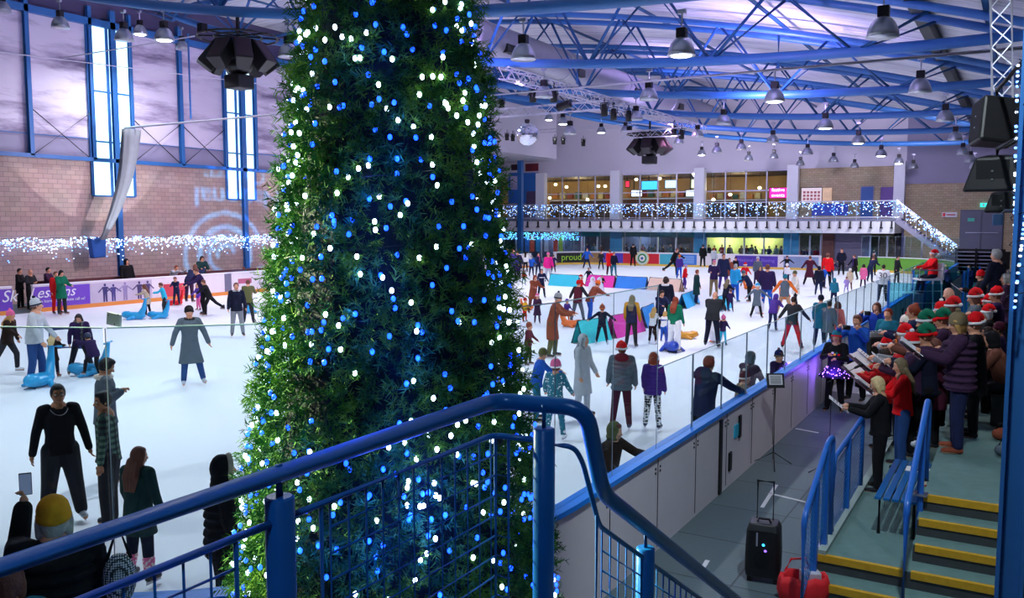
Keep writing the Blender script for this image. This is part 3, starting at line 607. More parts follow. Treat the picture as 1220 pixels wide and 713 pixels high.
o = text('lettering', 'National Ice Skating', .36, wallM((fx(902, Y1), Y1-.05, .7), 0, -1), mat('soft_violet', '8a70d0', .5)); o.parent = tf; o.matrix_parent_inverse = Matrix.Translation(-tf.location)
cx = fx(766, Y1)
for r_, c_, dy in ((.62, 'd8c070', .0), (.54, 'c8d8d0', .005), (.40, '3a8a50', .01), (.26, 'e8e4e0', .015), (.12, '2a5a9a', .02)):
    wb(MB().lathe([(r_, 0), (r_, .01)], Matrix.Translation((cx, Y1-.035-dy*2, .66)) @ Matrix.Rotation(PI/2, 4, 'X'), 24), 'round_emblem', mat('emb'+c_, c_, .5, noise=.2, scale=3), tf)
for k in range(5): wb(MB().span((fx(812, Y1), Y1-.03, .35+k*.13), (fx(828, Y1), Y1-.02, .40+k*.13)), 'text_line', mat('print_pale', '9ac0e8', .5), tf)
o = text('lettering', 'skate shop', .5, wallM((fx(1062, Y1), Y1-.05, .7), 0, -1), mat('pale_green', 'c8e0b0', .5)); o.parent = tg; o.matrix_parent_inverse = Matrix.Translation(-tg.location)
# left outer seating wall behind the left boards (dark cushion bench)
t = thing('bench', 'long dark bench behind the left rink boards', 'bench', (XL-1.5, 40, 0))
wb(MB().span((XL-2.0, at_x(43, 335, XL-1.5).y, 0), (XL-.9, 60, .5)), 'bench_base', mat('bench_brown', '4a2a30', .7), t); wb(MB().span((XL-2.3, at_x(43, 335, XL-1.5).y, .5), (XL-2.0, 60, 1.15)), 'backrest', mat('bench_brown2', '5a2c30', .7, noise=.2), t)

# ------------------------------------------------------------------ roof steel
def zbot(x): return 9.0+.0041*(x+3)**2
def ztop(x): return zroof(x)-.35
for i, yt in enumerate((11, 20, 29, 38, 47, 56, 65)):
    t = thing('roof_truss', 'blue tubular roof truss with sagging lower chord, %s from the camera' % ['first', 'second', 'third', 'fourth', 'fifth', 'sixth', 'seventh'][i], 'truss', (-16, yt, 9))
    X = np.linspace(-38.5, 7.5, 24)
    wb(MB().tube([(x, yt, zbot(x) if x > -34 else zbot(-34)+(x+34)*-.35) for x in X], .17, 12), 'bottom_chord', M_bluesteel, t, smooth=True)
    for dy in (-.9, .9): wb(MB().tube([(x, yt+dy, ztop(x)) for x in X], .13, 10), 'top_chord', M_bluesteel, t, smooth=True)
    xs_ = np.arange(-37, 5, 4.6)
    for k, x in enumerate(xs_):
        if ztop(x)-zbot(x) < .25: continue
        for dy in (-.9, .9):
            for s_ in (-1, 1):
                xe = x+s_*2.3
                if ztop(xe)-zbot(x) > .2: wb(MB().tube([(x, yt, zbot(x)), (xe, yt+dy, ztop(xe))], .062, 8), 'brace', M_bluesteel, t, smooth=True)
for i, x in enumerate((-34, -28, -21.5, -15, -9, -1.2)):
    tag(MB().tube([(x, -10, ztop(x)+.25), (x, 74, ztop(x)+.25)], .09, 8).build('purlin', M_bluesteel, smooth=True), 'blue roof tube running the length of the hall, %s from the left wall' % ['first', 'second', 'third', 'fourth', 'fifth', 'sixth'][i], 'beam')
tag(MB().bar((-3.15, -10, 10.45), (-3.15, 74, 10.45), .34, .62).build('roof_beam', mat('dark_beam', '14161f', .5)), 'long black roof beam crossing the trusses at the right', 'beam')
# white pipe across the hall carrying the divider curtain
zp = at_x(155, 152, -37).z; yp = at_x(155, 152, -37).y
t = thing('divider_curtain', 'grey white divider curtain gathered on the left wall with its long white rail', 'curtain', (-37, yp, 2.6))
wb(MB().tube([(-37.4, yp, zp), (1.5, yp, zp)], .055, 8), 'curtain_rail', M_alu_w, t, smooth=True)
M_curt = mat('curtain_fabric', '868e94', .8, noise=.15, scale=3)
a = Vector((-36.9, yp, zp-.1)); b = at_x(122, 286, -37.5); rings = []
for i in range(15):
    q = i/14; c = a.lerp(b, q)+Vector((0, 0.35*math.sin(q*PI), 0)); r_ = .34*(1-q)**.7+.12 if q < .9 else .14
    rings.append([c+Vector((math.cos(s*PI/12)*r_*.6, math.sin(s*PI/12)*r_, 0))*(1+.16*math.cos(s*4+i*.2)) for s in range(24)])
wb(MB().loft(rings), 'curtain', M_curt, t, smooth=True)
for k, (px, py) in enumerate(((120, 287),)): 
    c = at_x(113, 294, -38.2); wb(MB().prism([c+Vector((0, dy, dz)) for dy, dz in ((-.42, .42), (-.15, .3), (.1, .45), (.38, .32), (.34, -.5), (-.3, -.55))], (.35, 0, 0)), 'storage_bag', mat('bag_blue', '1c58a8', .7, noise=.2, scale=4), t, bevel=.05)
# wires across the left and thin pipe
zq = at_x(30, 62, -30); 
for i, (pA, pB, lab) in enumerate((((0, 62), (350, 105), 'thin steel cable sloping across the left mural'), ((76, 69), (232, 43), 'thin white pipe rising across the left mural'))):
    A = at_x(*pA, -36); B = at_y(*pB, A.y+ (14 if i == 0 else 1.5)); tag(MB().tube([A, B], .03, 6).build('cable', M_alu_w), lab, 'cable')
# duct
t = thing('air_duct', 'big silver spiral air duct under the roof', 'duct', (-22, 50, 12.4))
m = MB(); rings = []
for i in range(181):
    y = 33+i*.22; r_ = .80+(.025 if i % 2 else 0)
    rings.append([Vector((-22+r_*math.cos(2*PI*j/24), y, 12.2+r_*math.sin(2*PI*j/24))) for j in range(24)])
wb(m.loft(rings), 'duct_tube', mat('galvanised', 'a6a4b4', .42, .55, noise=.1, scale=3), t, smooth=True)
for y in (35.5, 43, 51, 59): wb(MB().box((-21.3, y, 11.85), (.16, .4, .2)), 'grille', M_black, t)
for y in (34, 42, 50, 58, 66): wb(MB().lathe([(.86, -.08), (.86, .08)], Matrix.Translation((-22, y, 12.2)) @ Matrix.Rotation(PI/2, 4, 'X'), 24), 'collar', M_alu, t)
# lattice lighting trusses
def lattice(a, b, s, label, step=None):
    a = Vector(a); b = Vector(b); t = thing('lighting_truss', label, 'truss', a.lerp(b, .5)); d, u, v = frame(b-a); step = step or s*1.1
    cs = [u*s/2*i+v*s/2*j for i, j in ((-1, -1), (1, -1), (1, 1), (-1, 1))]; L = (b-a).length; n = int(L/step)
    m = MB(); [m.tube([a+c, b+c], s*.075, 6) for c in cs]; wb(m, 'main_tubes', M_alu_w, t)
    m = MB()
    for k in range(n):
        for q in range(4):
            c0, c1 = cs[q], cs[(q+1) % 4]
            if k % 2: c0, c1 = c1, c0
            m.bar(a+d*step*k+c0, a+d*step*(k+1)+c1, s*.06)
    wb(m, 'lattice', M_alu_w, t); return t
TX = -17.2; tz = 9.35
lattice((TX, at_x(600, 92, TX).y, tz), (TX, at_x(838, 152, TX).y, tz), .42, 'long white lattice truss running down the hall towards the far speakers')
pA = at_y(566, 137, 40); pB = at_y(720, 127, 40); lattice(pA, (pB.x, 40, pA.z), .42, 'white lattice truss crossing the hall above the mirror ball')
pA = at_y(742, 161, 46); pB = at_y(812, 152, 46); lattice(pA, (pB.x, 46, pA.z), .4, 'short white lattice truss above the far speaker cluster')
pA = at_y(606, 159, 60); pB = at_y(760, 164, 60); lattice(pA, (pB.x, 60, pA.z), .25, 'thin lattice rail with stage lamps in front of the back wall')
# mirror ball
p = at_y(628, 160, 39.5); t = thing('mirror_ball', 'large mirror ball hanging from the cross truss', 'mirror ball', p)
mm = mat('mirror_tiles', 'd8dce8', .12, .95); nt, bb = nodes_of(mm)
tc = nt.nodes.new('ShaderNodeTexCoord'); vo = nt.nodes.new('ShaderNodeTexVoronoi'); vo.inputs['Scale'].default_value = 9; nt.links.new(tc.outputs['Object'], vo.inputs['Vector'])
bp = nt.nodes.new('ShaderNodeBump'); bp.inputs['Strength'].default_value = .35; bp.inputs['Distance'].default_value = .2; nt.links.new(vo.outputs['Color'], bp.inputs['Height']); nt.links.new(bp.outputs['Normal'], bb.inputs['Normal'])
o = MB().ell((0, 0, 0), (.6, .6, .6), n=32, m=20).build('ball', mm, t)
MB().tube([(0, 0, .58), (0, 0, 1.1)], .02, 6).build('chain', M_alu, t); MB().lathe([(.12, .58), (.14, .75), (.05, .78)]).build('motor', M_black, t)
# high bay lamps: px, py of the dome rim, truss plane, burning
LAMPS = [(3, 14, 20, 0), (72, 33, 20, 0), (148, 48, 20, 0), (167, 41, 26, 1), (217, 59, 29, 0), (344, 68, 20, 0), (623.5, 71, 20, 0), (811.7, 66, 20, 1), (648, 116, 29, 0), (773, 119, 29, 0), (574, 130, 38, 1), (670.6, 148, 47, 1), (679, 160, 38, 0), (757.5, 143, 38, 0),
 (745, 157, 56, 0), (862, 148, 38, 0), (831, 163, 47, 0), (808.6, 171, 56, 0), (883, 178, 56, 0), (854, 182, 56, 0), (836, 185, 65, 1), (598, 133, 47, 0), (654, 143, 56, 1), (1051.7, 44, 20, 0), (922.6, 121, 29, 1), (1096, 110, 29, 0), (983, 153, 38, 1), (1126, 144, 38, 0),
 (920.7, 170, 47, 0), (1022.5, 171, 47, 1), (1138, 167, 47, 0), (962, 184, 56, 0), (1049.7, 186, 56, 1), (1147, 184, 56, 0), (922, 189, 65, 0), (892, 191, 65, 0), (993, 193, 65, 0), (953.5, 197, 70, 0), (1070.7, 195, 65, 1), (1156, 193, 60, 0), (1018, 200, 70, 0), (1088, 201, 70, 0), (1161, 201, 66, 0)]
M_lens = mat('lamp_lens', (1, 1, 1), .3, emit=9, ecol=(.92, .96, 1)); M_lenso = mat('lamp_lens_off', (.75, .8, .85), .25)
proto = {}
def make_lamp(lit):
    t = thing('high_bay_lamp', 'x', 'lamp')
    prof = [(.10, .42), (.17, .38), (.24, .30), (.29, .20), (.32, .10), (.33, 0), (.315, 0), (.30, .10), (.27, .19), (.22, .28), (.15, .35), (.08, .38)]
    MB().lathe(prof, n=28, cap=False).build('dome', M_lamp, t, True)
    MB().lathe([(.335, -.012), (.345, 0), (.335, .014), (.32, 0)], n=28).build('rim', M_alu, t, True)
    MB().lathe([(.02, -.05 if lit else -.02), (.20, -.035 if lit else 0), (.31, .012)], n=24).build('lens', M_lens if lit else M_lenso, t, True)
    MB().box((0, 0, .53), (.12, .10, .12)).build('ballast_box', M_black, t, bevel=.02)
    MB().tube([(0, 0, .65), (0, 0, .8), (0, 0, 1.0)], .025, 8).build('hanger', M_alu, t); MB().box((0, 0, 1.03), (.10, .05, .05)).build('chord_clip', M_alu, t)
    return t
proto = [make_lamp(0), make_lamp(1)]; used = [0, 0]
ordn = 'burning'
for i, (px, py, yt, lit) in enumerate(LAMPS):
    p = at_y(px, py, yt+(.25)); dist = {20: 'nearest', 26: 'nearest', 29: 'second', 38: 'third', 47: 'fourth', 56: 'fifth', 65: 'sixth', 60: 'stair side', 66: 'corner', 70: 'last'}[yt]
    o = proto[lit] if not used[lit] else copy_tree(proto[lit]); used[lit] = 1; o.location = p
    gap = zbot(p.x)-p.z; 
    for c in o.children:
        if c.name.startswith(('hanger',)): c.scale = (1, 1, 1)
    side = 'left of the tree' if px < 350 else ('just right of the tree' if px < 700 else ('over the middle' if px < 900 else 'towards the right'))
    same = [q for q in LAMPS if q[2] == yt and (q[0] < 350) == (px < 350)]; same.sort(); r_ = same.index((px, py, yt, lit))+1
    words = ['leftmost', 'second from left', 'third from left', 'fourth from left', 'fifth from left', 'sixth from left', 'seventh from left', 'eighth from left', 'ninth from left']
    words += ['tenth from left', 'eleventh from left', 'twelfth from left']
    o['label'] = '%s dome lamp %s, %s on the %s truss' % ('burning' if lit else 'unlit', side, words[r_-1], dist); o['group'] = 'high bay lamps'
    if lit: light('lamp_light', 'SPOT', p+Vector((0, 0, -.12)), KEY, (.93, .95, 1), p+Vector((0, 0, -5)), .16, 150, .6)
# more burning lamps over the middle of the ice that the photo hides behind the tree and above its top edge
for i, (x, y) in enumerate(((-12, 11), (-24, 11), (-26, 20), (-21, 29), (-27, 38), (-26, 56), (-18, 20))):
    z = zbot(x)-1.15; o = copy_tree(proto[1]); o.location = (x, y, z); o['label'] = 'burning dome lamp ' + ['above the frame over the near ice', 'above the frame over the near left ice', 'behind the tree top on the left', 'behind the middle of the tree top', 'behind the left edge of the tree', 'behind the tree far down the hall', 'behind the right edge of the tree top'][i]; o['group'] = 'high bay lamps outside the view'
    light('lamp_light', 'SPOT', (x, y, z-.12), KEY*.8, (.93, .95, 1), (x, y, 0), .16, 150, .6)

# speaker clusters
def cluster(loc, label, s=1):
    t = thing('speaker_cluster', label, 'speakers', loc)
    for k in range(8):
        a = 2*PI*k/8+.2; M = Matrix.Rotation(a, 4, 'Z') @ Matrix.Translation((.82*s, 0, -.15*s)) @ Matrix.Rotation(R(-38), 4, 'Y')
        b = MB().loft([[Vector((-.30*s, y*s*.72, z*s)) for y, z in ((-.26, -.45), (.26, -.45), (.26, .45), (-.26, .45))], [Vector((.22*s, y*s, z*s)) for y, z in ((-.27, -.45), (.27, -.45), (.27, .45), (-.27, .45))]], M=M).build('speaker_box', M_blackpl, t, bevel=.02)
        MB().box((.225*s, 0, 0), (.012*s, .23*s, .40*s), M).build('grille', mat('grille_brown', '33222a', .7, noise=.3, scale=60), b)
    m = MB()
    for r_ in (.75, 1.25):
        m.tube([(r_*s*math.cos(2*PI*j/16), r_*s*math.sin(2*PI*j/16), .45*s) for j in range(16)], .035*s, 6, closed=True)
    for k in range(8): a = 2*PI*k/8; m.bar((0, 0, .5*s), (1.3*s*math.cos(a), 1.3*s*math.sin(a), .45*s), .05*s)
    m.build('rigging_frame', M_black, t); MB().box((0, 0, -.95*s), (.34*s, .34*s, .22*s)).build('sub_speaker', M_blackpl, t, bevel=.05*s)
    MB().tube([(0, 0, -.8*s), (0, 0, 1.15*s)], .06*s, 8).build('hanging_pole', M_black, t)
    MB().ell((.0, 0, -.45*s), (.45*s, .45*s, .28*s)).build('core', M_blackpl, t, True)
    MB().box((-.95*s, -.6*s, .75*s), (.12*s, .12*s, .14*s)).build('junction_box', M_black, t, bevel=.02)
    return t
p = at_y(284, 62, 20.6); cluster((p.x, p.y, p.z), 'big ring of black loudspeakers hanging left of the tree', 1.05)
p = at_y(774, 170, 47); cluster((p.x, p.y, p.z), 'distant ring of black loudspeakers hanging over the middle of the ice', 1.05)
# stage lamps on the trusses
def stage_lamp(p, aim, label, lit=None, s=1):
    t = thing('stage_lamp', label, 'stage lamp', p); d = (Vector(aim)-Vector(p)).normalized(); M = d.to_track_quat('Z', 'Y').to_matrix().to_4x4()
    MB().lathe([(.02, -.26*s), (.12*s, -.24*s), (.14*s, -.05*s), (.15*s, .26*s), (.13*s, .26*s), (.12*s, .2*s)], M, 16).build('can', M_black, t, True)
    MB().lathe([(.0, .215*s), (.12*s, .215*s), (.12*s, .225*s)], M, 16).build('lens', mat('glow_'+lit, C[lit] if lit in C else lit, .4, emit=12) if lit else M_lenso, t)
    MB().tube([(-.18*s, 0, 0), (-.18*s, 0, .3*s), (.18*s, 0, .3*s), (.18*s, 0, 0)], .02, 6).build('yoke', M_black, t); MB().tube([(0, 0, .3*s), (0, 0, .5*s)], .025, 6).build('clamp', M_black, t)
sl = [(577, 102, 30, 'lone purple glowing stage lamp beside the tree at upper right', 'a060ff'), (561, 104, 30, 'lamp glowing violet touching the tree edge', 'c890ff'), (604, 163, 55, 'small pink glowing stage lamp left of the mirror ball', 'ff90c8'), (611, 164, 55, 'small black stage lamp touching the mirror ball on its left', None),
 (661, 168, 58, 'left one of a pair of black lamps right of the mirror ball', None), (671, 168, 58, 'right one of a pair of black lamps right of the mirror ball', None), (695, 170, 58, 'tall black moving lamp hanging alone from the thin rail', None), (731, 136, 36, 'long black stage lamp on the long truss, middle', None),
 (720, 131, 34, 'small bright rimmed stage lamp at the truss junction', None), (749, 138, 38, 'black stage lamp just right of the truss junction', None), (803, 155, 46, 'black stage lamp above the far speakers, left', None), (812, 160, 46, 'black stage lamp above the far speakers, right', None), (635, 114, 31, 'dark stage lamp under the white pipe, left of a dome lamp', None), (660, 114, 31, 'dark stage lamp under the white pipe, right of a dome lamp', None), (598, 124, 42, 'small dark lamp on the cross truss near the tree', None)]
for px, py, y, lab, lit in sl: stage_lamp(at_y(px, py, y), at_y(px, 400, y), lab, lit, 1.0)
# hanging rods
for px, ya_, yb2, y in ((224, 40, 142, 26.5), (688, 60, 100, 31), (928, 42, 82, 29)):
    A = at_y(px, ya_, y); B = Vector((A.x, y, at_y(px, yb2, y).z)); tag(MB().tube([A, B], .05, 6).build('drop_rod', M_bluesteel), {224: 'thin blue drop rod holding the white rail on the left', 688: 'blue drop post above the lighting truss', 928: 'thin dark antenna rod above a burning dome lamp'}[px], 'rod')

# projector that throws the blue rotated lettering and rings on the left wall
tg_ = at_x(268, 268, XW); src = Vector((-17.2, tg_.y, 8.8)); dd = (tg_-src); dist_ = dd.length; qm = dd.to_track_quat('-Z', 'Y').to_matrix().to_4x4()
t = thing('stage_projector', 'black pattern projector on the long lattice truss aimed at the left wall', 'projector', src)
ps = .40; sc_ = ps/dist_
def cutter(s, size, y, x=0):
    cu = bpy.data.curves.new('c', 'FONT'); cu.body = s; cu.size = size; cu.extrude = .02; cu.align_x = 'CENTER'; cu.align_y = 'CENTER'; cu.resolution_u = 2
    o = bpy.data.objects.new('c', cu); COL.objects.link(o); bpy.context.view_layer.update(); me = bpy.data.meshes.new_from_object(o.evaluated_get(bpy.context.evaluated_depsgraph_get())); bpy.data.objects.remove(o)
    me.transform(Matrix.Translation((x, y, 0)) @ Matrix.Rotation(PI, 4, 'Z') @ Matrix.Diagonal((1.25, 1, 1, 1))); me.transform(Matrix.Diagonal((sc_, sc_, 1, 1)))
    return me
cb = bmesh.new()
for s_, y_, z_ in (('National', 1.55, 1.5), ('Centre', 2.85, 1.3)):
    me = cutter(s_, z_, y_, (at_x(286, 235, XW).y-tg_.y)*(1 if s_ == 'National' else .8)); cb.from_mesh(me)
def ringcut(r0, r1, a0, a1, cx_=0, cy_=-1.6):
    m = MB(); rings = []
    for k in range(25):
        a = R(a0+(a1-a0)*k/24); rings.append([Vector(((cx_+1.2*r*math.cos(a))*sc_, (cy_+r*math.sin(a))*sc_, z)) for r, z in ((r0, -.02), (r1, -.02), (r1, .02), (r0, .02))])
    m.loft(rings); me = bpy.data.meshes.new('r'); me.from_pydata(m.v, [], m.f); b2 = bmesh.new(); b2.from_mesh(me); bmesh.ops.recalc_face_normals(b2, faces=b2.faces); b2.to_mesh(me); b2.free(); cb.from_mesh(me)
ringcut(2.15, 2.35, 20, 340); ringcut(1.35, 1.6, -30, 200); ringcut(.85, 1.05, 40, 260); ringcut(.4, .6, 0, 200)
for k in range(6): ringcut(1.75, 2.05, 215+k*18, 224+k*18)
from mathutils.bvhtree import BVHTree
cb.faces.ensure_lookup_table(); bvh = BVHTree.FromBMesh(cb); cb.free()
n_ = 150; cs_ = .30/n_; pv = []; pf = []
for i in range(n_):
    for j in range(n_):
        x = -.15+cs_*(i+.5); y = -.15+cs_*(j+.5)
        if bvh.ray_cast(Vector((x, y, .5)), Vector((0, 0, -1)))[0] is None:
            o0 = len(pv); h_ = cs_/2*1.001; pv += [(x-h_, y-h_, 0), (x+h_, y-h_, 0), (x+h_, y+h_, 0), (x-h_, y+h_, 0)]; pf.append((o0, o0+1, o0+2, o0+3))
pm = MB(); pm.add(pv, pf); pm.box((.0, .16, 0), (.17, .0102, .001)); pm.box((0, -.16, 0), (.17, .0102, .001)); pl = pm.build('pattern_plate', M_black, t)
print('GOBO', len(pf))
pl.matrix_local = qm @ Matrix.Translation((0, 0, -ps))
MB().lathe([(.17, -.5), (.17, .12), (.165, .12), (.165, -.5)], qm, 20, cap=False).build('housing', M_black, t); MB().lathe([(.17, .11), (.02, .16)], qm, 20).build('back_cap', M_black, t)
light('projector_light', 'SPOT', src, 42000, (.05, .42, 1), tg_, .0025, 38, .05)
# ------------------------------------------------------------------ landing, blue railing in the foreground
RX, RX2, RZ, RY = -1.38, -1.09, 3.15, 2.22
t = thing('stair_landing', 'raised landing and steps the picture is taken from, below the blue railing', 'stairs', (0, 0, 0))
wb(MB().span((-1.55, -4, 1.9), (2.5, 2.35, 2.1)), 'deck', M_floor, t)
for i in range(11): wb(MB().span((-1.2, 2.35+i*.29, 0), (.5, 2.64+i*.29, 1.92-i*.17)), 'step', M_floor, t)
for x in (-1.45, 2.3):
    for y in (-3.5, 2.1): wb(MB().span((x-.08, y-.08, 0), (x+.08, y+.08, 1.9)), 'support', M_bluesteel, t)
t = thing('guard_railing', 'thick bright blue tube railing with wire mesh panels in the foreground', 'railing', (RX, RY, 2.1))
C_ = Vector((RX2, RY+.04, RZ)); D_ = Vector((RX2, 2.38, 2.86)); E_ = Vector((RX2, 5.4, 2.86-(5.4-2.38)*.62))
wb(MB().tube(fillet([(RX, -3.4, RZ), (RX, RY, RZ), C_, D_, E_], .07), .0255, 20), 'handrail', M_blue, t, smooth=True)
def rail_post(x, y, zt_, zb_, r=.0325):
    b = MB().lathe([(r, zb_), (r, zt_-.004), (r-.005, zt_), (0.001, zt_)], Matrix.Translation((x, y, 0)), 28); o = wb(b, 'post', M_blue, t, smooth=False)
    for p_ in o.data.polygons: p_.use_smooth = abs(p_.normal.z) < .5
    q = wb(MB().tube([(x, y, zt_-.02), (x, y, zt_+.07)], .0085, 10), 'post_pin', M_blue, t, smooth=True); 
d1 = at_x(333, 595, RX); rail_post(RX, d1.y, 3.10, 1.0); rail_post(RX, d1.y-1.65, 3.10, 1.0)
d2 = at_y(648, 512, RY); rail_post(d2.x, RY, 3.085, 1.0)
def zh(y): return 2.86-(y-2.38)*.62
d3 = at_x(769, 662, RX2); rail_post(RX2, d3.y, zh(d3.y)-.07, -.0+1.0)
rail_post(RX2, d3.y+1.5, zh(d3.y+1.5)-.07, .4)
# infill frames and mesh
ZI = 3.045
def wires(pa, pb, za, zb_, h, name='wire_mesh', step=.065, r=.0033):
    m = MB(); pa = Vector(pa); pb = Vector(pb); L = (pb-pa).length; n = int(L/step)
    for k in range(n+1):
        q = k*step/L; p = pa.lerp(pb, q); z = za+(zb_-za)*q; m.tube([(p.x, p.y, z), (p.x, p.y, z-h)], r, 6)
    for k in range(1, int(h/step)+1): m.tube([(pa.x, pa.y, za-k*step), (pb.x, pb.y, zb_-k*step)], r, 6)
    return wb(m, name, M_blue, t, smooth=True)
ym = at_x(383, 640, RX).y
wb(MB().tube(fillet([(RX, d1.y, ZI), (RX, RY-.02, ZI), (d2.x, RY, ZI)], .04), .009, 12), 'infill_bar', M_blue, t, smooth=True)
wb(MB().tube([(RX, -3.4, ZI), (RX, d1.y, ZI)], .009, 12), 'infill_bar', M_blue, t, smooth=True)
for y in (ym, RY-.005, at_x(282, 690, RX).y, d1.y-1.5): wb(MB().tube([(RX, y, ZI), (RX, y, 2.2)], .0055, 8), 'infill_upright', M_blue, t, smooth=True)
wb(MB().tube([(RX+.045, RY, ZI), (RX+.045, RY, 2.2)], .0055, 8), 'infill_upright', M_blue, t, smooth=True)
wires((RX, ym+.03, 0), (RX, RY, 0), ZI, ZI, .85); wires((RX, RY, 0), (RX+.05, RY, 0), ZI, ZI, .85)
yl = at_x(282, 690, RX).y; wires((RX, yl-1.3, 0), (RX, yl, 0), ZI, ZI, .85)
for z in (2.2,): wb(MB().tube([(RX, -3.4, z), (RX, RY, z), (d2.x, RY, z)], .012, 8), 'infill_bar', M_blue, t)
y0 = RY+.05
wb(MB().tube(fillet([(d2.x, RY, 3.035), (RX2-.03, RY+.02, 3.035), (RX2-.02, RY+.06, 2.98), (RX2, 2.36, 2.76), (RX2, d3.y, zh(d3.y)-.115), (RX2, 5.2, zh(5.2)-.115)], .03), .008, 12), 'infill_bar', M_blue, t, smooth=True)
wb(MB().tube([(RX2, 2.34, 2.80), (RX2, 2.34, 1.9)], .0055, 8), 'infill_upright', M_blue, t, smooth=True)
wires((RX2, 2.38, 0), (RX2, d3.y-.03, 0), zh(2.38)-.12, zh(d3.y-.03)-.12, .75); wires((RX2, d3.y+.05, 0), (RX2, 5.1, 0), zh(d3.y+.05)-.12, zh(5.1)-.12, .75)
wb(MB().tube([(RX2, d3.y-.035, zh(d3.y)-.1), (RX2, d3.y-.035, 1.7)], .0055, 8), 'infill_upright', M_blue, t, smooth=True)
wb(MB().tube([(RX2, d3.y+.045, zh(d3.y)-.13), (RX2, d3.y+.045, 1.7)], .0055, 8), 'infill_upright', M_blue, t, smooth=True)

# ------------------------------------------------------------------ Christmas tree
TC = Vector((-2.84, 3.54, 0)); TH = 7.75; TR0 = 1.05
def trad(z): return TR0*(1-z/TH)*1.0+.02
tt = thing('christmas_tree', 'tall dense artificial Christmas tree standing in front of the rink corner', 'tree', TC)
MB().lathe([(.10, 0), (.09, 3), (.05, 6.5), (.02, 7.7)]).build('trunk', mat('bark', '3a2618', .9, noise=.3, bump=.6), tt, True)
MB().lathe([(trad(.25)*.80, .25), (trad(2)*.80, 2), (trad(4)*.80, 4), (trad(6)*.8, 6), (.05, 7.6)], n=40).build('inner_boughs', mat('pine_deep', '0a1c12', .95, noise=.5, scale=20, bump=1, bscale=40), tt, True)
def needles(n, seed):
    g = np.random.default_rng(seed); V = []; F = []; o = 0
    z = TH*(1-np.sqrt(g.random(n)*.985+.0005)); z = np.clip(z, .22, None); a = g.random(n)*2*PI
    lay = .10*np.sin(z*13+a*2)+.05*np.sin(a*9+z*5)
    rr = np.array([trad(q) for q in z])*(.86+.10*lay/.15*.5+g.random(n)*.12)
    P = np.stack([rr*np.cos(a), rr*np.sin(a), z], 1)
    out = np.stack([np.cos(a), np.sin(a), g.normal(.12, .38, n)], 1)+g.normal(0, .42, (n, 3)); out /= np.linalg.norm(out, axis=1)[:, None]
    K = 22; L = .105+g.random(n)*.06
    for k in range(K):
        s = (k+.5)/K
        base = P+out*(L*(s-.25))[:, None]
        rv = g.normal(0, 1, (n, 3)); rv -= out*(rv*out).sum(1)[:, None]; rv /= np.linalg.norm(rv, axis=1)[:, None]
        d = rv+out*.75; d /= np.linalg.norm(d, axis=1)[:, None]
        w_ = np.cross(d, g.normal(0, 1, (n, 3))); w_ /= np.linalg.norm(w_, axis=1)[:, None]; w_ *= .0032
        ln = (.036+g.random(n)*.018)*(1.1-.45*s)
        tip = base+d*ln[:, None]
        V.append(np.stack([base-w_, base+w_, tip+w_*.35, tip-w_*.35], 1))
    V = np.concatenate(V).reshape(-1, 3); nq = len(V)//4
    me = bpy.data.meshes.new('foliage'); me.vertices.add(len(V)); me.vertices.foreach_set('co', V.ravel())
    me.loops.add(nq*4); me.loops.foreach_set('vertex_index', np.arange(nq*4)); me.polygons.add(nq)
    me.polygons.foreach_set('loop_start', np.arange(nq)*4); me.polygons.foreach_set('loop_total', np.full(nq, 4)); me.update(calc_edges=True); me.validate(); return me
m = mat('pine_needles', '2d5a2a', .85, spec=.08); nt, b = nodes_of(m)
tc = nt.nodes.new('ShaderNodeTexCoord'); n_ = nt.nodes.new('ShaderNodeTexNoise'); n_.inputs['Scale'].default_value = 9; n_.inputs['Detail'].default_value = 6; nt.links.new(tc.outputs['Object'], n_.inputs['Vector'])
c_ = ramp(nt, n_.outputs['Fac'], [(.30, hx('1a4020')), (.46, hx('356c30')), (.60, hx('6a9a38')), (.76, hx('98bc4c'))]); nt.links.new(c_, b.inputs['Base Color'])
fo = bpy.data.objects.new('foliage', needles(14000, 3)); fo.data.materials.append(m); COL.objects.link(fo); fo.parent = tt; fo['kind'] = 'stuff'
ts = thing('string_lights', 'blue and white string lights wound all over the Christmas tree', 'lights', TC)
pts = []
g = random.Random(5)
for _ in range(2500):
    z = TH*(1-math.sqrt(g.random()*.98+.002)); z = max(.3, z); a = g.random()*2*PI; r_ = trad(z)*(.93+g.random()*.14)
    pts.append(Vector((TC.x+r_*math.cos(a), TC.y+r_*math.sin(a), z)))
def near(p): q = proj(p); return (0 if (0 < q[0] < 1220 and 0 < q[1] < 713) else 50)+q[2]
pts.sort(key=near)
r_ = .0105; ico = MB().ell((0, 0, 0), (r_, r_, r_*1.35), n=8, m=6); me_ = [None, None]
for k, p in enumerate(pts[:100]):
    c = 0 if g.random() < .42 else 1
    if me_[c] is None: o = ico.build('bulb', (M_bulbw, M_bulbb)[c], ts); me_[c] = o.data
    else: o = bpy.data.objects.new('bulb', me_[c]); COL.objects.link(o); o.parent = ts
    o.matrix_parent_inverse = Matrix.Translation(-TC); o.location = p
for c in (0, 1):
    big = MB()
    for k, p in enumerate(pts[100:]):
        if (k*7919 % 100 < 42) == (c == 0): big.add([Vector(v)+p for v in ico.v], ico.f)
    o = big.build('bulbs', (M_bulbw, M_bulbb)[c], ts); o['kind'] = 'stuff'; o.matrix_parent_inverse = Matrix.Translation(-TC)
for k in range(0, 100): # light of the bulbs on the camera side
    if k % 2 == 0: light('bulb_light', 'POINT', pts[k]+(pts[k]-Vector((TC.x, TC.y, pts[k].z))).normalized()*.03, .9, (.005, .05, 1), size=.03)
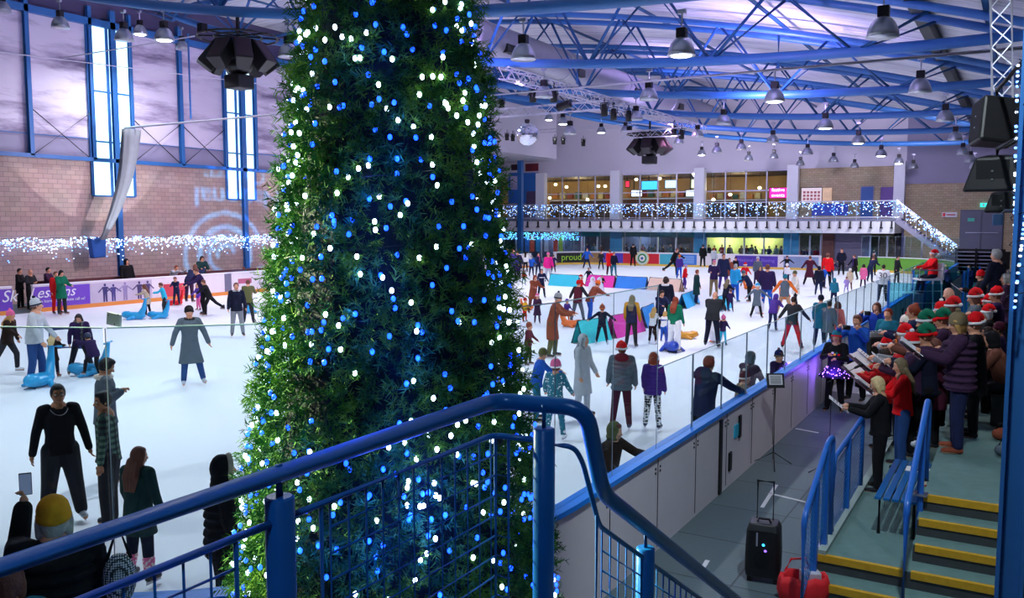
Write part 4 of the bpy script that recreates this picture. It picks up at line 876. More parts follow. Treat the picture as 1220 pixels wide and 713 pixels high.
wire = [Vector((TC.x+trad(z)*.93*math.cos(z*19), TC.y+trad(z)*.93*math.sin(z*19), z)) for z in np.linspace(.3, 7.5, 480)]
wb(MB().tube(wire, .003, 4), 'cable', mat('green_cable', '0c2416', .6), ts)

# ------------------------------------------------------------------ stand on the right: tiers, steps, rails
M_nose = mat('yellow_nosing', 'c99a1c', .6, noise=.22, scale=18); M_conc = mat('stair_tread', '5f7f7c', .7, noise=.2, scale=10, bump=.3, bscale=90); M_riser = mat('stair_riser', '3d4244', .8, noise=.3, scale=12, bump=.2)
t = thing('tiered_stand', 'grey green tiered stand with yellow edged steps on the right', 'stand', (-.4, 9, 0))
def tier(a, b, z0, z1, nm='platform'): wb(MB().span((a[0], a[1], z0), (b[0], b[1], z1)), nm, M_riser, t); wb(MB().span((a[0], a[1]+.005, z1), (b[0], b[1], z1+.012)), 'tread', M_conc, t)
def nose(x0, x1, y, z): wb(MB().span((x0, y-.012, z-.055), (x1, y+.04, z+.016)), 'nosing', M_nose, t)
tier((-1.66, 8.8), (-.8, 26), 0, .34); nose(-1.64, -.84, 8.8, .34)
tier((-1.66, 8.48), (-.05, 8.8), 0, .17); nose(-1.64, -.06, 8.48, .17); tier((-1.66, 8.16), (-.05, 8.48), 0, .02)
for k, z in enumerate((.34, .51, .68)): tier((-.8, 8.8+.3*k), (-.05, 9.1+.3*k), 0, z); nose(-.78, -.06, 8.8+.3*k, z)
tier((-.8, 9.7), (3, 30), 0, .85); nose(-.78, -.06, 9.7, .85)
tier((-.30, 14.5), (3, 30), .85, 1.25, 'upper_platform'); tier((-.05, 8.16), (3, 9.7), 0, .85, 'side_block')
wb(MB().span((-1.64, 8.8, .352), (-1.56, 26, .40)), 'edge_curb', mat('kerb_pale', '8fa09c', .7, noise=.1), t)
def mesh_panel(parent, x, ya, yb, za, zb_, h, step=.055, r=.003):
    m = MB(); n = max(1, int((yb-ya)/step))
    for k in range(n+1): q = k/n; y = ya+(yb-ya)*q; z = za+(zb_-za)*q; m.tube([(x, y, z), (x, y, z-h)], r, 5)
    for k in range(int(h/step)+1): m.tube([(x, ya, za-k*step), (x, yb, zb_-k*step)], r, 5)
    return wb(m, 'mesh_panel', M_blue, parent)
M_b2 = mat('blue_paint_light', '1f63bd', .35, noise=.08, scale=5)
t = thing('stand_railing', 'blue tube railing with mesh along the left edge of the stand steps', 'railing', (-1.6, 9, 0))
wb(MB().tube(fillet([(-1.62, 8.0, 0), (-1.62, 8.0, .98), (-1.62, 9.05, 1.46), (-1.62, 9.32, 1.46), (-1.62, 9.32, .34)], .1), .027, 14), 'handrail', M_b2, t, smooth=True)
wb(MB().tube(fillet([(-1.62, 9.42, .34), (-1.62, 9.42, 1.2), (-1.62, 11.3, 1.28), (-1.62, 11.3, .34)], .1), .027, 14), 'handrail', M_b2, t, smooth=True)
for y, z in ((8.5, 1.2), (10.3, 1.22), (9.0, 1.4)): wb(MB().span((-1.65, y-.035, .2), (-1.59, y+.035, z)), 'post', M_b2, t)
mesh_panel(t, -1.62, 8.06, 8.98, .92, 1.34, .72); mesh_panel(t, -1.62, 9.46, 11.25, 1.12, 1.18, .74)
for y in (8.55, 9.0, 9.42, 10.3, 11.3): wb(MB().box((-1.62, y, .36 if y > 8.8 else .19), (.06, .06, .012)), 'foot_plate', M_alu, t)
t = thing('stair_handrail', 'single blue handrail between the bench landing and the yellow edged steps', 'handrail', (-.8, 9, 0))
wb(MB().tube(fillet([(-.8, 8.35, 0), (-.8, 8.4, 1.12), (-.8, 10.05, 1.80), (-.8, 10.25, 1.72), (-.8, 10.25, .85)], .1), .030, 14), 'handrail', M_b2, t, smooth=True)
wb(MB().span((-.83, 9.66, .5), (-.77, 9.72, 1.62)), 'post', M_b2, t); wb(MB().box((-.8, 9.69, .87), (.07, .07, .01)), 'foot_plate', M_alu, t)
t = thing('bench', 'blue slatted bench on the landing beside the blue handrail', 'bench', (-1.02, 10.4, .35))
for k in range(5): wb(MB().box((-1.20+k*.085, 10.45, .78), (.034, .85, .014)), 'slat', M_blue, t, bevel=.004)
for y in (9.75, 11.15): wb(MB().tube([(-1.2, y, .35), (-1.2, y, .76), (-.86, y, .76), (-.86, y, .35)], .02, 8), 'leg_frame', M_black, t)
p = at_z(1099, 586, .80); t = thing('mug', 'small paper cup with a printed band on the blue bench', 'cup', (p.x, p.y, .795))
MB().lathe([(.028, 0), (.04, .13), (.037, .13), (.026, .01)], cap=False).build('cup', mat('cup_cream', 'c8b8a0', .6, noise=.2, scale=30), t, True); MB().lathe([(.032, .03), (.038, .09), (.0385, .09), (.0325, .03)], cap=False).build('cup_band', mat('cup_red', '8a3a30', .6, noise=.4, scale=60), t, True); MB().lathe([(.042, .13), (.042, .14), (.03, .15), (.001, .15)]).build('lid', M_black, t, True)
p = at_z(1096, 560, .80); t = thing('song_sheet', 'white sheet of paper lying flat on the blue bench', 'paper', (p.x, p.y, .798)); MB().box((0, 0, 0), (.15, .105, .003)).build('sheet', M_paper, t)
for k in range(6): MB().box((-.09+k*.035, 0, .004), (.006, .08, .001)).build('print_line', M_blackpl, t)
# the blue pillar at the right edge
t = thing('pillar', 'blue steel pillar at the right edge of the photo', 'pillar', (.03, 7.9, 0))
m = MB(); 
for x in (-.03, .14): m.span((x-.04, 7.75, 0), (x-.01, 8.05, 10.2))
m.span((-.07, 7.88, 0), (.13, 7.92, 10.2)); wb(m, 'steel_section', M_bluesteel, t); wb(MB().span((-.12, 7.7, 0), (.18, 8.1, .02)), 'base_plate', M_alu, t)
ts2 = thing('string_lights', 'blue white string lights wound around the pillar at the right edge', 'lights', (.0, 7.9, 3.2))
pts2 = [Vector((.03+.13*math.cos(q*2.1), 7.9+.20*math.sin(q*2.1), 3.0+q*.013+random.uniform(-.05, .05))) for q in range(150)]
bulbs(ts2, pts2, .012, M_icw, M_icb, .5, 60)
wb(MB().tube([Vector((.03+.125*math.cos(q*.6), 7.9+.19*math.sin(q*.6), 3.0+q*.02)) for q in range(100)], .004, 4), 'cable', M_black, ts2)
# loudspeakers hung on the pillar
def lsp(loc, rot, label, dims, flip=False):
    t = thing('loudspeaker', label, 'loudspeaker', loc); a, b_, c = dims; M = rot.to_matrix().to_4x4()
    top = .62 if flip else 1
    o = MB().loft([[Vector((i*a*.5, j*b_*.5*(1 if i > 0 else .75), -c/2)) for i, j in ((-1, -1), (1, -1), (1, 1), (-1, 1))], [Vector((i*a*.5*top, j*b_*.5*top*(1 if i > 0 else .75), c/2)) for i, j in ((-1, -1), (1, -1), (1, 1), (-1, 1))]], M=M).build('cabinet', M_blackpl, t, bevel=.03)
    MB().box((a*.5 if not flip else a*.41, 0, 0), (.008, b_*.42*top, c*.42), M).build('grille', mat('grille_black', '08080a', .6, noise=.3, scale=90), t)
    MB().tube([(0, 0, 0), (.0, 0, c*.75)], .02, 8).build('bracket_arm', M_black, t); wb(MB().tube([Vector(loc)+Vector((0, 0, c*.7)), Vector((.03, 8.0, loc[2]+c*.7))], .022, 8), 'wall_arm', M_black, t)
    for z in (-.15*c, .1*c): MB().ell(M @ Vector((a*.51 if not flip else a*.45, 0, z)), (.012, .012, .012), n=8, m=5).build('rivet', M_alu, t)
    return t
from mathutils import Euler
lsp(at_d(1186, 146, 9.0), Euler((R(8), R(-6), R(200))), 'upright black loudspeaker, highest of those by the right pillar', (.38, .36, .48))
lsp(at_d(1187, 206, 8.6), Euler((0, R(8), R(-100))), 'wide tapered black loudspeaker hanging below the upright one by the right pillar', (.40, .56, .34), True)
lsp(at_d(1196, 240, 11), Euler((0, R(8), R(-100))), 'smaller black loudspeaker tucked behind the wide one by the pillar', (.34, .42, .26), True)
t = thing('spot_lamp', 'small pale blue spotlight on a bracket beside the pillar lights', 'lamp', at_d(1189, 262, 9.2)); MB().box((0, 0, 0), (.05, .06, .06)).build('head', mat('pale_blue_glass', '8ab8e8', .3), t, bevel=.01); MB().tube([(0, 0, .05), (.06, 0, .10), (.17, .0, .10)], .015, 8).build('arm', M_alu, t)
lattice(at_d(1195, 150, 9.6), at_d(1192, -40, 9.4), .2, 'vertical grey lattice mast above the loudspeakers by the right pillar')

# ------------------------------------------------------------------ things on the walkway
p = at_z(909, 690, 0); t = thing('trolley_speaker', 'black trolley loudspeaker with raised handle on the walkway floor', 'loudspeaker', (p.x, p.y, 0), R(-22)+YAW)
rings = []
for z, wx, wy in ((.06, .165, .14), (.12, .175, .15), (.30, .175, .155), (.55, .165, .15), (.62, .14, .12)): rings.append([Vector((wx*sx_*(1 if abs(sx_) else 0), wy*sy_, z)) for sx_, sy_ in ((-1, -.8), (-.8, -1), (.8, -1), (1, -.8), (1, .8), (.8, 1), (-.8, 1), (-1, .8))])
MB().loft(rings).build('cabinet', M_blackpl, t, bevel=.012)
MB().box((0, -.152, .36), (.12, .006, .20)).build('front_grille', mat('grille_black', '08080a', .6), t); MB().lathe([(.07, 0), (.075, .012), (.03, .016), (.001, .01)], Matrix.Translation((0, -.158, .27)) @ Matrix.Rotation(PI/2, 4, 'X')).build('driver', M_black, t)
for k, (x, z, c) in enumerate(((-.05, .30, 'blue'), (.03, .36, 'violet'), (.01, .42, 'sky'))): MB().ell((x, -.165, z), (.014, .006, .014), n=8, m=5).build('indicator_light', mat('ind_'+c, hx(C[c]), .4, emit=5), t)
MB().box((-.055, -.16, .47), (.008, .004, .07)).build('side_lettering', mat('pale_print', '9a9aa8', .5), t)
for x in (-.08, .08): MB().tube([(x, .06, .5), (x, .06, 1.02)], .010, 8).build('handle_tube', M_black, t)
MB().tube([(-.09, .06, 1.02), (.09, .06, 1.02)], .014, 8).build('handle_grip', M_black, t); MB().tube([(-.07, -.04, .61), (-.05, -.04, .655), (.05, -.04, .655), (.07, -.04, .61)], .012, 8).build('top_handle', M_black, t)
for x in (-.13, .13): MB().lathe([(.05, -.02), (.055, 0), (.05, .02)], Matrix.Translation((x, .10, .055)) @ Matrix.Rotation(PI/2, 4, 'Y'), 16).build('wheel', M_black, t); MB().box((x, -.09, .03), (.02, .02, .03)).build('foot', M_black, t)
p = at_z(957, 716, 0); t = thing('open_bag', 'bright red open bag with a clear tub inside, beside the blue rail foot', 'bag', (p.x, p.y, 0), .5)
m = MB(); n = 20; rings = []
for z, a, b_ in ((0, .22, .15), (.1, .25, .17), (.2, .24, .16), (.27, .22, .14), (.25, .20, .12), (.1, .20, .12), (.03, .2, .12)): rings.append([Vector((a*math.cos(2*PI*j/n)*(1+.05*math.sin(3*j)), b_*math.sin(2*PI*j/n)*(1+.07*math.cos(5*j)), z+.015*math.sin(j*2.1))) for j in range(n)])
m.loft(rings).build('bag_body', mat('bag_red', 'd81824', .7, noise=.15, scale=10, bump=.4, bscale=20), t, True)
MB().box((.06, 0, .22), (.09, .07, .08)).build('plastic_tub', mat('tub', 'b8b8c4', .3, noise=.3, scale=20), t, bevel=.01); MB().tube([(-.15, .12, .25), (-.1, .1, .38), (.05, .12, .38), (.1, .14, .25)], .012, 8).build('carry_handle', plast('brightred'), t)
def tape(pts_, label):
    a, b_ = [at_z(x, y, .004) for x, y in pts_]; tag(MB().bar(a, b_, .05, .004).build('tape_mark', M_paper), label, 'tape')
tape(((916, 588), (974, 602)), 'white tape line on the walkway floor above the trolley loudspeaker'); tape(((908, 605), (925, 578)), 'white tape strip crossing beside the trolley loudspeaker handle')
tape(((832, 686), (843, 668)), 'faint white tape patch on the floor left of the trolley loudspeaker'); tape(((948, 511), (975, 516)), 'short white tape line below the singer with the lit skirt')
def tripod(t, h, base=.3, r=.012):
    MB().tube([(0, 0, .12), (0, 0, h)], r, 10).build('pole', M_black, t)
    for k in range(3):
        a = k*2*PI/3+.3; MB().tube([(0, 0, .22), (base*math.cos(a), base*math.sin(a), .012)], .009, 8).build('leg', M_black, t)
p = at_z(921, 556, 0); t = thing('music_stand', 'black music stand with a sheet standing against the rink boards', 'music stand', p, YAW); tripod(t, 1.25, .32)
M_ = Matrix.Translation((0, 0, 1.32)) @ Matrix.Rotation(R(-20), 4, 'X'); MB().box((0, 0, 0), (.13, .012, .11), M_).build('desk', M_black, t); MB().box((0, -.016, .01), (.10, .003, .075), M_).build('sheet', M_paper, t)
for k in range(5): MB().box((0, -.021, .06-k*.025), (.08, .002, .005), M_).build('music_line', M_blackpl, t)
p = at_z(987, 569, 0); t = thing('microphone_stand', 'black microphone stand before the singer in the light trimmed skirt', 'microphone stand', p, YAW); tripod(t, 1.45, .30, .010)
MB().tube([(-.06, 0, 1.40), (.36, .02, 1.62)], .008, 8).build('boom', M_black, t); MB().cap((.34, .02, 1.61), (.38, .02, 1.63), .018, .02).build('microphone', M_black, t, True); MB().ell((.42, .02, 1.65), (.035, .03, .035)).build('mic_grille', M_blackpl, t, True)
p = at_z(1040, 474, 0); t = thing('speaker_table', 'tall black draped box with a small mixer on top beside the boards', 'table', p, YAW+.2)
m = MB(); rings = [[Vector((.27*c*(1+.03*math.sin(k*7+z*3)), .25*s*(1+.03*math.cos(k*5+z*3)), z)) for k, (c, s) in enumerate([(-1, -1), (-.5, -1.03), (0, -.97), (.5, -1.03), (1, -1), (1.03, 0), (1, 1), (0, 1), (-1, 1), (-1.03, 0)])] for z in (0, .5, 1.0, 1.28, 1.30)]
m.loft(rings).build('drape', mat('drape_black', '0a0a0d', .9), t); MB().box((-.05, -.03, 1.36), (.17, .14, .05)).build('mixer', mat('mixer_grey', '8a8c92', .5, noise=.3, scale=30), t, bevel=.01)
for k in range(4): MB().box((-.16+k*.07, -.10, 1.42), (.012, .03, .008)).build('fader', M_black, t)
MB().ell((.12, 0, 1.38), (.06, .06, .08)).build('headphones', mat('pale_grey', 'a8aab0', .4), t, True)

# ------------------------------------------------------------------ things on the ice
def flag(pa, pb, h, c, label):
    a = at_z(*pa, .03); b = at_z(*pb, .03); d = (b-a); L = d.length; u = d.normalized(); n = Vector((-u.y, u.x, 0)); 
    t = thing('course_barrier', label, 'barrier', (a+b)/2, group='low coloured barriers on the ice')
    fr = MB()
    for p_ in (a, b): fr.tube([p_+n*.22, p_+Vector((0, 0, h)), p_-n*.22, p_+n*.22], .022, 6)
    fr.tube([a+Vector((0, 0, h)), b+Vector((0, 0, h))], .022, 6); wb(fr, 'frame', M_blackpl, t)
    for s_ in (1, -1):
        rings = []
        for k in range(9):
            q = k/8; o_ = .012*math.sin(k*2.3+s_); rings.append([a.lerp(b, q)+n*s_*(.24*(1-z)+o_+.01)+Vector((0, 0, z*h)) for z in (0, .25, .5, .75, 1)]+[a.lerp(b, q)+n*s_*(.23*(1-z)+o_)+Vector((0, 0, z*h)) for z in (1, .75, .5, .25, 0)])
        wb(MB().loft(rings), 'fabric_panel', mat('banner_'+c, hx(c), .55, noise=.06, scale=3), t, smooth=False)
flag((656, 340), (690, 342), .66, '2fc4dc', 'long turquoise barrier panel in the far row, leftmost'); flag((700, 341), (733, 343), .66, 'f024a8', 'magenta barrier panel in the far row behind seated children')
flag((735, 343), (771, 345), .66, '1f86e8', 'bright blue barrier panel in the far row'); flag((774, 345), (812, 348), .66, 'f4cdb8', 'peach barrier panel at the right of the far row')
flag((812, 368), (828, 361), .60, '2ba8e0', 'cyan barrier panel turned sideways at the right corner'); flag((688, 410), (722, 404), .70, '3ad0d8', 'turquoise barrier panel nearest the camera behind the small child in navy')
flag((727, 403), (762, 394), .70, 'e83cb0', 'magenta barrier panel in the near row left of the woman in the navy waistcoat'); flag((764, 391), (778, 384), .70, '2488e0', 'blue barrier panel in the near row right of the woman in the navy waistcoat')
flag((855, 371), (866, 366), .6, '38c0e8', 'cyan barrier panel end behind the man in tan trousers')
# skating aids
def seal_aid(px, py, rz, c, label, s=1.0):
    p = at_z(px, py, .03); t = thing('seal_skating_aid', label, 'skating aid', p, rz, group='seal shaped skating aids'); m_ = plast(c, .3)
    mb = MB(); mb.ell((.0, 0, .16*s), (.48*s, .22*s, .16*s)); mb.ell((.30*s, 0, .20*s), (.22*s, .16*s, .15*s)); mb.chain([(-.25*s, 0, .15*s), (-.42*s, 0, .45*s), (-.50*s, 0, .82*s)], [.16*s, .10*s, .055*s])
    mb.ell((.42*s, 0, .16*s), (.12*s, .09*s, .07*s)); mb.cap((-.05*s, -.2*s, .1*s), (.1*s, -.34*s, .04*s), .08*s, .04*s); mb.cap((-.05*s, .2*s, .1*s), (.1*s, .34*s, .04*s), .08*s, .04*s)
    mb.build('seal_body', m_, t, voxel=.022*s, sm=3)
    MB().tube([(-.50*s, -.24*s, .84*s), (-.50*s, .24*s, .84*s)], .028*s, 10).build('handle', m_, t, True)
    for y in (-.08, .08): MB().ell((.44*s, y*s, .22*s), (.02*s, .02*s, .02*s), n=8, m=5).build('eye', M_black, t, True)
    for y in (-.12, .12): MB().box((0, y*s, .01), (.4*s, .012, .012)).build('runner', M_alu, t)
    return t
seal_aid(160, 381, R(205), 'sky', 'blue seal skating aid pushed by the girl in the beige coat', .95); seal_aid(189, 380, R(205), 'sky', 'blue seal skating aid pushed by the child in cyan', .85)
seal_aid(208, 364, R(205), 'brightred', 'red seal skating aid in front of the child in navy', .8); seal_aid(48, 461, R(-62), 'sky', 'large blue seal skating aid facing the camera beside the blonde child', 1.0)
seal_aid(106, 448, R(215), 'sky', 'blue seal skating aid held by the crouching helmeted child', .95); seal_aid(296, 373, R(120), 'sky', 'blue seal skating aid behind the boy in the black jacket', .9)
seal_aid(800, 419, R(-60), 'royal', 'royal blue skating aid ridden by the little blond child', 1.0); seal_aid(818, 404, R(40), 'mustard', 'yellow orange skating aid beside the woman in the green jumper', .75)
seal_aid(681, 390, R(20), 'orange', 'orange skating aid between the legs of the couple', .8); seal_aid(893, 345, R(30), 'orange', 'orange skating aid by the child in the red Santa suit', .7); seal_aid(935, 357, R(60), 'orange', 'orange skating aid before the grey waistcoat skater', .7)
seal_aid(628, 370, R(60), 'orange', 'orange skating aid in front of the small child in yellow and red', .6)
def penguin_aid(px, py, rz, label, s=1.0, back='black'):
    p = at_z(px, py, .03); t = thing('penguin_skating_aid', label, 'skating aid', p, rz, group='penguin skating aids')
    MB().lathe([(.14*s, .03*s), (.22*s, .12*s), (.24*s, .35*s), (.19*s, .6*s), (.12*s, .68*s), (.135*s, .78*s), (.11*s, .9*s), (.03*s, .96*s)], n=18).build('body', plast(back, .3), t, True)
    MB().ell((.07*s, 0, .36*s), (.19*s, .18*s, .28*s)).build('belly', plast('white', .3), t, True); MB().ell((.13*s, 0, .80*s), (.09*s, .035*s, .03*s)).build('beak', plast('orange'), t, True)
    for y in (-.09, .09): MB().ell((.10*s, y*s, .02*s), (.14*s, .06*s, .03*s)).build('foot', plast('orange'), t, True); MB().ell((.105*s, y*.5*s, .86*s), (.02*s, .02*s, .02*s), n=8, m=5).build('eye', M_alu, t, True)
    MB().tube([(-.1*s, -.28*s, .72*s), (-.16*s, 0, .74*s), (-.1*s, .28*s, .72*s)], .022*s, 8).build('handle', plast('orange'), t, True)
penguin_aid(706, 351, R(-60), 'white bellied penguin aid in front of the magenta barrier, left of its twin', .95, 'white'); penguin_aid(714, 352, R(-60), 'white bellied penguin aid in front of the magenta barrier, right of its twin', .95, 'white')
penguin_aid(853, 408, R(140), 'white penguin aid between the bending man and the boards', .95, 'white'); penguin_aid(904, 374, R(20), 'white penguin aid pushed by the child in grey', .8, 'white')
# blue team frame behind the man in grey and the woman in the parka
a = at_z(63, 470, .03); p = at_z(82, 440, .03); t = thing('push_frame', 'blue padded push frame between the man in grey and the woman in the parka', 'frame', p, YAW+.1)
for z in (.55, 1.02): MB().tube(fillet([(-.42, 0, z), (.42, 0, z)], .1), .055, 12).build('padded_bar', mat('pad_blue', '243a86', .6), t, True)
for x in (-.42, .42): MB().tube([(x, 0, .03), (x, 0, 1.02)], .03, 10).build('upright', mat('pad_blue', '243a86', .6), t, True)
# high chair of the steward in the Santa hat
p = at_d(1100, 352, 29); cx, cy = p.x, p.y
t = thing('high_chair', 'white tall steward chair beside the boards, occupied by the person in red', 'chair', (cx, cy, 0), YAW)
for x in (-.45, .45):
    for y in (-.3, .3): MB().tube([(x*1.15, y, 0), (x, y, 1.75 if x > 0 else 1.7)], .035, 8).build('leg', M_white, t)
MB().box((.12, 0, 1.78), (.36, .3, .03)).build('seat', M_white, t); MB().box((.50, 0, 2.05), (.03, .3, .28)).build('backrest', M_white, t); MB().box((-.5, 0, 1.32), (.22, .3, .02)).build('foot_board', M_white, t)
for z in (.5, 1.0, 1.4): MB().tube([(-.5, -.3, z), (.5, -.3, z)], .022, 8).build('crossbar', M_white, t)
for y in (-.3, .3): MB().tube([(-.3, y, 1.8), (-.3, y, 2.1), (.45, y, 2.1)], .02, 8).build('armrest', M_alu, t)
# arrow marks on the lit outside face of the boards, right of it blue padding
ya = at_x(1076, 355, XR+.11); wb(MB().bar((XR+.108, ya.y-.25, .5), (XR+.108, ya.y+.25, .8), .05, .01), 'arrow_mark', M_black, tr); wb(MB().bar((XR+.108, ya.y-.25, .8), (XR+.108, ya.y+.25, .5), .05, .01), 'arrow_mark', M_black, tr)
# player bench glazing behind the photographers
t = thing('bench_enclosure', 'turquoise tinted glass enclosure beyond the two photographers', 'enclosure', (-2.6, 28, 0))
gt = glass_mat('teal_glass', (.45, .80, .86), .12)
for i, (x0, y0_, x1, y1_) in enumerate(((-3.3, 27, -1.7, 27), (-3.3, 33.5, -1.7, 33.5), (-1.7, 27, -1.7, 36), (-3.3, 38, -1.4, 38))):
    wb(MB().bar((x0, y0_, 1.0), (x1, y1_, 1.0), .03, 1.9), 'glass_pane', gt, t)
    for q in (0, 1): wb(MB().span(((x0, x1)[q]-.03, (y0_, y1_)[q]-.03, 0), ((x0, x1)[q]+.03, (y0_, y1_)[q]+.03, 2.0)), 'post', M_b2, t)
# notice taped to the glass of the near corner
def corner_pt(px, py, r=3.95):
    c = Vector((XR-4, Y0+4)); d = ray(px, py)
    A = d.x**2+d.y**2; B = -2*(d.x*c.x+d.y*c.y); Cc = c.x**2+c.y**2-r*r; D = B*B-4*A*Cc
    if D < 0: return None
    k = (-B-math.sqrt(D))/(2*A); return Vector((d.x*k, d.y*k, CAMZ+d.z*k))
p = corner_pt(136, 381)
if p is None or p.x < XR-4: p = at_y(136, 381, Y0-.06)
t = thing('glass_notice', 'small clear notice plate with three bolts on the glass above the skaters', 'notice', p, R(8)); MB().box((0, 0, 0), (.062, .006, .042), Matrix.Rotation(R(7), 4, 'Y')).build('plate', mat('plate_grey', 'b4b8c4', .4), t)
for x, z in ((-.045, .03), (.045, .035), (.01, -.03)): MB().ell((x, -.008, z), (.006, .004, .006), n=8, m=5).build('bolt', M_black, t)
# spectator step outside the near boards
t = thing('viewing_step', 'low dark viewing step outside the near boards at the bottom left', 'platform', (-6.5, 2.0, 0)); wb(MB().span((-12, .9, 0), (-4.35, 2.85, .28)), 'deck', M_floor, t); wb(MB().span((-12, .86, .2), (-4.35, .9, .28)), 'nosing', M_nose, t)
# ------------------------------------------------------------------ people
NP = 0
def person(loc, H, yaw, label, P, O, group=None, vx=.012, near=False):
    """local frame: +X forward, +Y left, +Z up.  P = pose, O = outfit"""
    global NP; NP += 1
    t = thing('person', label, 'person', loc, yaw, group)
    kid = H < 1.35; hs = 1.0 if not kid else 1.22 if H > 1.0 else 1.35
    g = lambda k, d: P.get(k, d); o = lambda k, d=None: O.get(k, d)
    lean = R(g('lean', 2)); T = Vector((math.sin(lean), 0, math.cos(lean))); F = Vector((math.cos(lean), 0, -math.sin(lean))); Yv = Vector((0, 1, 0))
    skate = o('shoe', 'skate') == 'skate'; foot = .04*H+(.055 if skate else 0)
    pel = Vector((0, 0, 0)); hip = {}; knee = {}; ank = {}; fdir = {}
    for s, k in ((1, 'L'), (-1, 'R')):
        f, kn, ab = g('leg'+k, (4, 6, 4)); f = R(f); kn = R(kn); ab = R(ab)
        hip[k] = Vector((0, s*.052*H, -.01*H))
        d1 = Vector((math.sin(f)*math.cos(ab), s*math.sin(ab), -math.cos(f)*math.cos(ab))); knee[k] = hip[k]+d1*.238*H
        d2 = Vector((math.sin(f-kn)*math.cos(ab), s*math.sin(ab), -math.cos(f-kn)*math.cos(ab))); ank[k] = knee[k]+d2*.232*H
        q = g('toe', 8)*s; fdir[k] = Vector((math.cos(R(q))*math.cos(min(0, f-kn+.3)), math.sin(R(q)), 0)).normalized()
    lift = foot-min(ank['L'].z, ank['R'].z)
    if g('seat', None) is not None: lift = g('seat', .45)+.075*H
    up = Vector((0, 0, lift))
    pel = pel+up
    for k in 'LR': hip[k] += up; knee[k] += up; ank[k] += up
    sw = .102*H*(1 if not kid else .95)*o('wide', 1)
    chest = pel+T*.24*H; neck = pel+T*.315*H; sh = {}; elb = {}; wr = {}; hd = {}
    for s, k in ((1, 'L'), (-1, 'R')):
        f, ab, e, a2 = g('arm'+k, (5, 10, 12, 4)); f = R(f)+lean*.4; ab = R(ab); a2 = R(a2); e = R(e)
        sh[k] = pel+T*.288*H+Yv*s*sw
        d1 = Vector((math.sin(f)*math.cos(ab), s*math.sin(ab), -math.cos(f)*math.cos(ab))); elb[k] = sh[k]+d1*.165*H
        d2 = Vector((math.sin(f+e)*math.cos(a2), s*math.sin(a2), -math.cos(f+e)*math.cos(a2))); wr[k] = elb[k]+d2*.145*H; hd[k] = d2
    hp, hy = g('head', (0, 0)); hT = (T*.6+Vector((0, 0, .4))).normalized()
    hr = Matrix.Rotation(R(hy), 3, 'Z') @ Matrix.Rotation(R(hp)+lean*.5, 3, 'Y')
    hc = neck+hT*(.072*H*(.8+.2*hs))+hr @ Vector((.012*H, 0, .012*H*hs)); hl = .070*H*hs
    HM = Matrix.Translation(hc) @ hr.to_4x4()
    def hp_(x, y, z): return HM @ Vector((x*hl, y*hl, z*hl))
    # --- body: one continuous surface
    b = MB(); sk = o('skin', 'skin')
    b.ell(hc, (hl*.78, hl*.64, hl*.98), hr, 16, 12); b.ell(hp_(.24, 0, -.50), (hl*.50, hl*.46, hl*.46), hr); b.ell(hp_(.44, 0, -.72), (hl*.24, hl*.26, hl*.20), hr)
    b.cap(hp_(.74, 0, .02), hp_(.88, 0, -.22), hl*.08, hl*.13, 8); b.ell(hp_(.60, .26, -.22), (hl*.2, hl*.2, hl*.2), hr, 8, 6); b.ell(hp_(.60, -.26, -.22), (hl*.2, hl*.2, hl*.2), hr, 8, 6)
    for s in (1, -1): b.ell(hp_(-.04, s*.64, -.08), (hl*.14, hl*.08, hl*.22), hr, 8, 6)
    b.cap(hp_(-.12, 0, -.5), neck-T*.03*H, hl*.44, hl*.50); b.cap(neck-T*.02*H, pel+T*.02*H, .058*H, .062*H); b.ell(chest, (.055*H, .085*H, .08*H))
    for s, k in ((1, 'L'), (-1, 'R')):
        b.chain([neck-T*.03*H, sh[k], elb[k], wr[k]], [.035*H, .031*H, .022*H, .0150*H]); b.chain([pel, hip[k], knee[k], ank[k], ank[k]-Vector((0, 0, .02*H))], [.06*H, .045*H, .03*H, .022*H, .022*H])
        b.cap(ank[k]-Vector((0, 0, .02*H)), ank[k]+fdir[k]*.09*H-Vector((0, 0, .025*H)), .022*H, .018*H)
        # hand with four fingers and thumb
        d = hd[k].normalized(); side = Vector((0, s, 0)); n = d.cross(side).normalized(); side = n.cross(d).normalized(); pc = wr[k]+d*.030*H
        if not g('grip', 0): n = n
        u = side if abs(side.z) < 2 else side; hs_ = H
        palm_u = n if abs(d.z) > .7 else side*1.0  # knuckle line
        palm_n = d.cross(palm_u).normalized()*(-s)
        b.cap(pc-palm_u*.011*H, pc+palm_u*.011*H, .0155*H, .0155*H, 8); b.cap(wr[k], pc, .0135*H, .015*H, 8)
        fl = (.037, .043, .041, .032); curl = R(g('curl', 28))
        for q in range(4):
            off = (q-1.5)*.0098*H; p0 = pc+palm_u*off+d*.012*H; dd = (d*math.cos(curl*.5)+palm_n*math.sin(curl*.5)); p1 = p0+dd*fl[q]*.55*H; d3 = (d*math.cos(curl*1.8)+palm_n*math.sin(curl*1.8)); p2 = p1+d3*fl[q]*.5*H
            b.chain([p0, p1, p2], [.0056*H, .0050*H, .0042*H], 7)
        b.chain([pc-palm_u*.014*H-d*.006*H, pc-palm_u*.026*H+d*.010*H+palm_n*.006*H, pc-palm_u*.028*H+d*.028*H+palm_n*.012*H], [.0068*H, .0058*H, .0048*H], 7)
    b.build('body', skinm(sk), t, voxel=max(vx*.8, .007), sm=2)
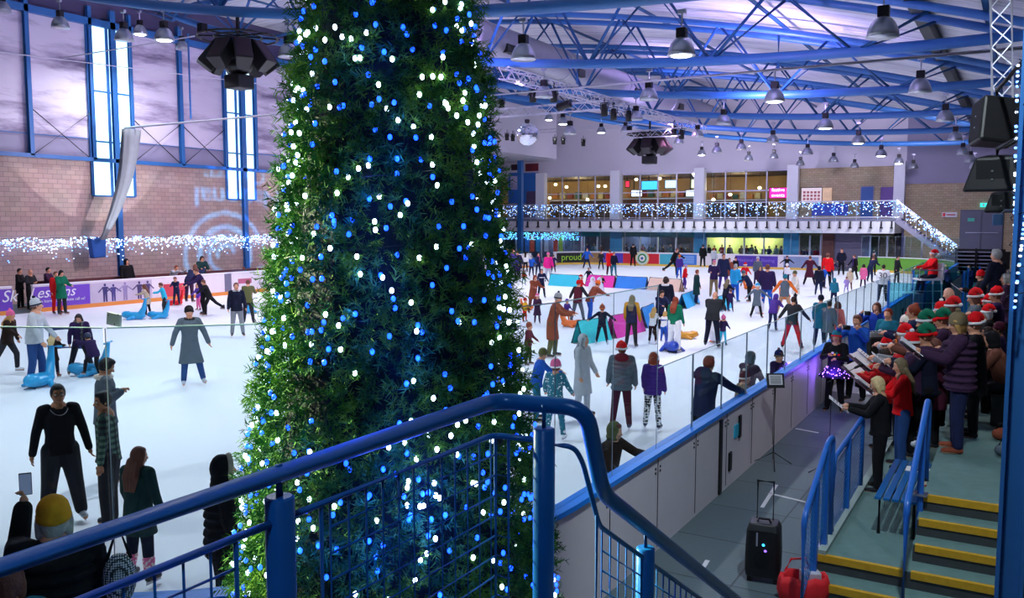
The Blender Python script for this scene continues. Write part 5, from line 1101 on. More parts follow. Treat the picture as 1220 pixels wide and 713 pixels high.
    # --- face pieces
    if near:
        for s in (1, -1):
            e_ = MB().ell(hp_(.68, s*.27, .06), (hl*.09, hl*.13, hl*.075), hr, 10, 8).build('eye', mat('eye_white', 'd8d4d4', .3), t, True); MB().ell(hp_(.765, s*.27, .06), (hl*.03, hl*.055, hl*.06), hr, 8, 6).build('iris', mat('iris_dark', '20140e', .2), e_, True)
            MB().cap(hp_(.72, s*.14, .24), hp_(.64, s*.42, .24), hl*.045, hl*.03, 6).build('eyebrow', hairm(o('hair', ('darkbrown', 'short'))[0]), t, True)
        MB().cap(hp_(.76, .14, -.52), hp_(.76, -.14, -.52), hl*.05, hl*.05, 8).build('lips', mat('lip', 'a04a48', .5), t, True)
        if o('glasses'):
            m = MB()
            for s in (1, -1): m.tube([hp_(.84, s*.27+.20*math.cos(a), .04+.16*math.sin(a)) for a in np.linspace(0, 2*PI, 15)[:-1]], hl*.022, 6, closed=True); m.tube([hp_(.84, s*.47, .08), hp_(.1, s*.66, .05)], hl*.02, 6)
            m.tube([hp_(.85, .08, .08), hp_(.85, -.08, .08)], hl*.02, 6); m.build('glasses', M_black, t)
        if o('beard'): bb = MB().ell(hp_(.34, 0, -.66), (hl*.47, hl*.50, hl*.36), hr, 12, 8); bb.build('beard', hairm('darkbrown'), t, voxel=vx, sm=2)
    # --- hair
    hcol, hst = o('hair', ('darkbrown', 'short')); hm = MB(); hat = o('hat')
    if hst != 'bald':
        hm.ell(hp_(-.13, 0, .14), (hl*.80, hl*.74, hl*.95), hr, 14, 10)
        if hst == 'short': hm.ell(hp_(.16, 0, .72), (hl*.56, hl*.56, hl*.33), hr); hm.ell(hp_(-.35, 0, -.2), (hl*.45, hl*.55, hl*.5), hr)
        if hst in ('bob', 'long', 'tail'):
            for s in (1, -1): hm.chain([hp_(.12, s*.55, .35), hp_(.05, s*.68, -.25), hp_(-.05, s*.68, -.85 if hst != 'tail' else -.35)], [hl*.28, hl*.26, hl*.22], 8)
            hm.ell(hp_(.10, 0, .66), (hl*.55, hl*.58, hl*.32), hr); hm.ell(hp_(-.40, 0, -.35), (hl*.45, hl*.6, hl*.7), hr)
        if hst == 'long': 
            base = hp_(-.45, 0, -.5); q_ = neck-F*.075*H-T*.05*H; q2 = neck-F*.085*H-T*.15*H
            for y in (-.5, -.17, .17, .5): hm.chain([base+Yv*y*hl, q_+Yv*y*hl*1.3, q2+Yv*y*hl], [hl*.34, hl*.32, hl*.16], 8)
            for s in (1, -1): hm.chain([hp_(-.02, s*.66, -.8), sh['L' if s > 0 else 'R'].lerp(neck, .55)+F*.035*H, sh['L' if s > 0 else 'R'].lerp(neck, .5)+F*.06*H-T*.09*H], [hl*.22, hl*.24, hl*.1], 8)
        if hst == 'tail': hm.chain([hp_(-.75, 0, .35), hp_(-1.15, 0, .1), hp_(-1.15, 0, -.9)], [hl*.2, hl*.26, hl*.1], 8)
        if hst == 'bun': hm.ell(hp_(-.35, 0, -.1), (hl*.5, hl*.6, hl*.6), hr); hm.ell(hp_(-.55, 0, .85), (hl*.34, hl*.34, hl*.34), hr)
        hm.build('hair', hairm(hcol), t, voxel=vx, sm=2)
    # --- head wear
    if hat:
        kind, hc_ = hat; cm = cloth(hc_)
        if kind in ('beanie', 'pom', 'stripe'):
            M = HM @ Matrix.Rotation(R(-12), 4, 'Y'); prof = [(.80, -.02), (.88, .05), (.88, .28), (.84, .32), (.84, .55), (.76, .85), (.58, 1.10), (.30, 1.27), (.02, 1.31)]
            rings = []
            for q_, z in prof: rings.append([Vector(((q_+(.018 if j % 2 else 0))*hl*math.cos(2*PI*j/36)-.08*hl, (q_+(.018 if j % 2 else 0))*hl*.94*math.sin(2*PI*j/36), z*hl)) for j in range(36)])
            hb = MB().loft(rings, M=M).build('beanie', cm, t, True)
            if kind != 'beanie': MB().ell((-.08*hl, 0, 1.42*hl), (hl*.26, hl*.26, hl*.25), M=M).build('pompom', cloth(o('hat2', 'grey')), hb, True)
            if kind == 'stripe' or o('hat2') and kind == 'pom': MB().lathe([(.90*hl, .03*hl), (.915*hl, .16*hl), (.90*hl, .29*hl)], M @ Matrix.Translation((-.08*hl, 0, 0)), 24, cap=False).build('hat_band', cloth(o('hat2', 'white')), hb, True)
        if kind in ('santa', 'elf', 'tallsanta'):
            M = HM @ Matrix.Rotation(R(-10), 4, 'Y'); r_ = [.86, .84, .74, .58, .42, .28, .16]
            sd = o('droop', 1)
            if kind == 'tallsanta': P_ = [(0, 0, .2), (0, 0, .5), (-.05, .1, .95), (-.15, .35, 1.5), (-.3, .7, 2.2), (-.5, 1.1, 2.9), (-.7, 1.5, 3.6)]
            else: P_ = [(-.05, 0, .2), (-.06, 0, .5), (-.15, .05*sd, .85), (-.35, .2*sd, 1.12), (-.65, .45*sd, 1.12), (-.95, .7*sd, .85), (-1.1, .85*sd, .40)]
            m = MB(); m.tube([Vector(p_)*hl for p_ in P_], [q_*hl for q_ in r_], 16, M=M); hb = m.build('hat_cone', cm, t, True)
            b2 = o('hat2', 'white'); MB().lathe([(.80*hl, .12*hl), (.96*hl, .16*hl), (1.0*hl, .28*hl), (.94*hl, .42*hl), (.8*hl, .44*hl)], M @ Matrix.Translation((-.05*hl, 0, 0)), 20).build('fur_brim', cloth(b2), hb, True)
            MB().ell(Vector(P_[-1])*hl, (hl*.27, hl*.27, hl*.27), M=M).build('pompom', cloth('white' if kind != 'elf' else 'brightred'), hb, True)
        if kind == 'cap':
            hb = MB().ell(hp_(-.1, 0, .42), (hl*.84, hl*.72, hl*.70), hr).build('cap_crown', cm, t, True); MB().ell(hp_(.85, 0, .32), (hl*.42, hl*.5, hl*.08), hr).build('cap_peak', cm, hb, True)
        if kind == 'helmet': MB().ell(hp_(-.08, 0, .35), (hl*.98, hl*.82, hl*.82), hr, 16, 10).build('helmet', plast(hc_), t, True)
        if kind == 'hood':
            m = MB(); m.ell(hp_(-.20, 0, .12), (hl*.92, hl*.90, hl*1.12), hr); m.ell(hp_(-.25, 0, -.7), (hl*.8, hl*.9, hl*.6), hr)
            hb = m.build('hood', cm, t, voxel=vx, sm=3)
            if o('fur'): MB().tube([hp_(.38, math.cos(a)*.78, math.sin(a)*1.0+.08) for a in np.linspace(0, 2*PI, 17)[:-1]], hl*.22, 8, closed=True).build('fur_trim', hairm(o('fur')), hb, True)
        if kind == 'band':
            MB().tube([hp_(.0, math.cos(a)*.80, math.sin(a)*1.05+.05) for a in np.linspace(-.1, PI+.1, 14)], hl*.09, 8).build('headband', cm, t, True)
            if o('ears'): [MB().ell(hp_(0, s*.75, -.0), (hl*.25, hl*.16, hl*.28), hr).build('ear_muff', cloth(o('ears')), t, True) for s in (1, -1)]
            if o('antlers'): [MB().chain([hp_(0, s*.4, 1.0), hp_(-.05, s*.7, 1.5), hp_(0, s*.6, 1.9)], [hl*.1, hl*.09, hl*.05], 8).build('antler', cloth(o('antlers')), t, True) for s in (1, -1)]
    # --- top garment
    tk, tc_ = o('top', ('jacket', 'navy')); puff = {'jacket': .018, 'puffer': .027, 'coat': .019, 'longcoat': .020, 'sweater': .013, 'shirt': .010, 'dress': .012, 'vest': .024}[tk]*H
    hemz = {'jacket': .06, 'puffer': .07, 'coat': .17, 'longcoat': .25, 'sweater': .035, 'shirt': .03, 'dress': .20, 'vest': .06}[tk]*H
    if g('seat', None) is not None: hemz = min(hemz, .05*H)
    m = MB(); wd = o('wide', 1)*1.07
    legm = ((knee['L']+knee['R'])/2-pel); legm = legm.normalized() if legm.length > .01 else Vector((0, 0, -1))
    down = (legm*.6+Vector((0, 0, -1))*.4).normalized(); spread = (knee['L']-knee['R']).length*.5
    prof = []
    for q in (1, .66, .33): prof.append((pel+down*hemz*q, (.086*H+(spread*.55*q*hemz/(.24*H)))*wd, .075*H+.012*H*q, Vector((1, 0, 0))))
    prof += [(pel+T*.03*H, .086*H*wd, .070*H*wd, F), (pel+T*.10*H, .080*H*wd, .066*H*wd, F), (pel+T*.18*H, .087*H*wd, .070*H, F), (pel+T*.25*H, .090*H*wd, .068*H, F), (pel+T*.292*H, .066*H, .052*H, F), (pel+T*.325*H, .045*H, .040*H, F)]
    if tk in ('sweater', 'shirt'): prof[-1] = (pel+T*.318*H, .040*H, .036*H, F)
    rings = []
    for c, a, d_, ff in prof: rings.append([c+Yv*(a+puff*.6)*math.copysign(abs(math.cos(2*PI*j/20))**.85, math.cos(2*PI*j/20))+ff*(d_+puff*.6)*math.copysign(abs(math.sin(2*PI*j/20))**.85, math.sin(2*PI*j/20))*(1 if math.sin(2*PI*j/20) > 0 else .92) for j in range(20)])
    m.loft(rings)
    slv = cloth(o('sleeve')) if o('sleeve') else None
    m2 = MB() if slv else m
    for k in 'LR':
        end = elb[k].lerp(wr[k], .96)
        if tk == 'puffer':
            for q in range(5): a_ = sh[k].lerp(elb[k], q/4.5); m2.ell(a_, (.037*H+puff*.4,)*3, n=10, m=7)
            for q in range(5): a_ = elb[k].lerp(end, q/4.2); m2.ell(a_, ((.032-.0015*q)*H+puff*.3,)*3, n=10, m=7)
        m2.chain([sh[k]-(sh[k]-neck)*.25, sh[k], elb[k], end], [.034*H+puff*.4, .033*H+puff*.5, .025*H+puff*.6, .019*H+puff*.6])
    if tk == 'puffer':
        for q in range(7):
            c = (pel+down*hemz).lerp(pel+T*.28*H, (q+.5)/7); w_ = [.098, .096, .095, .092, .094, .100, .098][q]*H*wd+puff*.7; m.ell(c, (w_*.86, w_*1.04, .034*H))
    ob = m.build({'vest': 'body_warmer', 'dress': 'dress'}.get(tk, tk if tk != 'puffer' else 'padded_jacket').replace('longcoat', 'coat'), cloth(tc_) if not o('check') else o('check'), t, voxel=vx, sm=3)
    if slv: m2.build('sleeves', slv, t, voxel=vx, sm=3)
    if o('hooddown'):
        MB().ell(neck-F*.075*H+T*.0*H, (.05*H, .085*H, .055*H), Matrix.Rotation(lean, 3, 'Y')).build('hood', cloth(o('hooddown')), ob, voxel=vx, sm=3)
    if o('collar'): MB().tube([neck+F*math.cos(a)*.055*H+Yv*math.sin(a)*.062*H-T*.002*H-F*.008*H for a in np.linspace(0, 2*PI, 15)[:-1]], .019*H, 8, closed=True).build('collar', cloth(o('collar')), ob, True)
    if o('scarf'):
        s_ = MB().tube([neck+F*math.cos(a)*.05*H+Yv*math.sin(a)*.058*H+T*.008*H for a in np.linspace(0, 2*PI, 15)[:-1]], .021*H, 8, closed=True); s_.chain([neck+F*.07*H+Yv*.02*H, chest+F*.10*H+Yv*.02*H, pel+F*.11*H+T*.06*H+Yv*.02*H], [.02*H, .02*H, .02*H], 8); s_.build('scarf', cloth(o('scarf')) if o('scarf') in C else MATS[o('scarf')], t, voxel=vx, sm=2)
    # --- trousers
    bc = o('bottom', 'black'); wl = o('legw', 1.0); m = MB()
    for k in 'LR':
        e_ = knee[k].lerp(ank[k], .93 if not o('short') else .45)
        m.chain([pel-Vector((0, 0, .0)), hip[k], knee[k], e_], [.062*H, .060*H*wl, .044*H*wl, .035*H*wl], 12)
    m.ell(pel, (.072*H, .088*H*wd, .055*H)); m.build('trousers', cloth(bc) if bc in C else MATS[bc], t, voxel=vx, sm=3)
    # --- feet
    for k in 'LR':
        a = ank[k]; fd = fdir[k]; pitch = 0
        if skate:
            s_ = MB(); s_.cap(a+Vector((0, 0, .05*H)), a-Vector((0, 0, .005*H)), .031*H, .030*H, 10); s_.cap(a-Vector((0, 0, .012*H))-fd*.012*H, a-Vector((0, 0, .018*H))+fd*.085*H, .027*H, .022*H, 10)
            bt = s_.build('skate', plast(o('boot', 'charcoal'), .4), t, voxel=max(vx, .008), sm=2)
            z0 = a.z-.04*H; bl = MB(); side = Vector((-fd.y, fd.x, 0))
            def q4(x0, x1, za, zb2, w_): bl.loft([[a*0+Vector((a.x, a.y, 0))+fd*x_*H+side*y_*w_+Vector((0, 0, z_)) for x_, y_, z_ in ((x0, -1, za), (x1, -1, za), (x1, 1, za), (x0, 1, za))], [Vector((a.x, a.y, 0))+fd*x_*H+side*y_*w_+Vector((0, 0, z_)) for x_, y_, z_ in ((x0, -1, zb2), (x1, -1, zb2), (x1, 1, zb2), (x0, 1, zb2))]])
            zt_ = a.z-.03*H; zb3 = a.z-foot+.03
            q4(-.035, .10, zb3, zb3+.022, .0025); q4(-.03, .0, zb3+.018, zt_, .011); q4(.055, .09, zb3+.018, zt_, .011); bl.build('blade', M_alu, bt)
        else:
            s_ = MB(); s_.cap(a+Vector((0, 0, .02*H)), a-Vector((0, 0, .01*H)), .027*H, .026*H, 10); s_.cap(a-Vector((0, 0, .018*H))-fd*.015*H, a-Vector((0, 0, .020*H))+fd*.09*H, .024*H, .020*H, 10)
            s_.build('shoe', cloth(o('boot', 'charcoal')), t, voxel=max(vx, .010), sm=2)
    return t, dict(wr=wr, hd=hd, hc=hc, H=H, pel=pel, sh=sh, neck=neck, hl=hl, ank=ank, HM=HM, T=T, F=F, knee=knee)

POSES = dict(
 stand=dict(), relaxed=dict(armL=(8, 12, 20, 6), armR=(2, 12, 14, 6), legL=(6, 8, 6), legR=(0, 4, 5)),
 glide=dict(lean=8, legL=(18, 24, 8), legR=(-6, 14, 10), armL=(14, 26, 25, 22), armR=(-8, 28, 20, 24)),
 stride=dict(lean=12, legL=(26, 30, 6), legR=(-22, 12, 12), armL=(-14, 22, 22, 10), armR=(30, 18, 30, 10)),
 wide=dict(lean=6, legL=(6, 12, 15), legR=(6, 12, 15), armL=(8, 34, 20, 34), armR=(8, 34, 20, 34)),
 armsout=dict(lean=6, legL=(8, 12, 12), legR=(-2, 10, 12), armL=(8, 52, 10, 50), armR=(8, 52, 10, 50)),
 hold=dict(lean=14, legL=(12, 16, 6), legR=(2, 10, 8), armL=(38, 8, 42, 0), armR=(38, 8, 42, 0), head=(12, 0)),
 bend=dict(lean=55, legL=(26, 32, 8), legR=(6, 14, 8), armL=(48, 6, 24, 0), armR=(48, 6, 24, 0), head=(5, 0)),
 bend2=dict(lean=34, legL=(18, 24, 8), legR=(-2, 10, 8), armL=(40, 8, 20, 0), armR=(36, 8, 20, 0), head=(12, 0)),
 onelead=dict(lean=20, legL=(22, 22, 2), legR=(-42, 14, 6), armL=(30, 40, 10, 40), armR=(-20, 40, 10, 40)),
 sing=dict(lean=4, armL=(34, 8, 66, -18), armR=(34, 8, 66, -18), head=(12, 0), curl=50),
 phone=dict(lean=2, armL=(20, 14, 60, -14), armR=(26, 12, 66, -10), head=(26, 0), curl=55),
 camera=dict(lean=4, armL=(58, 22, 84, -20), armR=(58, 22, 84, -20), head=(4, 0), curl=60),
 folded=dict(armL=(18, 12, 84, -42), armR=(14, 12, 78, -42), curl=40), leanin=dict(lean=42, armL=(62, 16, 40, -10), armR=(62, 16, 40, -10), legL=(6, 6, 6), legR=(-4, 4, 6), head=(-10, 0)),
 rail=dict(lean=12, armL=(58, 8, 26, 0), armR=(20, 14, 30, 0)), pockets=dict(armL=(-8, 20, 44, -10), armR=(-8, 20, 44, -10)),
 kid=dict(lean=4, legL=(6, 10, 8), legR=(2, 8, 8), armL=(18, 20, 30, 10), armR=(18, 20, 30, 10)),
 sit=dict(lean=2, seat=.45, legL=(82, 80, 8), legR=(82, 80, 8), armL=(28, 10, 50, -8), armR=(28, 10, 50, -8)),
 crouch=dict(lean=38, legL=(78, 104, 16), legR=(62, 98, 16), armL=(70, 10, 20, 0), armR=(70, 10, 20, 0)),
 wave=dict(armL=(8, 12, 12, 6), armR=(150, 20, 20, 10)))
def parse(s):
    O = {}
    for w_ in s.split():
        k, v = w_.split('=')
        if k in ('hair', 'hat', 'top'): a, b_ = v.split(':'); v = (a, b_)
        elif k in ('wide', 'legw', 'droop'): v = float(v)
        elif k in ('glasses', 'beard', 'short'): v = 1
        O[k] = v
    if 'hair' not in O: O['hair'] = ('darkbrown', 'short')
    if 'hair' in O: O['hair'] = (O['hair'][1], O['hair'][0]) if O['hair'][0] in ('short', 'long', 'bob', 'tail', 'bun', 'bald') else O['hair']
    return O
def PP(px, feet, head, face, pose, spec, label, H=None, z=.03, near=False, X=None, vx=None, P=None, cat=None, group=None):
    """feet given: stands on z at that pixel, height from the head pixel.  feet None: head pixel and H (or plane X) fix the place"""
    P = dict(POSES[pose], **(P or {}))
    if X is not None:
        q = at_x(px, head, X); loc = Vector((q.x, q.y, z)); Hh = H or (q.z-z)
    elif feet is None:
        q = at_z(px, head, z+H*.985); loc = Vector((q.x, q.y, z)); Hh = H
    else:
        loc = at_z(px, feet-1, z); d = proj(loc)[2]; a = ray(px, head); tt_ = math.hypot(loc.x, loc.y)/math.hypot(a.x, a.y); Hh = (CAMZ+a.z*tt_)-z
        if H: Hh = H
        else:
            ln = R(P.get('lean', 2)); Hh = Hh/(.50+.50*math.cos(ln)*(.93 if ln > .3 else 1))
            Hh -= .05 if 'shoe' not in spec else 0
            if 'hat=' in spec: Hh *= .975
            Hh = min(1.95, max(.85, Hh))
    d = proj(loc)[2]; yaw = math.atan2(-loc.y, -loc.x)+R(face)
    v = vx or min(.034, max(.0085, d/FPX*.8))
    return person(loc, Hh, yaw, label, P, parse(spec), group, v, near)

M_check = mat('green_check', '1f3a30', .85); nt, b = nodes_of(M_check)
tc = nt.nodes.new('ShaderNodeTexCoord'); sp = nt.nodes.new('ShaderNodeSeparateXYZ'); nt.links.new(tc.outputs['Object'], sp.inputs[0])
def stripe(out_, f, th):
    a = nt.nodes.new('ShaderNodeMath'); a.operation = 'MULTIPLY'; a.inputs[1].default_value = f; nt.links.new(out_, a.inputs[0])
    c = nt.nodes.new('ShaderNodeMath'); c.operation = 'FRACT'; nt.links.new(a.outputs[0], c.inputs[0]); e = nt.nodes.new('ShaderNodeMath'); e.operation = 'GREATER_THAN'; e.inputs[1].default_value = th; nt.links.new(c.outputs[0], e.inputs[0]); return e.outputs[0]
s1 = stripe(sp.outputs['Z'], 14, .5); s2 = stripe(sp.outputs['Y'], 14, .5); ad = nt.nodes.new('ShaderNodeMath'); ad.operation = 'ADD'; nt.links.new(s1, ad.inputs[0]); nt.links.new(s2, ad.inputs[1])
dv = nt.nodes.new('ShaderNodeMath'); dv.operation = 'DIVIDE'; dv.inputs[1].default_value = 2; nt.links.new(ad.outputs[0], dv.inputs[0])
nt.links.new(ramp(nt, dv.outputs[0], [(0, hx('10181c')), (.5, hx('24423e')), (1, hx('5a7a66'))], 'CONSTANT'), b.inputs['Base Color'])
def spots(name, c0, c1, sc, th=.5, rand=.9):
    m = mat(name, hx(C[c0]), .8); nt, b = nodes_of(m); tc = nt.nodes.new('ShaderNodeTexCoord'); v = nt.nodes.new('ShaderNodeTexVoronoi'); v.inputs['Scale'].default_value = sc; v.inputs['Randomness'].default_value = rand
    nt.links.new(tc.outputs['Object'], v.inputs['Vector']); nt.links.new(ramp(nt, v.outputs['Distance'], [(0, hx(C[c1])), (th, hx(C[c0]))], 'CONSTANT'), b.inputs['Base Color']); return m
M_spot = spots('spotted_leggings', 'white', 'black', 22, .5, .5); M_confetti = spots('confetti_suit', 'teal', 'white', 22, .28); M_tartan = spots('grey_tartan', 'charcoal', 'lightgrey', 30, .35); M_pinkknit = spots('pink_socks', 'pink', 'cream', 34, .4); M_studs = spots('studded_bag', 'charcoal', 'lightgrey', 70, .45, .1)

# --- near left skaters
t, k_ = PP(76, 624, 455, 6, 'stand', 'hair=short:black top=sweater:black bottom=charcoal legw=1.25 glasses=1 skin=tanskin boot=lightgrey', 'young man with round glasses and black sweatshirt facing the camera', near=True, P=dict(armL=(4, 17, 8, 12), armR=(4, 17, 8, 12), legL=(6, 8, 8), legR=(4, 6, 7)))
n_ = k_['neck']; F_ = k_['F']; MB().tube([n_+F_*.10*k_['H']*math.sin(a)+Vector((0, math.cos(a)*.06*k_['H'], -.05*k_['H']*math.sin(a))) for a in np.linspace(0, PI, 14)], .004, 6).build('necklace', M_alu, t)
PP(122, None, 431, 95, 'phone', 'hair=short:black top=jacket:steel collar=cream bottom=black skin=tanskin', 'man in washed denim jacket with fleece collar looking to the right', H=1.76, near=True, P=dict(armL=(-6, 12, 118, -30), armR=(-2, 12, 122, -25)))
t, k_ = PP(134, 634, 464, -100, 'stand', 'hair=short:black top=shirt:green bottom=charcoal legw=1.2 skin=tanskin', 'young man in green checked shirt seen in profile behind the black rail', near=True, P=dict(armL=(0, 10, 8, 4), head=(4, 25)))
for c in t.children:
    if c.name.startswith('shirt'): c.data.materials[0] = M_check
t, k_ = PP(168, 698, 531, 140, 'relaxed', 'hair=long:brown top=coat:darkgreen bottom=darknavy boot=black', 'girl with long brown hair in dark teal coat and pink socks', near=True, P=dict(head=(8, -30)))
for k in 'LR': MB().cap(k_['knee'][k].lerp(k_['ank'][k], .45), k_['ank'][k]+Vector((0, 0, .05)), .044*k_['H'], .038*k_['H'], 14).build('sock', M_pinkknit, t, True)
t, k_ = PP(261, None, 553, 100, 'stand', 'hair=bun:black top=puffer:black bottom=black fur=beige hat=hood:black hair=short:black', 'person in black padded coat with fur edged hood beside the tree', H=1.60)
# --- grey coat man etc.
PP(228, 461, 362, 8, 'stand', 'hair=short:darkbrown hat=beanie:black top=longcoat:steel bottom=denim boot=lightgrey collar=charcoal', 'man in long grey overcoat and black beanie skating towards the camera', near=True, P=dict(armL=(2, 26, 10, 18), armR=(2, 26, 10, 18), legL=(2, 6, 12), legR=(6, 8, 5)))
PP(283, 403, 336, 5, 'relaxed', 'hair=short:brown top=jacket:darknavy bottom=grey boot=charcoal collar=lightgrey', 'boy in black hooded top and grey joggers near the tree', near=True)
PP(296, 388, 333, 170, 'hold', 'hair=short:brown top=jacket:olive bottom=charcoal', 'person in olive green behind the boy in the black hooded top')
PP(10, 446, 366, 60, 'stride', 'hair=long:blonde top=jacket:darkbrown bottom=charcoal boot=white hat=pom:pink hat2=pink', 'blonde woman in brown jacket skating at the left edge', near=True)
PP(43, 462, 350, 70, 'hold', 'hair=short:brown hat=pom:lightgrey hat2=darknavy top=sweater:lightgrey bottom=jeans wide=1.15', 'man in grey sweatshirt and striped bobble hat', near=True, P=dict(armL=(20, 8, 16, 4), armR=(14, 10, 10, 4), lean=6, head=(-4, 20)))
PP(64, 452, 396, 150, 'hold', 'hair=long:lightblonde top=coat:darkbrown bottom=darknavy boot=rust', 'small blonde child in dark brown coat behind the large blue seal', P=dict(lean=8))
PP(97, 448, 371, 5, 'wide', 'hair=bob:black top=jacket:darkpurple bottom=charcoal hooddown=khaki scarf=grey_tartan boot=charcoal', 'dark haired woman in parka with tartan scarf looking down', near=True, P=dict(head=(30, -20), armL=(20, 14, 24, 4), armR=(6, 16, 16, 4)))
PP(114, 452, 402, 210, 'crouch', 'hat=helmet:navy top=puffer:darkpurple bottom=black', 'small child in navy helmet crouching over a blue seal', H=1.12, P=dict(legL=(50, 50, 10), legR=(30, 40, 10)))
# --- along the left boards
PP(74, 377, 321, 40, 'phone', 'hair=bob:black top=coat:green bottom=charcoal', 'woman in long green coat standing at the purple lettered board')
PP(68, 376, 323, 30, 'stand', 'hair=short:brown top=coat:red bottom=red', 'skater dressed in red close behind the woman in green')
PP(22, None, 320, 60, 'folded', 'hair=short:black top=jacket:black bottom=black shoe=trainer', 'man in black standing at the open gate on the left', H=1.75, z=0)
PP(34, None, 321, 40, 'folded', 'hair=bald:black top=jacket:charcoal bottom=black shoe=trainer check=1', 'bald man in patterned dark shirt at the open gate', H=1.75, z=0) if False else PP(35, None, 321, 40, 'folded', 'hair=bald:black top=shirt:charcoal bottom=black shoe=trainer beard=1', 'bald man in dark patterned shirt at the open gate', H=1.75, z=0)
PP(56, None, 318, 60, 'sit', 'hair=short:black top=jacket:plum bottom=black shoe=trainer', 'man in plum jacket sitting behind the purple lettered board', X=-36.3, H=1.75, z=.35)
PP(150, None, 308, 30, 'stand', 'hair=short:black hat=hood:black top=jacket:black bottom=black shoe=trainer wide=1.15', 'hooded figure all in black by the blue wall column', X=-36.2, z=0)
PP(177, 378, 339, -110, 'hold', 'hair=long:brown top=coat:beige bottom=black boot=black', 'girl in beige coat pushing a blue seal along the left boards')
PP(197, 376, 337, -95, 'hold', 'hair=short:brown top=jacket:cyan bottom=charcoal', 'small child in cyan jacket pushing a blue seal')
PP(211, 366, 330, -20, 'hold', 'hair=short:brown top=jacket:navy bottom=navy', 'small child in navy jacket with the red seal')
PP(244, 377, 316, -70, 'bend2', 'hair=short:brown top=jacket:darkpurple bottom=black', 'tall man in dark purple jacket leaning forward by the left boards', P=dict(lean=22))
PP(250, 378, 334, -100, 'onelead', 'hair=short:brown top=jacket:black bottom=black boot=black', 'skater in black bending forward with one arm stretched back')
PP(237, 372, 338, -60, 'kid', 'hair=short:blonde top=jacket:violet bottom=pink', 'small child in violet and pink before the bending skater')
PP(226, 362, 313, 150, 'leanin', 'hair=short:brown top=jacket:navy bottom=plum', 'person in navy jacket bending over the left boards', P=dict(lean=50))
PP(203, None, 313, 40, 'leanin', 'hair=short:ginger top=jacket:lightgrey bottom=charcoal shoe=trainer', 'ginger haired person in pale grey leaning on the boards from outside', H=1.75, z=0, P=dict(lean=38))
PP(240, None, 304, 20, 'phone', 'hair=bob:darkbrown top=jacket:darkgreen bottom=black shoe=trainer', 'woman in dark green behind the boards holding a phone', X=-36.0, z=0)
PP(291, 346, 318, 150, 'relaxed', 'hair=short:brown top=jacket:teal bottom=navy', 'far skater in teal at the left boards beside the tree')
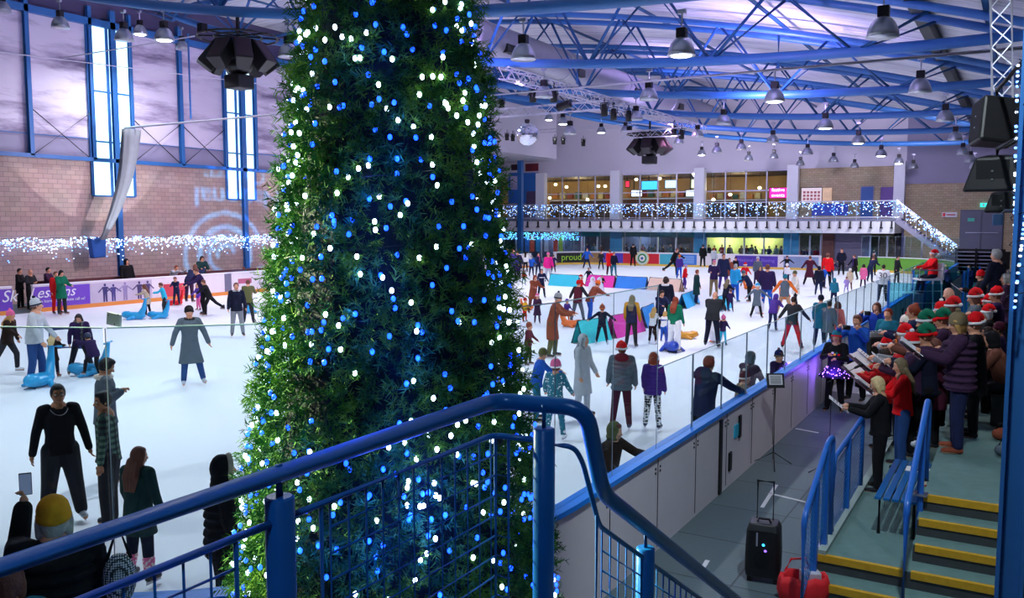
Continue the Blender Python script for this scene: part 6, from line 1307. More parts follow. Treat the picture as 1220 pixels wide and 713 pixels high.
# --- far cluster right of the tree
L_ = [
 (604, 331, 291, 20, 'hold', 'hair=long:blonde top=jacket:lilac bottom=navy', 'woman in lilac jacket against the right edge of the tree'),
 (611, 336, 297, 40, 'relaxed', 'hair=short:ginger top=jacket:violet bottom=darkpurple', 'person in violet jacket second from the tree edge'),
 (618, 333, 298, -30, 'stride', 'hair=short:brown top=coat:darkpurple bottom=darkpurple', 'skater in dark purple coat leaning left near the tree'),
 (626, 326, 300, 170, 'relaxed', 'hair=long:darkbrown top=sweater:white bottom=black', 'woman in white top and black trousers seen from behind, far left'),
 (633, 331, 304, 150, 'kid', 'hair=short:grey top=jacket:blue bottom=navy hooddown=lightgrey', 'child in bright blue jacket with grey hood'),
 (641, 330, 301, 30, 'relaxed', 'hair=short:darkbrown top=jacket:navy bottom=navy scarf=pink', 'person in spotted navy jacket with pink scarf'),
 (645, 357, 320, 20, 'kid', 'hair=short:brown top=sweater:navy bottom=darknavy', 'child in navy jumper with a white chest stripe'),
 (653, 338, 300, 10, 'relaxed', 'hair=short:pink hat=beanie:pink top=jacket:hotpink bottom=lightgrey', 'person in hot pink jacket and pink hat'),
 (659, 327, 303, 170, 'stride', 'hair=short:brown top=coat:darkpurple bottom=plum', 'skater in purple coat right behind the hot pink jacket'),
 (635, 375, 327, 30, 'hold', 'hair=bob:ginger top=coat:rust bottom=brown', 'woman in rust coloured coat with a scarf, left of the barriers'),
 (624, 342, 327, 30, 'kid', 'hair=short:brown top=jacket:red bottom=green', 'tiny child in red and green beside the tree'),
 (640, 388, 350, 10, 'folded', 'hair=bob:ginger hat=pom:pink hat2=white top=longcoat:plum bottom=plum', 'woman in long plum coat with arms folded'),
 (625, 386, 362, 60, 'kid', 'hair=short:blonde top=jacket:yellow bottom=brightred hat=beanie:red', 'small child in yellow and red left of the plum coat'),
 (657, 428, 347, 80, 'hold', 'hair=short:greyhair hat=pom:grey hat2=black top=longcoat:rust bottom=olive', 'tall person in long rust brown coat and grey bobble hat'),
 (629, 438, 384, 70, 'kid', 'hair=short:ginger hat=beanie:rust top=jacket:wine bottom=olive', 'child in wine red jacket and rust hat near the tree'),
 (688, 386, 332, 150, 'wide', 'hair=short:grey hat=beanie:red top=vest:wine sleeve=charcoal bottom=steel', 'man in wine body warmer and red hat seen from behind'),
 (702, 386, 336, 120, 'bend2', 'hair=short:brown top=jacket:rust bottom=blue hat=beanie:orange', 'person in orange jacket and blue jeans bending forward'),
 (675, 388, 362, 30, 'kid', 'hair=short:brown hat=beanie:violet top=jacket:purple bottom=orange', 'small child in violet and orange beside the wine body warmer'),
 (717, 413, 363, 175, 'armsout', 'hair=short:brown hat=pom:rust hat2=orange top=jacket:darknavy bottom=darknavy boot=lightgrey', 'small child in navy with rust hat and arms held out'),
 (752, 416, 351, 165, 'relaxed', 'hair=long:khaki top=vest:navy sleeve=mustard bottom=charcoal', 'woman with long hair in navy body warmer and mustard sleeves'),
 (777, 412, 367, 160, 'hold', 'hair=long:blonde top=sweater:white bottom=black boot=white', 'girl with long blonde hair in white top and black leggings'),
 (790, 410, 372, 150, 'hold', 'hair=bob:blonde top=sweater:white bottom=blue', 'very small blond child riding the royal blue aid'),
 (803, 421, 353, 155, 'relaxed', 'hair=long:ginger top=sweater:green bottom=white boot=black legw=1.25', 'woman with auburn hair in green jumper and white trousers'),
 (792, 396, 329, 165, 'relaxed', 'hair=tail:darkbrown top=jacket:darknavy bottom=black collar=white', 'woman with ponytail and white collar hugging a friend'),
 (785, 402, 345, 30, 'hold', 'hair=short:darkbrown top=jacket:navy bottom=black', 'person in navy jacket held by the woman with white collar'),
 (848, 416, 351, 170, 'bend2', 'hair=bald:greyhair top=jacket:charcoal bottom=darknavy wide=1.15', 'man in charcoal jacket bending over a penguin aid'),
 (861, 414, 380, 160, 'kid', 'hair=short:brown top=jacket:darkpurple bottom=cyan hat=pom:pink hat2=pink', 'small child held by the bending man in charcoal'),
 (699, 322, 295, 20, 'wide', 'hair=short:brown top=jacket:blue bottom=navy', 'skater in blue jacket before the dark lettered board'),
 (716, 323, 299, 10, 'kid', 'hair=short:brown top=jacket:charcoal bottom=black', 'child in charcoal before the violet board'),
 (726, 330, 297, 160, 'relaxed', 'hair=short:brown top=coat:brightred bottom=maroon', 'skater in bright red coat before the violet board'),
 (731, 331, 300, 30, 'relaxed', 'hair=short:brown top=jacket:darknavy bottom=teal', 'skater in teal trousers hidden behind the bright red coat'),
 (754, 319, 290, 160, 'relaxed', 'hair=short:black top=jacket:black bottom=black', 'skater all in black before the circular emblem'),
 (701, 342, 319, 10, 'wide', 'hair=short:brown top=jacket:darknavy bottom=black', 'child in black coat at the gap beside the magenta barrier'),
 (692, 358, 328, 100, 'kid', 'hair=short:brown hat=santa:red top=jacket:red bottom=maroon', 'child in Santa hat left of the white penguins'),
 (717, 350, 328, 10, 'kid', 'hair=short:black top=jacket:darknavy bottom=blue', 'child in navy behind the white penguins'),
 (802, 330, 296, 60, 'onelead', 'hair=short:brown top=jacket:black bottom=black', 'skater in black leaning hard to the left near the teal board'),
 (809, 334, 303, 160, 'relaxed', 'hair=short:brown hat=beanie:orange top=jacket:purple bottom=blue', 'skater in purple jacket with orange hat'),
 (815, 347, 314, 100, 'glide', 'hair=short:brown hat=beanie:lilac top=jacket:brightred bottom=purple', 'child in red jacket and purple trousers gliding right'),
 (829, 365, 321, 110, 'relaxed', 'hair=short:ginger top=longcoat:darkgreen bottom=navy', 'person in long dark green coat beside the cyan barrier'),
 (837, 321, 291, 170, 'stand', 'hair=short:black top=jacket:black bottom=black boot=white', 'slim skater all in black at the white board'),
 (850, 322, 295, 150, 'relaxed', 'hair=short:ginger top=jacket:lightgrey bottom=steel', 'person in pale hooded top at the white board'),
 (850, 356, 309, 5, 'phone', 'hair=short:pink top=jacket:darkpurple bottom=khaki collar=white', 'person with pink hair, dark jacket and tan trousers'),
 (861, 347, 296, 20, 'relaxed', 'hair=short:brown top=coat:navy bottom=purple wide=1.15', 'broad person in navy coat behind the pink haired skater'),
 (868, 343, 307, 30, 'relaxed', 'hair=short:darkbrown top=coat:rust bottom=rust', 'person in rust brown right of the navy coat'),
 (876, 333, 306, 0, 'relaxed', 'hair=short:brown top=jacket:black bottom=black hat=cap:charcoal', 'man in black with grey cap near the indigo board'),
 (875, 362, 314, 150, 'stand', 'hair=short:greyhair top=jacket:sky bottom=blue boot=teal', 'grey haired man in bright blue jacket'),
 (887, 344, 313, 10, 'glide', 'hair=short:brown hat=santa:brightred top=jacket:brightred bottom=maroon', 'child in red Santa suit and hat'),
 (864, 373, 333, 150, 'hold', 'hair=long:khaki top=jacket:darknavy bottom=black', 'woman with fair hair in dark jacket bending by a child'),
 (870, 374, 345, 170, 'kid', 'hair=short:brown top=jacket:darkpurple bottom=darkpurple', 'small child in dark purple beside the fair haired woman'),
 (901, 381, 337, 20, 'armsout', 'hair=short:brown hat=pom:sky hat2=white top=coat:steel bottom=black boot=charcoal', 'girl in grey coat dress and pale blue hat'),
 (893, 362, 323, -60, 'bend2', 'hair=short:brown top=jacket:navy bottom=black hat=beanie:steel', 'skater in navy striding left behind the girl in grey'),
 (913, 374, 311, 175, 'relaxed', 'hair=short:brown top=jacket:darkpurple bottom=blue wide=1.1', 'broad man in dark jacket and blue jeans seen from behind'),
 (905, 352, 317, 0, 'relaxed', 'hair=long:darkbrown top=jacket:plum bottom=black', 'dark haired woman left of the broad man in jeans'),
 (902, 342, 305, 10, 'relaxed', 'hair=short:brown hat=pom:lightgrey hat2=grey top=jacket:steel bottom=navy', 'skater with large pale bobble hat before the indigo board'),
 (934, 378, 325, 175, 'wide', 'hair=short:brown hat=beanie:teal top=vest:steel sleeve=orange bottom=tan', 'skater in slate body warmer with orange sleeves'),
 (937, 342, 314, 160, 'relaxed', 'hair=short:lightblonde hat=beanie:white top=sweater:white bottom=darknavy', 'child in white top and hat before the pale board'),
 (937, 330, 304, 10, 'armsout', 'hair=short:brown hat=beanie:maroon top=jacket:black bottom=black', 'skater in black with arms wide before the pale board'),
 (948, 368, 321, -60, 'glide', 'hair=short:greyhair top=coat:cream bottom=black hat=beanie:olive', 'person in cream and olive coat gliding left'),
 (964, 342, 304, 170, 'wide', 'hair=short:brown top=longcoat:maroon bottom=black', 'person in long dark wine coat with arms spread'),
 (975, 354, 316, 175, 'relaxed', 'hair=short:black hat=hood:darknavy top=puffer:darknavy bottom=navy', 'person in hooded navy padded jacket'),
 (985, 345, 298, 170, 'relaxed', 'hair=tail:brown top=jacket:brightred bottom=black', 'skater in red jacket at the right end of the far boards'),
 (990, 336, 312, 150, 'bend2', 'hair=short:brown top=jacket:darkpurple bottom=navy', 'person in dark purple bending below the red jacket'),
 (981, 345, 317, 120, 'kid', 'hair=short:brown top=jacket:blue bottom=navy', 'child in bright blue next to the red jacket'),
 (1002, 330, 296, -10, 'pockets', 'hair=short:brown top=jacket:darknavy bottom=black', 'man in dark open jacket standing before the grey shutter'),
 (1018, 335, 303, -50, 'wide', 'hair=short:brown top=coat:black bottom=black scarf=purple', 'person in black coat leaning left before the grey shutter'),
 (1012, 348, 320, 170, 'relaxed', 'hair=short:cream hat=beanie:cream top=coat:beige bottom=brown', 'person in beige coat and cream hat seen from behind'),
 (1028, 345, 315, 170, 'relaxed', 'hair=bob:darkbrown top=coat:pink bottom=plum', 'person in dusty pink coat seen from behind'),
 (1040, 330, 299, 150, 'relaxed', 'hair=short:brown hat=pom:black hat2=white top=jacket:charcoal bottom=black', 'person with black bobble hat before the green board'),
 (1036, 338, 307, 150, 'bend2', 'hair=short:brown top=jacket:navy bottom=navy', 'person in navy bending near the green board'),
 (1051, 362, 315, 175, 'relaxed', 'hair=short:darkbrown top=jacket:white bottom=charcoal wide=1.15', 'player in white numbered jersey seen from behind'),
 (993, 366, 331, 175, 'relaxed', 'hair=short:black hat=hood:teal top=jacket:teal bottom=navy wide=1.1', 'person in teal jacket seen from behind before the glass'),
 (920, 396, 353, 160, 'bend2', 'hair=short:brown hat=hood:purple top=puffer:purple bottom=navy', 'child in padded violet snowsuit with hood'),
 (943, 418, 352, 165, 'wide', 'hair=short:darkbrown top=jacket:charcoal bottom=red boot=black', 'boy in black jacket and red hockey trousers behind the glass'),
 (976, 416, 350, 165, 'relaxed', 'hair=short:brown hat=beanie:darknavy top=coat:teal bottom=navy', 'person in teal coat pressed to the glass'),
 (986, 420, 358, 150, 'relaxed', 'hair=short:darkbrown top=coat:steel bottom=darknavy', 'person in slate coat beside the teal coat at the glass'),
 (996, 418, 360, 165, 'relaxed', 'hair=bob:brown top=coat:salmon bottom=orange', 'person in salmon pink coat at the glass'),
 (1008, 352, 330, 175, 'kid', 'hair=short:brown top=jacket:lilac bottom=lilac', 'child in pale lilac behind the person in teal'),
 (740, 514, 406, 178, 'relaxed', 'hair=short:brown hat=santa:brightred top=puffer:steel bottom=maroon boot=navy hooddown=wine wide=1.05', 'person in Santa hat, grey padded jacket and maroon leggings'),
 (777, 514, 419, 165, 'relaxed', 'hair=bob:ginger top=puffer:purple bottom=spotted_leggings boot=navy hat=band:white ears=white', 'girl in purple padded jacket and spotted leggings with white earmuffs'),
 (661, 526, 428, 165, 'kid', 'hair=short:brown hat=stripe:pink hat2=white top=jacket:teal bottom=confetti_suit boot=white', 'child in turquoise patterned snowsuit and pink striped hat'),
 (693, 500, 395, 60, 'relaxed', 'hair=long:grey top=longcoat:lightgrey bottom=lightgrey hat=hood:lightgrey', 'person in long pale grey coat behind the glass seam'),
 (638, 505, 413, 100, 'hold', 'hair=short:khaki hat=beanie:olive top=jacket:blue bottom=teal', 'person in blue jacket and olive beanie half hidden by the tree'),
]
REF = {}
for row in L_:
    px, feet, head, face, pose, spec, lab = row
    t, k_ = PP(px, feet, head, face, pose, spec, lab, near=(feet-head > 80)); REF[lab] = (t, k_)
    for c in t.children:
        if 'turquoise patterned' in lab and c.name.startswith('jacket'): c.data.materials[0] = M_confetti
t, k_ = REF['player in white numbered jersey seen from behind']
o_ = text('number', '30', .38, Matrix.Translation(k_['pel']+k_['T']*.30-Vector((.20, 0, 0))) @ Matrix(((0, 0, -1, 0), (-1, 0, 0, 0), (0, 1, 0, 0), (0, 0, 0, 1))), M_black); o_.parent = t
t, k_ = REF['child in navy jumper with a white chest stripe']; H_ = k_['H']
MB().lathe([(.125*H_, -.012), (.13*H_, 0), (.125*H_, .03)], Matrix.Translation(k_['pel']+k_['T']*.17*H_) @ Matrix.Diagonal((.88, 1, 1, 1)), 20, cap=False).build('chest_stripe', M_paper, t, True)
# --- leaning on the right boards from the ice
PP(722, None, 505, 60, 'rail', 'hair=short:brown hat=hood:olive top=jacket:darkbrown bottom=black wide=1.05', 'hooded person in dark brown below the rail bend', X=-3.98)
PP(839, None, 427, 150, 'rail', 'hair=short:brown top=jacket:navy bottom=black hooddown=navy skin=skin', 'boy in navy hooded top reaching along the blue cap', X=-3.95, near=True, P=dict(armR=(50, 20, 10, 20)))
PP(889, None, 422, 140, 'rail', 'hair=short:brown hat=hood:steel top=jacket:plum bottom=black', 'child in grey hood and plum jacket at the boards', X=-3.92)
PP(881, None, 448, 120, 'rail', 'hair=short:ginger hat=stripe:wine hat2=cream top=jacket:khaki bottom=black', 'small child in striped wine beanie at the boards', X=-3.85)
PP(925, None, 421, 30, 'rail', 'hair=short:brown hat=pom:darknavy hat2=khaki top=jacket:darkpurple bottom=black', 'smiling child in bobble hat peeking over the boards', X=-3.90, near=True)
# --- singer with light trimmed skirt on the walkway
t, k_ = PP(994, 490, 391, -12, 'folded', 'hair=bob:brown hat=stripe:teal hat2=brightred top=sweater:black bottom=black shoe=boot boot=black', 'singer in Christmas jumper with a skirt of purple lights', near=True, z=0, P=dict(armL=(16, 12, 80, -40), armR=(20, 16, 95, -40)))
H_ = k_['H']; pel = k_['pel']; rings = []
for z, r_ in ((.05, .085), (.0, .12), (-.05, .16), (-.09, .19), (-.10, .185), (-.02, .11)): rings.append([pel+Vector((r_*H_*math.cos(2*PI*j/30)*(1+.07*math.sin(j*2.7)), r_*H_*math.sin(2*PI*j/30)*(1+.07*math.sin(j*2.7)), z*H_+.012*math.cos(j*3))) for j in range(30)])
sk_ = MB().loft(rings).build('net_skirt', cloth('darkpurple'), t, True)
me = None
for j in range(90):
    a = random.random()*2*PI; q = random.random(); r_ = (.10+.095*q)*H_; p = pel+Vector((r_*math.cos(a), r_*math.sin(a), (.03-.12*q)*H_))
    if me is None: bo = MB().ell((0, 0, 0), (.010, .010, .010), n=6, m=4).build('bulb', mat('bulb_violet', (.5, .2, 1), .4, emit=8, ecol=(.30, .12, 1)), sk_); me = bo.data
    else: bo = bpy.data.objects.new('bulb', me); COL.objects.link(bo); bo.parent = sk_
    bo.location = p
light('skirt_light', 'POINT', t.matrix_basis @ Matrix.Rotation(0, 4, 'Z') @ (pel+Vector((-.45*0+.3, 0, 0))), 9, (.25, .10, 1), size=.12)
for j, c in enumerate(('brightred', 'green', 'yellow', 'white', 'orange')): MB().ell(pel+k_['T']*(.19+.02*(j % 2))*H_+Vector((.085*H_, (.05-.025*j)*H_, 0)), (.012, .028, .022)).build('jumper_motif', cloth(c), t, True)
# --- photographers and others by the boards
for px, hd_, X_, spec, lab, pose in ((1024, 356, -2.7, 'hair=short:brown top=jacket:blue bottom=black shoe=boot', 'photographer in royal blue jacket, left of two', 'camera'), (1047, 349, -2.75, 'hair=bob:brown top=jacket:royal bottom=black shoe=boot', 'photographer in royal blue jacket holding a camera up, right of two', 'camera'),
   (1060, 357, -2.35, 'hair=short:ginger top=jacket:teal bottom=black shoe=boot', 'person in teal jacket right behind the blue photographers', 'relaxed')):
    t, k_ = PP(px, None, hd_, -25, pose, spec, lab, X=X_, z=.2, H=1.72)
    if pose == 'camera':
        w_ = (k_['wr']['L']+k_['wr']['R'])/2+Vector((.10, 0, .04)); q = t.matrix_basis @ w_
        c = thing('camera', 'black camera held by the '+('left' if px < 1030 else 'right')+' photographer in blue', 'camera', q, t.rotation_euler.z); MB().box((0, 0, 0), (.03, .065, .045)).build('camera_body', M_black, c, bevel=.008); MB().lathe([(.035, 0), (.035, .08), (.03, .085)], Matrix.Rotation(PI/2, 4, 'Y')).build('lens', M_black, c, True)
MB_ = thing('viewing_step', 'low white step the two photographers stand on', 'platform', (-2.6, 24, 0)); wb(MB().span((-3.35, 18.5, 0), (-1.72, 26.5, .2)), 'deck', M_white, MB_)
# steward on the high chair
p = at_d(1103, 352, 29); t, k_ = person(Vector((p.x, p.y, 0))+Vector((math.cos(YAW), math.sin(YAW), 0))*.22, 1.72, YAW+PI, 'person in Santa hat and red jacket sitting on the white high chair', dict(POSES['sit'], seat=1.80, legL=(70, 62, 5), legR=(76, 70, 5), armL=(40, 8, 40, 0), armR=(40, 8, 40, 0)), parse('hair=short:greyhair hat=santa:brightred top=jacket:brightred bottom=darknavy shoe=boot boot=black'), None, .02)
p = at_d(1104, 352, 29)
# --- spectators beyond
for px, hd_, X_, H_, spec, lab, pose, f in ((1069, 305, -4.6, 1.7, 'hair=short:black top=jacket:charcoal bottom=black shoe=boot', 'dark haired person left of the high chair behind glass', 'relaxed', 60),
   (1124, 314, -1.9, 1.68, 'hair=short:grey top=jacket:navy bottom=black shoe=boot', 'person in navy behind the high chair', 'relaxed', -60), (1131, 315, -1.6, 1.66, 'hair=long:lightblonde top=jacket:pink bottom=navy shoe=boot', 'fair haired person in pink behind the high chair', 'hold', -70),
   (1156, 316, -1.2, 1.7, 'hair=short:darkbrown top=jacket:darkpurple bottom=black shoe=boot', 'dark haired person with folded arms before the slatted steps', 'folded', -40),
   (1144, 322, -1.6, 1.6, 'hair=short:brown top=jacket:plum bottom=black shoe=boot', 'person in plum left of the dark haired one by the slatted steps', 'relaxed', -60)):
    q = at_z(px, hd_, .2+H_); PP(px, None, hd_, f, pose, spec, lab, H=H_, z=0)
# --- the choir in the stand: face the rink (towards -X)
def sheet(t, k_, lab, kind='folder'):
    w_ = (k_['wr']['L']+k_['wr']['R'])/2+Vector((.09*k_['H'], 0, .03)); q = t.matrix_basis @ w_
    s_ = thing('song_sheet' if kind == 'sheet' else 'song_folder', lab, 'paper' if kind == 'sheet' else 'folder', q, t.rotation_euler.z)
    Mx = Matrix.Rotation(R(-38), 4, 'Y')
    if kind == 'sheet': MB().box((0, 0, 0), (.15, .105, .002), Mx).build('sheet', M_paper, s_)
    else:
        MB().box((0, .11, .012), (.15, .11, .004), Mx @ Matrix.Rotation(R(10), 4, 'X')).build('page', M_paper, s_); MB().box((0, -.11, .012), (.15, .11, .004), Mx @ Matrix.Rotation(R(-10), 4, 'X')).build('page', M_paper, s_)
        MB().box((0, 0, -.004), (.155, .225, .003), Mx).build('cover', mat('folder_cover', '7a5a70', .6), s_)
    for r_ in range(5): MB().box((-.10+r_*.045, .0 if kind == 'sheet' else .11, .006 if kind == 'sheet' else .019), (.006, .07, .001), Mx).build('print_line', mat('print_grey', '6a6a78', .7), s_)
CH = [ # px, head, X, z, height or None, yaw deg (180 = towards rink), pose, spec, label, sheet label
 (1052, 447, -1.42, .34, None, 190, 'sing', 'hair=bob:lightblonde top=sweater:black bottom=black shoe=boot boot=charcoal glasses=1', 'blonde woman with glasses in black sparkling top, nearest of the choir', ('white song sheet held by the blonde woman with glasses', 'sheet')),
 (1079, 425, -1.30, .34, None, 195, 'sing', 'hair=long:khaki top=sweater:brightred bottom=jeans shoe=boot', 'woman with long fair hair in bright red jumper', ('open white song folder held by the woman in the red jumper', 'folder')),
 (1101, 406, -1.22, .34, None, 185, 'sing', 'hair=bob:cream hat=santa:brightred top=coat:black bottom=black shoe=boot scarf=pink droop=-1', 'white haired woman in Santa hat with pink scarf over black coat', ('song sheet of the white haired woman in the Santa hat', 'sheet')),
 (1076, 398, -1.50, .34, None, 180, 'sing', 'hair=bob:brown hat=band:orange antlers=brown ears=orange top=jacket:red bottom=black shoe=boot', 'brown haired woman wearing an orange reindeer headband', ('song folder of the woman with the reindeer headband', 'folder')),
 (1060, 400, -2.0, .10, None, 170, 'sing', 'hair=short:brown hat=santa:brightred top=coat:black bottom=black shoe=boot', 'singer in black with red Santa hat beside the draped box', ('song folder beside the draped black box', 'folder')),
 (1059, 414, -1.8, .17, None, 165, 'sing', 'hair=short:darkbrown top=jacket:red bottom=navy shoe=boot', 'singer with red sleeves standing in front of the draped box', ('song folder held by the red sleeves', 'folder')),
 (1083, 385, -1.45, .34, None, 180, 'sing', 'hair=bob:greyhair hat=santa:brightred top=jacket:grey bottom=black shoe=boot', 'singer in Santa hat left of the green elf hats', ('song sheet left of the elf hats', 'sheet')),
 (1093, 392, -1.20, .45, None, 185, 'sing', 'hair=bob:brown hat=stripe:brightred hat2=white top=jacket:plum bottom=black shoe=boot', 'singer with red and white striped hat', None),
 (1108, 384, -1.05, .5, None, 190, 'sing', 'hair=short:brown hat=elf:green hat2=brightred top=jacket:darknavy bottom=black shoe=boot', 'singer in green elf hat with red brim, lower of three', ('white song sheet under the lower green elf hat', 'sheet')),
 (1109, 368, -1.10, .5, None, 180, 'sing', 'hair=bob:brown hat=elf:green hat2=white top=jacket:brown bottom=black shoe=boot', 'singer in green elf hat with white brim', None),
 (1128, 366, -.95, .6, None, 185, 'sing', 'hair=short:brown hat=elf:green hat2=brightred top=coat:plum bottom=black shoe=boot', 'singer in dark green elf hat and plum coat, right of three', ('white song sheet held in front of the plum coat', 'sheet')),
 (1094, 361, -1.45, .34, None, 180, 'sing', 'hair=bun:ginger top=jacket:navy bottom=black shoe=boot', 'curly auburn haired singer beyond the elf hats', None),
 (1086, 372, -1.7, .34, None, 180, 'sing', 'hair=bob:grey hat=stripe:cream hat2=red top=jacket:lightgrey bottom=black shoe=boot', 'singer in cream knitted hat far left of the choir', None),
 (1127, 356, -1.1, .5, None, 180, 'sing', 'hair=short:brown hat=stripe:brightred hat2=white top=jacket:black bottom=black shoe=boot', 'singer with striped red and white stocking hat', None),
 (1136, 341, -1.15, .6, None, 185, 'sing', 'hair=bald:grey top=jacket:brightred bottom=black shoe=boot skin=palskin', 'bald man in red jacket holding a song sheet', ('song sheet held low by the bald man', 'sheet')),
 (1149, 366, -.58, .862, 1.74, 188, 'sing', 'hair=bob:blonde hat=pom:khaki hat2=khaki top=puffer:plum bottom=navy shoe=boot boot=rust wide=1.1', 'woman in long brown padded coat and khaki bobble hat', ('white song folder held by the woman in the padded coat', 'folder')),
 (1167, 371, -.45, .862, None, 185, 'sing', 'hair=short:brown hat=santa:brightred top=coat:black bottom=black shoe=boot droop=-1', 'singer in Santa hat directly behind the padded coat', None),
 (1166, 342, -.62, .862, None, 185, 'sing', 'hair=bob:brown hat=santa:red top=jacket:steel bottom=black shoe=boot', 'singer in Santa hat and grey coat, third row left', ('song sheet of the third row left singer', 'sheet')),
 (1182, 349, -.42, 1.0, None, 185, 'sing', 'hair=bob:greyhair hat=santa:brightred top=jacket:black bottom=black shoe=boot droop=-1', 'singer in Santa hat with pompom hanging to the right', None),
 (1181, 361, -.40, .862, None, 188, 'sing', 'hair=bob:white hat=santa:brightred top=coat:black bottom=black shoe=boot', 'white haired singer in Santa hat with thick brim', None),
 (1172, 319, -.70, 1.25, None, 185, 'sing', 'hair=short:brown hat=beanie:brightred top=jacket:black bottom=black shoe=boot', 'singer in plain red beanie at the top left of the choir', ('song sheet of the singer in the red beanie', 'sheet')),
 (1186, 330, -.45, 1.25, None, 185, 'sing', 'hair=short:brown hat=tallsanta:brightred top=jacket:brightred bottom=black shoe=boot', 'singer wearing a tall upright Santa hat with pompom', None),
 (1190, 296, -.40, 1.45, 1.75, 150, 'relaxed', 'hair=short:greyhair top=jacket:darknavy bottom=black shoe=boot', 'grey haired man standing highest behind the choir', None),
 (1201, 325, -.22, 1.25, None, 180, 'relaxed', 'hair=bob:greyhair top=coat:plum bottom=black shoe=boot', 'grey haired person at the back beside the pillar', None),
 (1180, 388, -.36, .862, None, 185, 'relaxed', 'hair=bob:darkbrown top=coat:black bottom=black shoe=boot', 'dark haired singer in black coat behind the padded coat', None),
 (1193, 380, -.24, .862, None, 185, 'relaxed', 'hair=short:brown hat=beanie:maroon top=coat:darkpurple bottom=black shoe=boot', 'singer in dark coat and maroon hat close to the pillar', None),
 (1120, 402, -.95, .5, None, 185, 'sing', 'hair=bob:brown top=coat:maroon bottom=black shoe=boot', 'brown haired singer in maroon coat below the elf hats', None),
 (1140, 352, -.85, .85, None, 183, 'sing', 'hair=bob:brown hat=santa:red hat2=white top=jacket:darkpurple bottom=black shoe=boot', 'singer in Santa hat between the bald man and the padded coat', None),
 (1191, 340, -.30, 1.1, None, 185, 'sing', 'hair=short:brown hat=santa:brightred top=coat:darkpurple bottom=black shoe=boot droop=-1', 'singer in Santa hat nearest the pillar', None),
]
for px, hd_, X_, z_, H_, yw_, pose, spec, lab, sh_ in CH:
    q = at_x(px, hd_, X_)
    extra = .05 if 'hat=' in spec else 0
    Hh = H_ or (q.z-z_-extra)
    if not H_ and not 1.45 < Hh < 1.85: # move along the row so that the height stays natural
        Hh = min(1.82, max(1.45, Hh)); z_ = q.z-extra-Hh
    if X_ < -1.66: Hh += z_; z_ = 0
    d = proj(q)[2]
    t, k_ = person(Vector((q.x, q.y, z_)), Hh, R(yw_), lab, POSES[pose], parse(spec), None, min(.02, max(.0085, d/FPX*.8)), near=d < 13)
    if sh_: sheet(t, k_, *sh_)
    print('CH', lab[:30], [round(v, 2) for v in (q.x, q.y, z_, Hh)])
# seated person at the right edge with bags
q = at_d(1203, 470, 12.0); t, k_ = person(Vector((-.12, q.y, .862)), 1.62, R(185), 'person in brown coat sitting at the right edge behind the pillar', dict(POSES['sit'], seat=.45, lean=18), parse('hair=short:black top=coat:brown bottom=charcoal shoe=boot hat=hood:black'), None, .012)
b_ = thing('seat', 'dark seat carrying the person in the brown coat', 'seat', (-.08, q.y, .862)); MB().box((.0, 0, .22), (.2, .25, .21)).build('seat_box', M_riser, b_, bevel=.02); MB().box((.0, 0, .44), (.21, .26, .02)).build('seat_pad', M_blackpl, b_)
def softbag(px, py, z, s, c, lab, nm='handbag'):
    p = at_z(px, py, z); t = thing(nm, lab, 'bag', p, .4); m = MB(); m.ell((0, 0, s*.5), (s*.8, s*.5, s*.5)); m.ell((s*.3, .0, s*.4), (s*.5, s*.45, s*.4)); m.build('bag_body', cloth(c), t, voxel=.012, sm=3); MB().tube([(-s*.5, 0, s*.8), (-s*.3, 0, s*1.3), (s*.3, 0, s*1.3), (s*.5, 0, s*.8)], .01, 8).build('strap', cloth('black'), t, True)
softbag(1194, 525, .862, .17, 'rust', 'brown leather handbag on the stand floor at the right'); softbag(1198, 545, .862, .17, 'steel', 'shiny grey bag on the stand floor in front of the brown one'); softbag(1092, 534, .80, .10, 'lightgrey', 'pale grey glove bundle lying on the far end of the blue bench', 'glove_bundle')
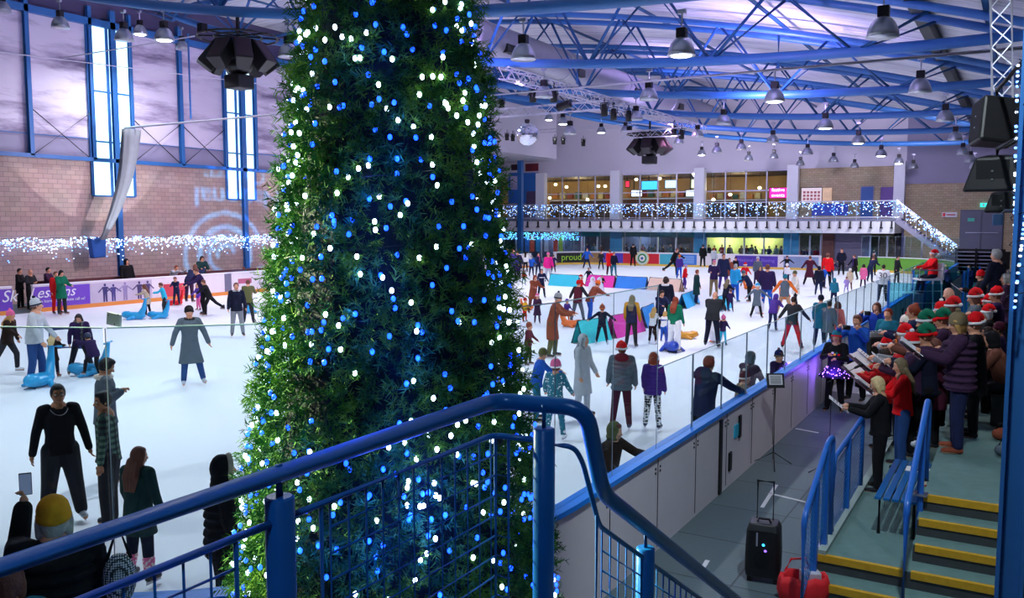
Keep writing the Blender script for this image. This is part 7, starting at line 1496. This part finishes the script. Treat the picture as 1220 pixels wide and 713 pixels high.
# --- photographer in mustard beanie at the bottom left
t, k_ = PP(62, None, 599, 175, 'stand', 'hair=bob:greyhair hat=beanie:mustard top=puffer:black bottom=black shoe=boot wide=1.15', 'woman in mustard knitted beanie holding up a phone', H=1.72, z=.28, near=False, vx=.008, P=dict(armL=(78, 6, 74, -6), armR=(10, 10, 30, 0), lean=4, curl=60))
w_ = k_['wr']['L']+k_['hd']['L']*.07*k_['H']; q = t.matrix_basis @ w_; c = thing('phone', 'black phone held up over the mustard beanie', 'phone', q, t.rotation_euler.z); MB().box((.02, 0, .03), (.005, .038, .075)).build('phone_body', M_black, c, bevel=.004); MB().box((.012, 0, .03), (.003, .034, .068)).build('screen', mat('phone_glow', '5a6a88', .2, emit=.6), c); MB().lathe([(.034, -.03), (.038, 0), (.034, .03)], Matrix.Translation(k_['wr']['L']-k_['hd']['L']*.04*k_['H']) @ k_['hd']['L'].to_track_quat('Z', 'Y').to_matrix().to_4x4(), 16).build('wristband', cloth('yellow'), t, True)
b_ = thing('shoulder_bag', 'black and silver studded bag on the shoulder of the woman in mustard', 'bag', t.matrix_basis @ (k_['sh']['R']+Vector((-.14, -.16, -.20))), t.rotation_euler.z); MB().ell((0, 0, 0), (.06, .10, .17)).build('bag_body', M_studs, b_, True); MB().tube([(0, -.07, .12), (.08, 0, .32), (0, .07, .12)], .012, 8).build('strap', cloth('black'), b_, True)
PP(6, None, 676, 170, 'stand', 'hair=bob:brown top=jacket:teal bottom=black shoe=boot', 'person in teal at the very bottom left corner', H=1.50, z=.28)
# --- people sitting behind the glass under the balcony
RW = ['blurry seated guest behind the glass under the balcony, ' + s for s in ()]
cols = ['navy', 'plum', 'red', 'steel', 'tan', 'charcoal', 'teal', 'brown', 'olive', 'purple', 'lightgrey', 'rust']
g = random.Random(11)
base = None
spots_ = [845, 852, 861, 870, 884, 891, 896, 903, 910, 917, 926, 932] + [748, 756, 765, 774, 783, 792, 801, 812, 820] + [700, 708, 718] + [958, 966, 974]
for i, px in enumerate(spots_):
    p = at_z(px, 300, 1.0); x = fx(px, 73.5+g.random()*3); y = (73.5+g.random()*3) if px < 940 else 72.2+g.random(); x = fx(px, y)
    c = cols[i % 12]; h = g.choice(['brown', 'black', 'blonde', 'darkbrown'])
    where = 'in the bright window under the balcony' if px > 940 else ('in the cream lit window' if px > 842 else ('behind the red and teal boards' if px > 742 else 'behind the violet board'))
    person(Vector((x, y, .0)), 1.65+g.random()*.12, R(-90+g.uniform(-60, 60)), 'guest in %s seen through the glass %s' % (c, where), POSES[g.choice(['relaxed', 'folded', 'hold'])], parse('hair=short:%s top=jacket:%s bottom=black shoe=boot' % (h, c)), 'guests behind the lower windows', .034)
print('PEOPLE', NP)
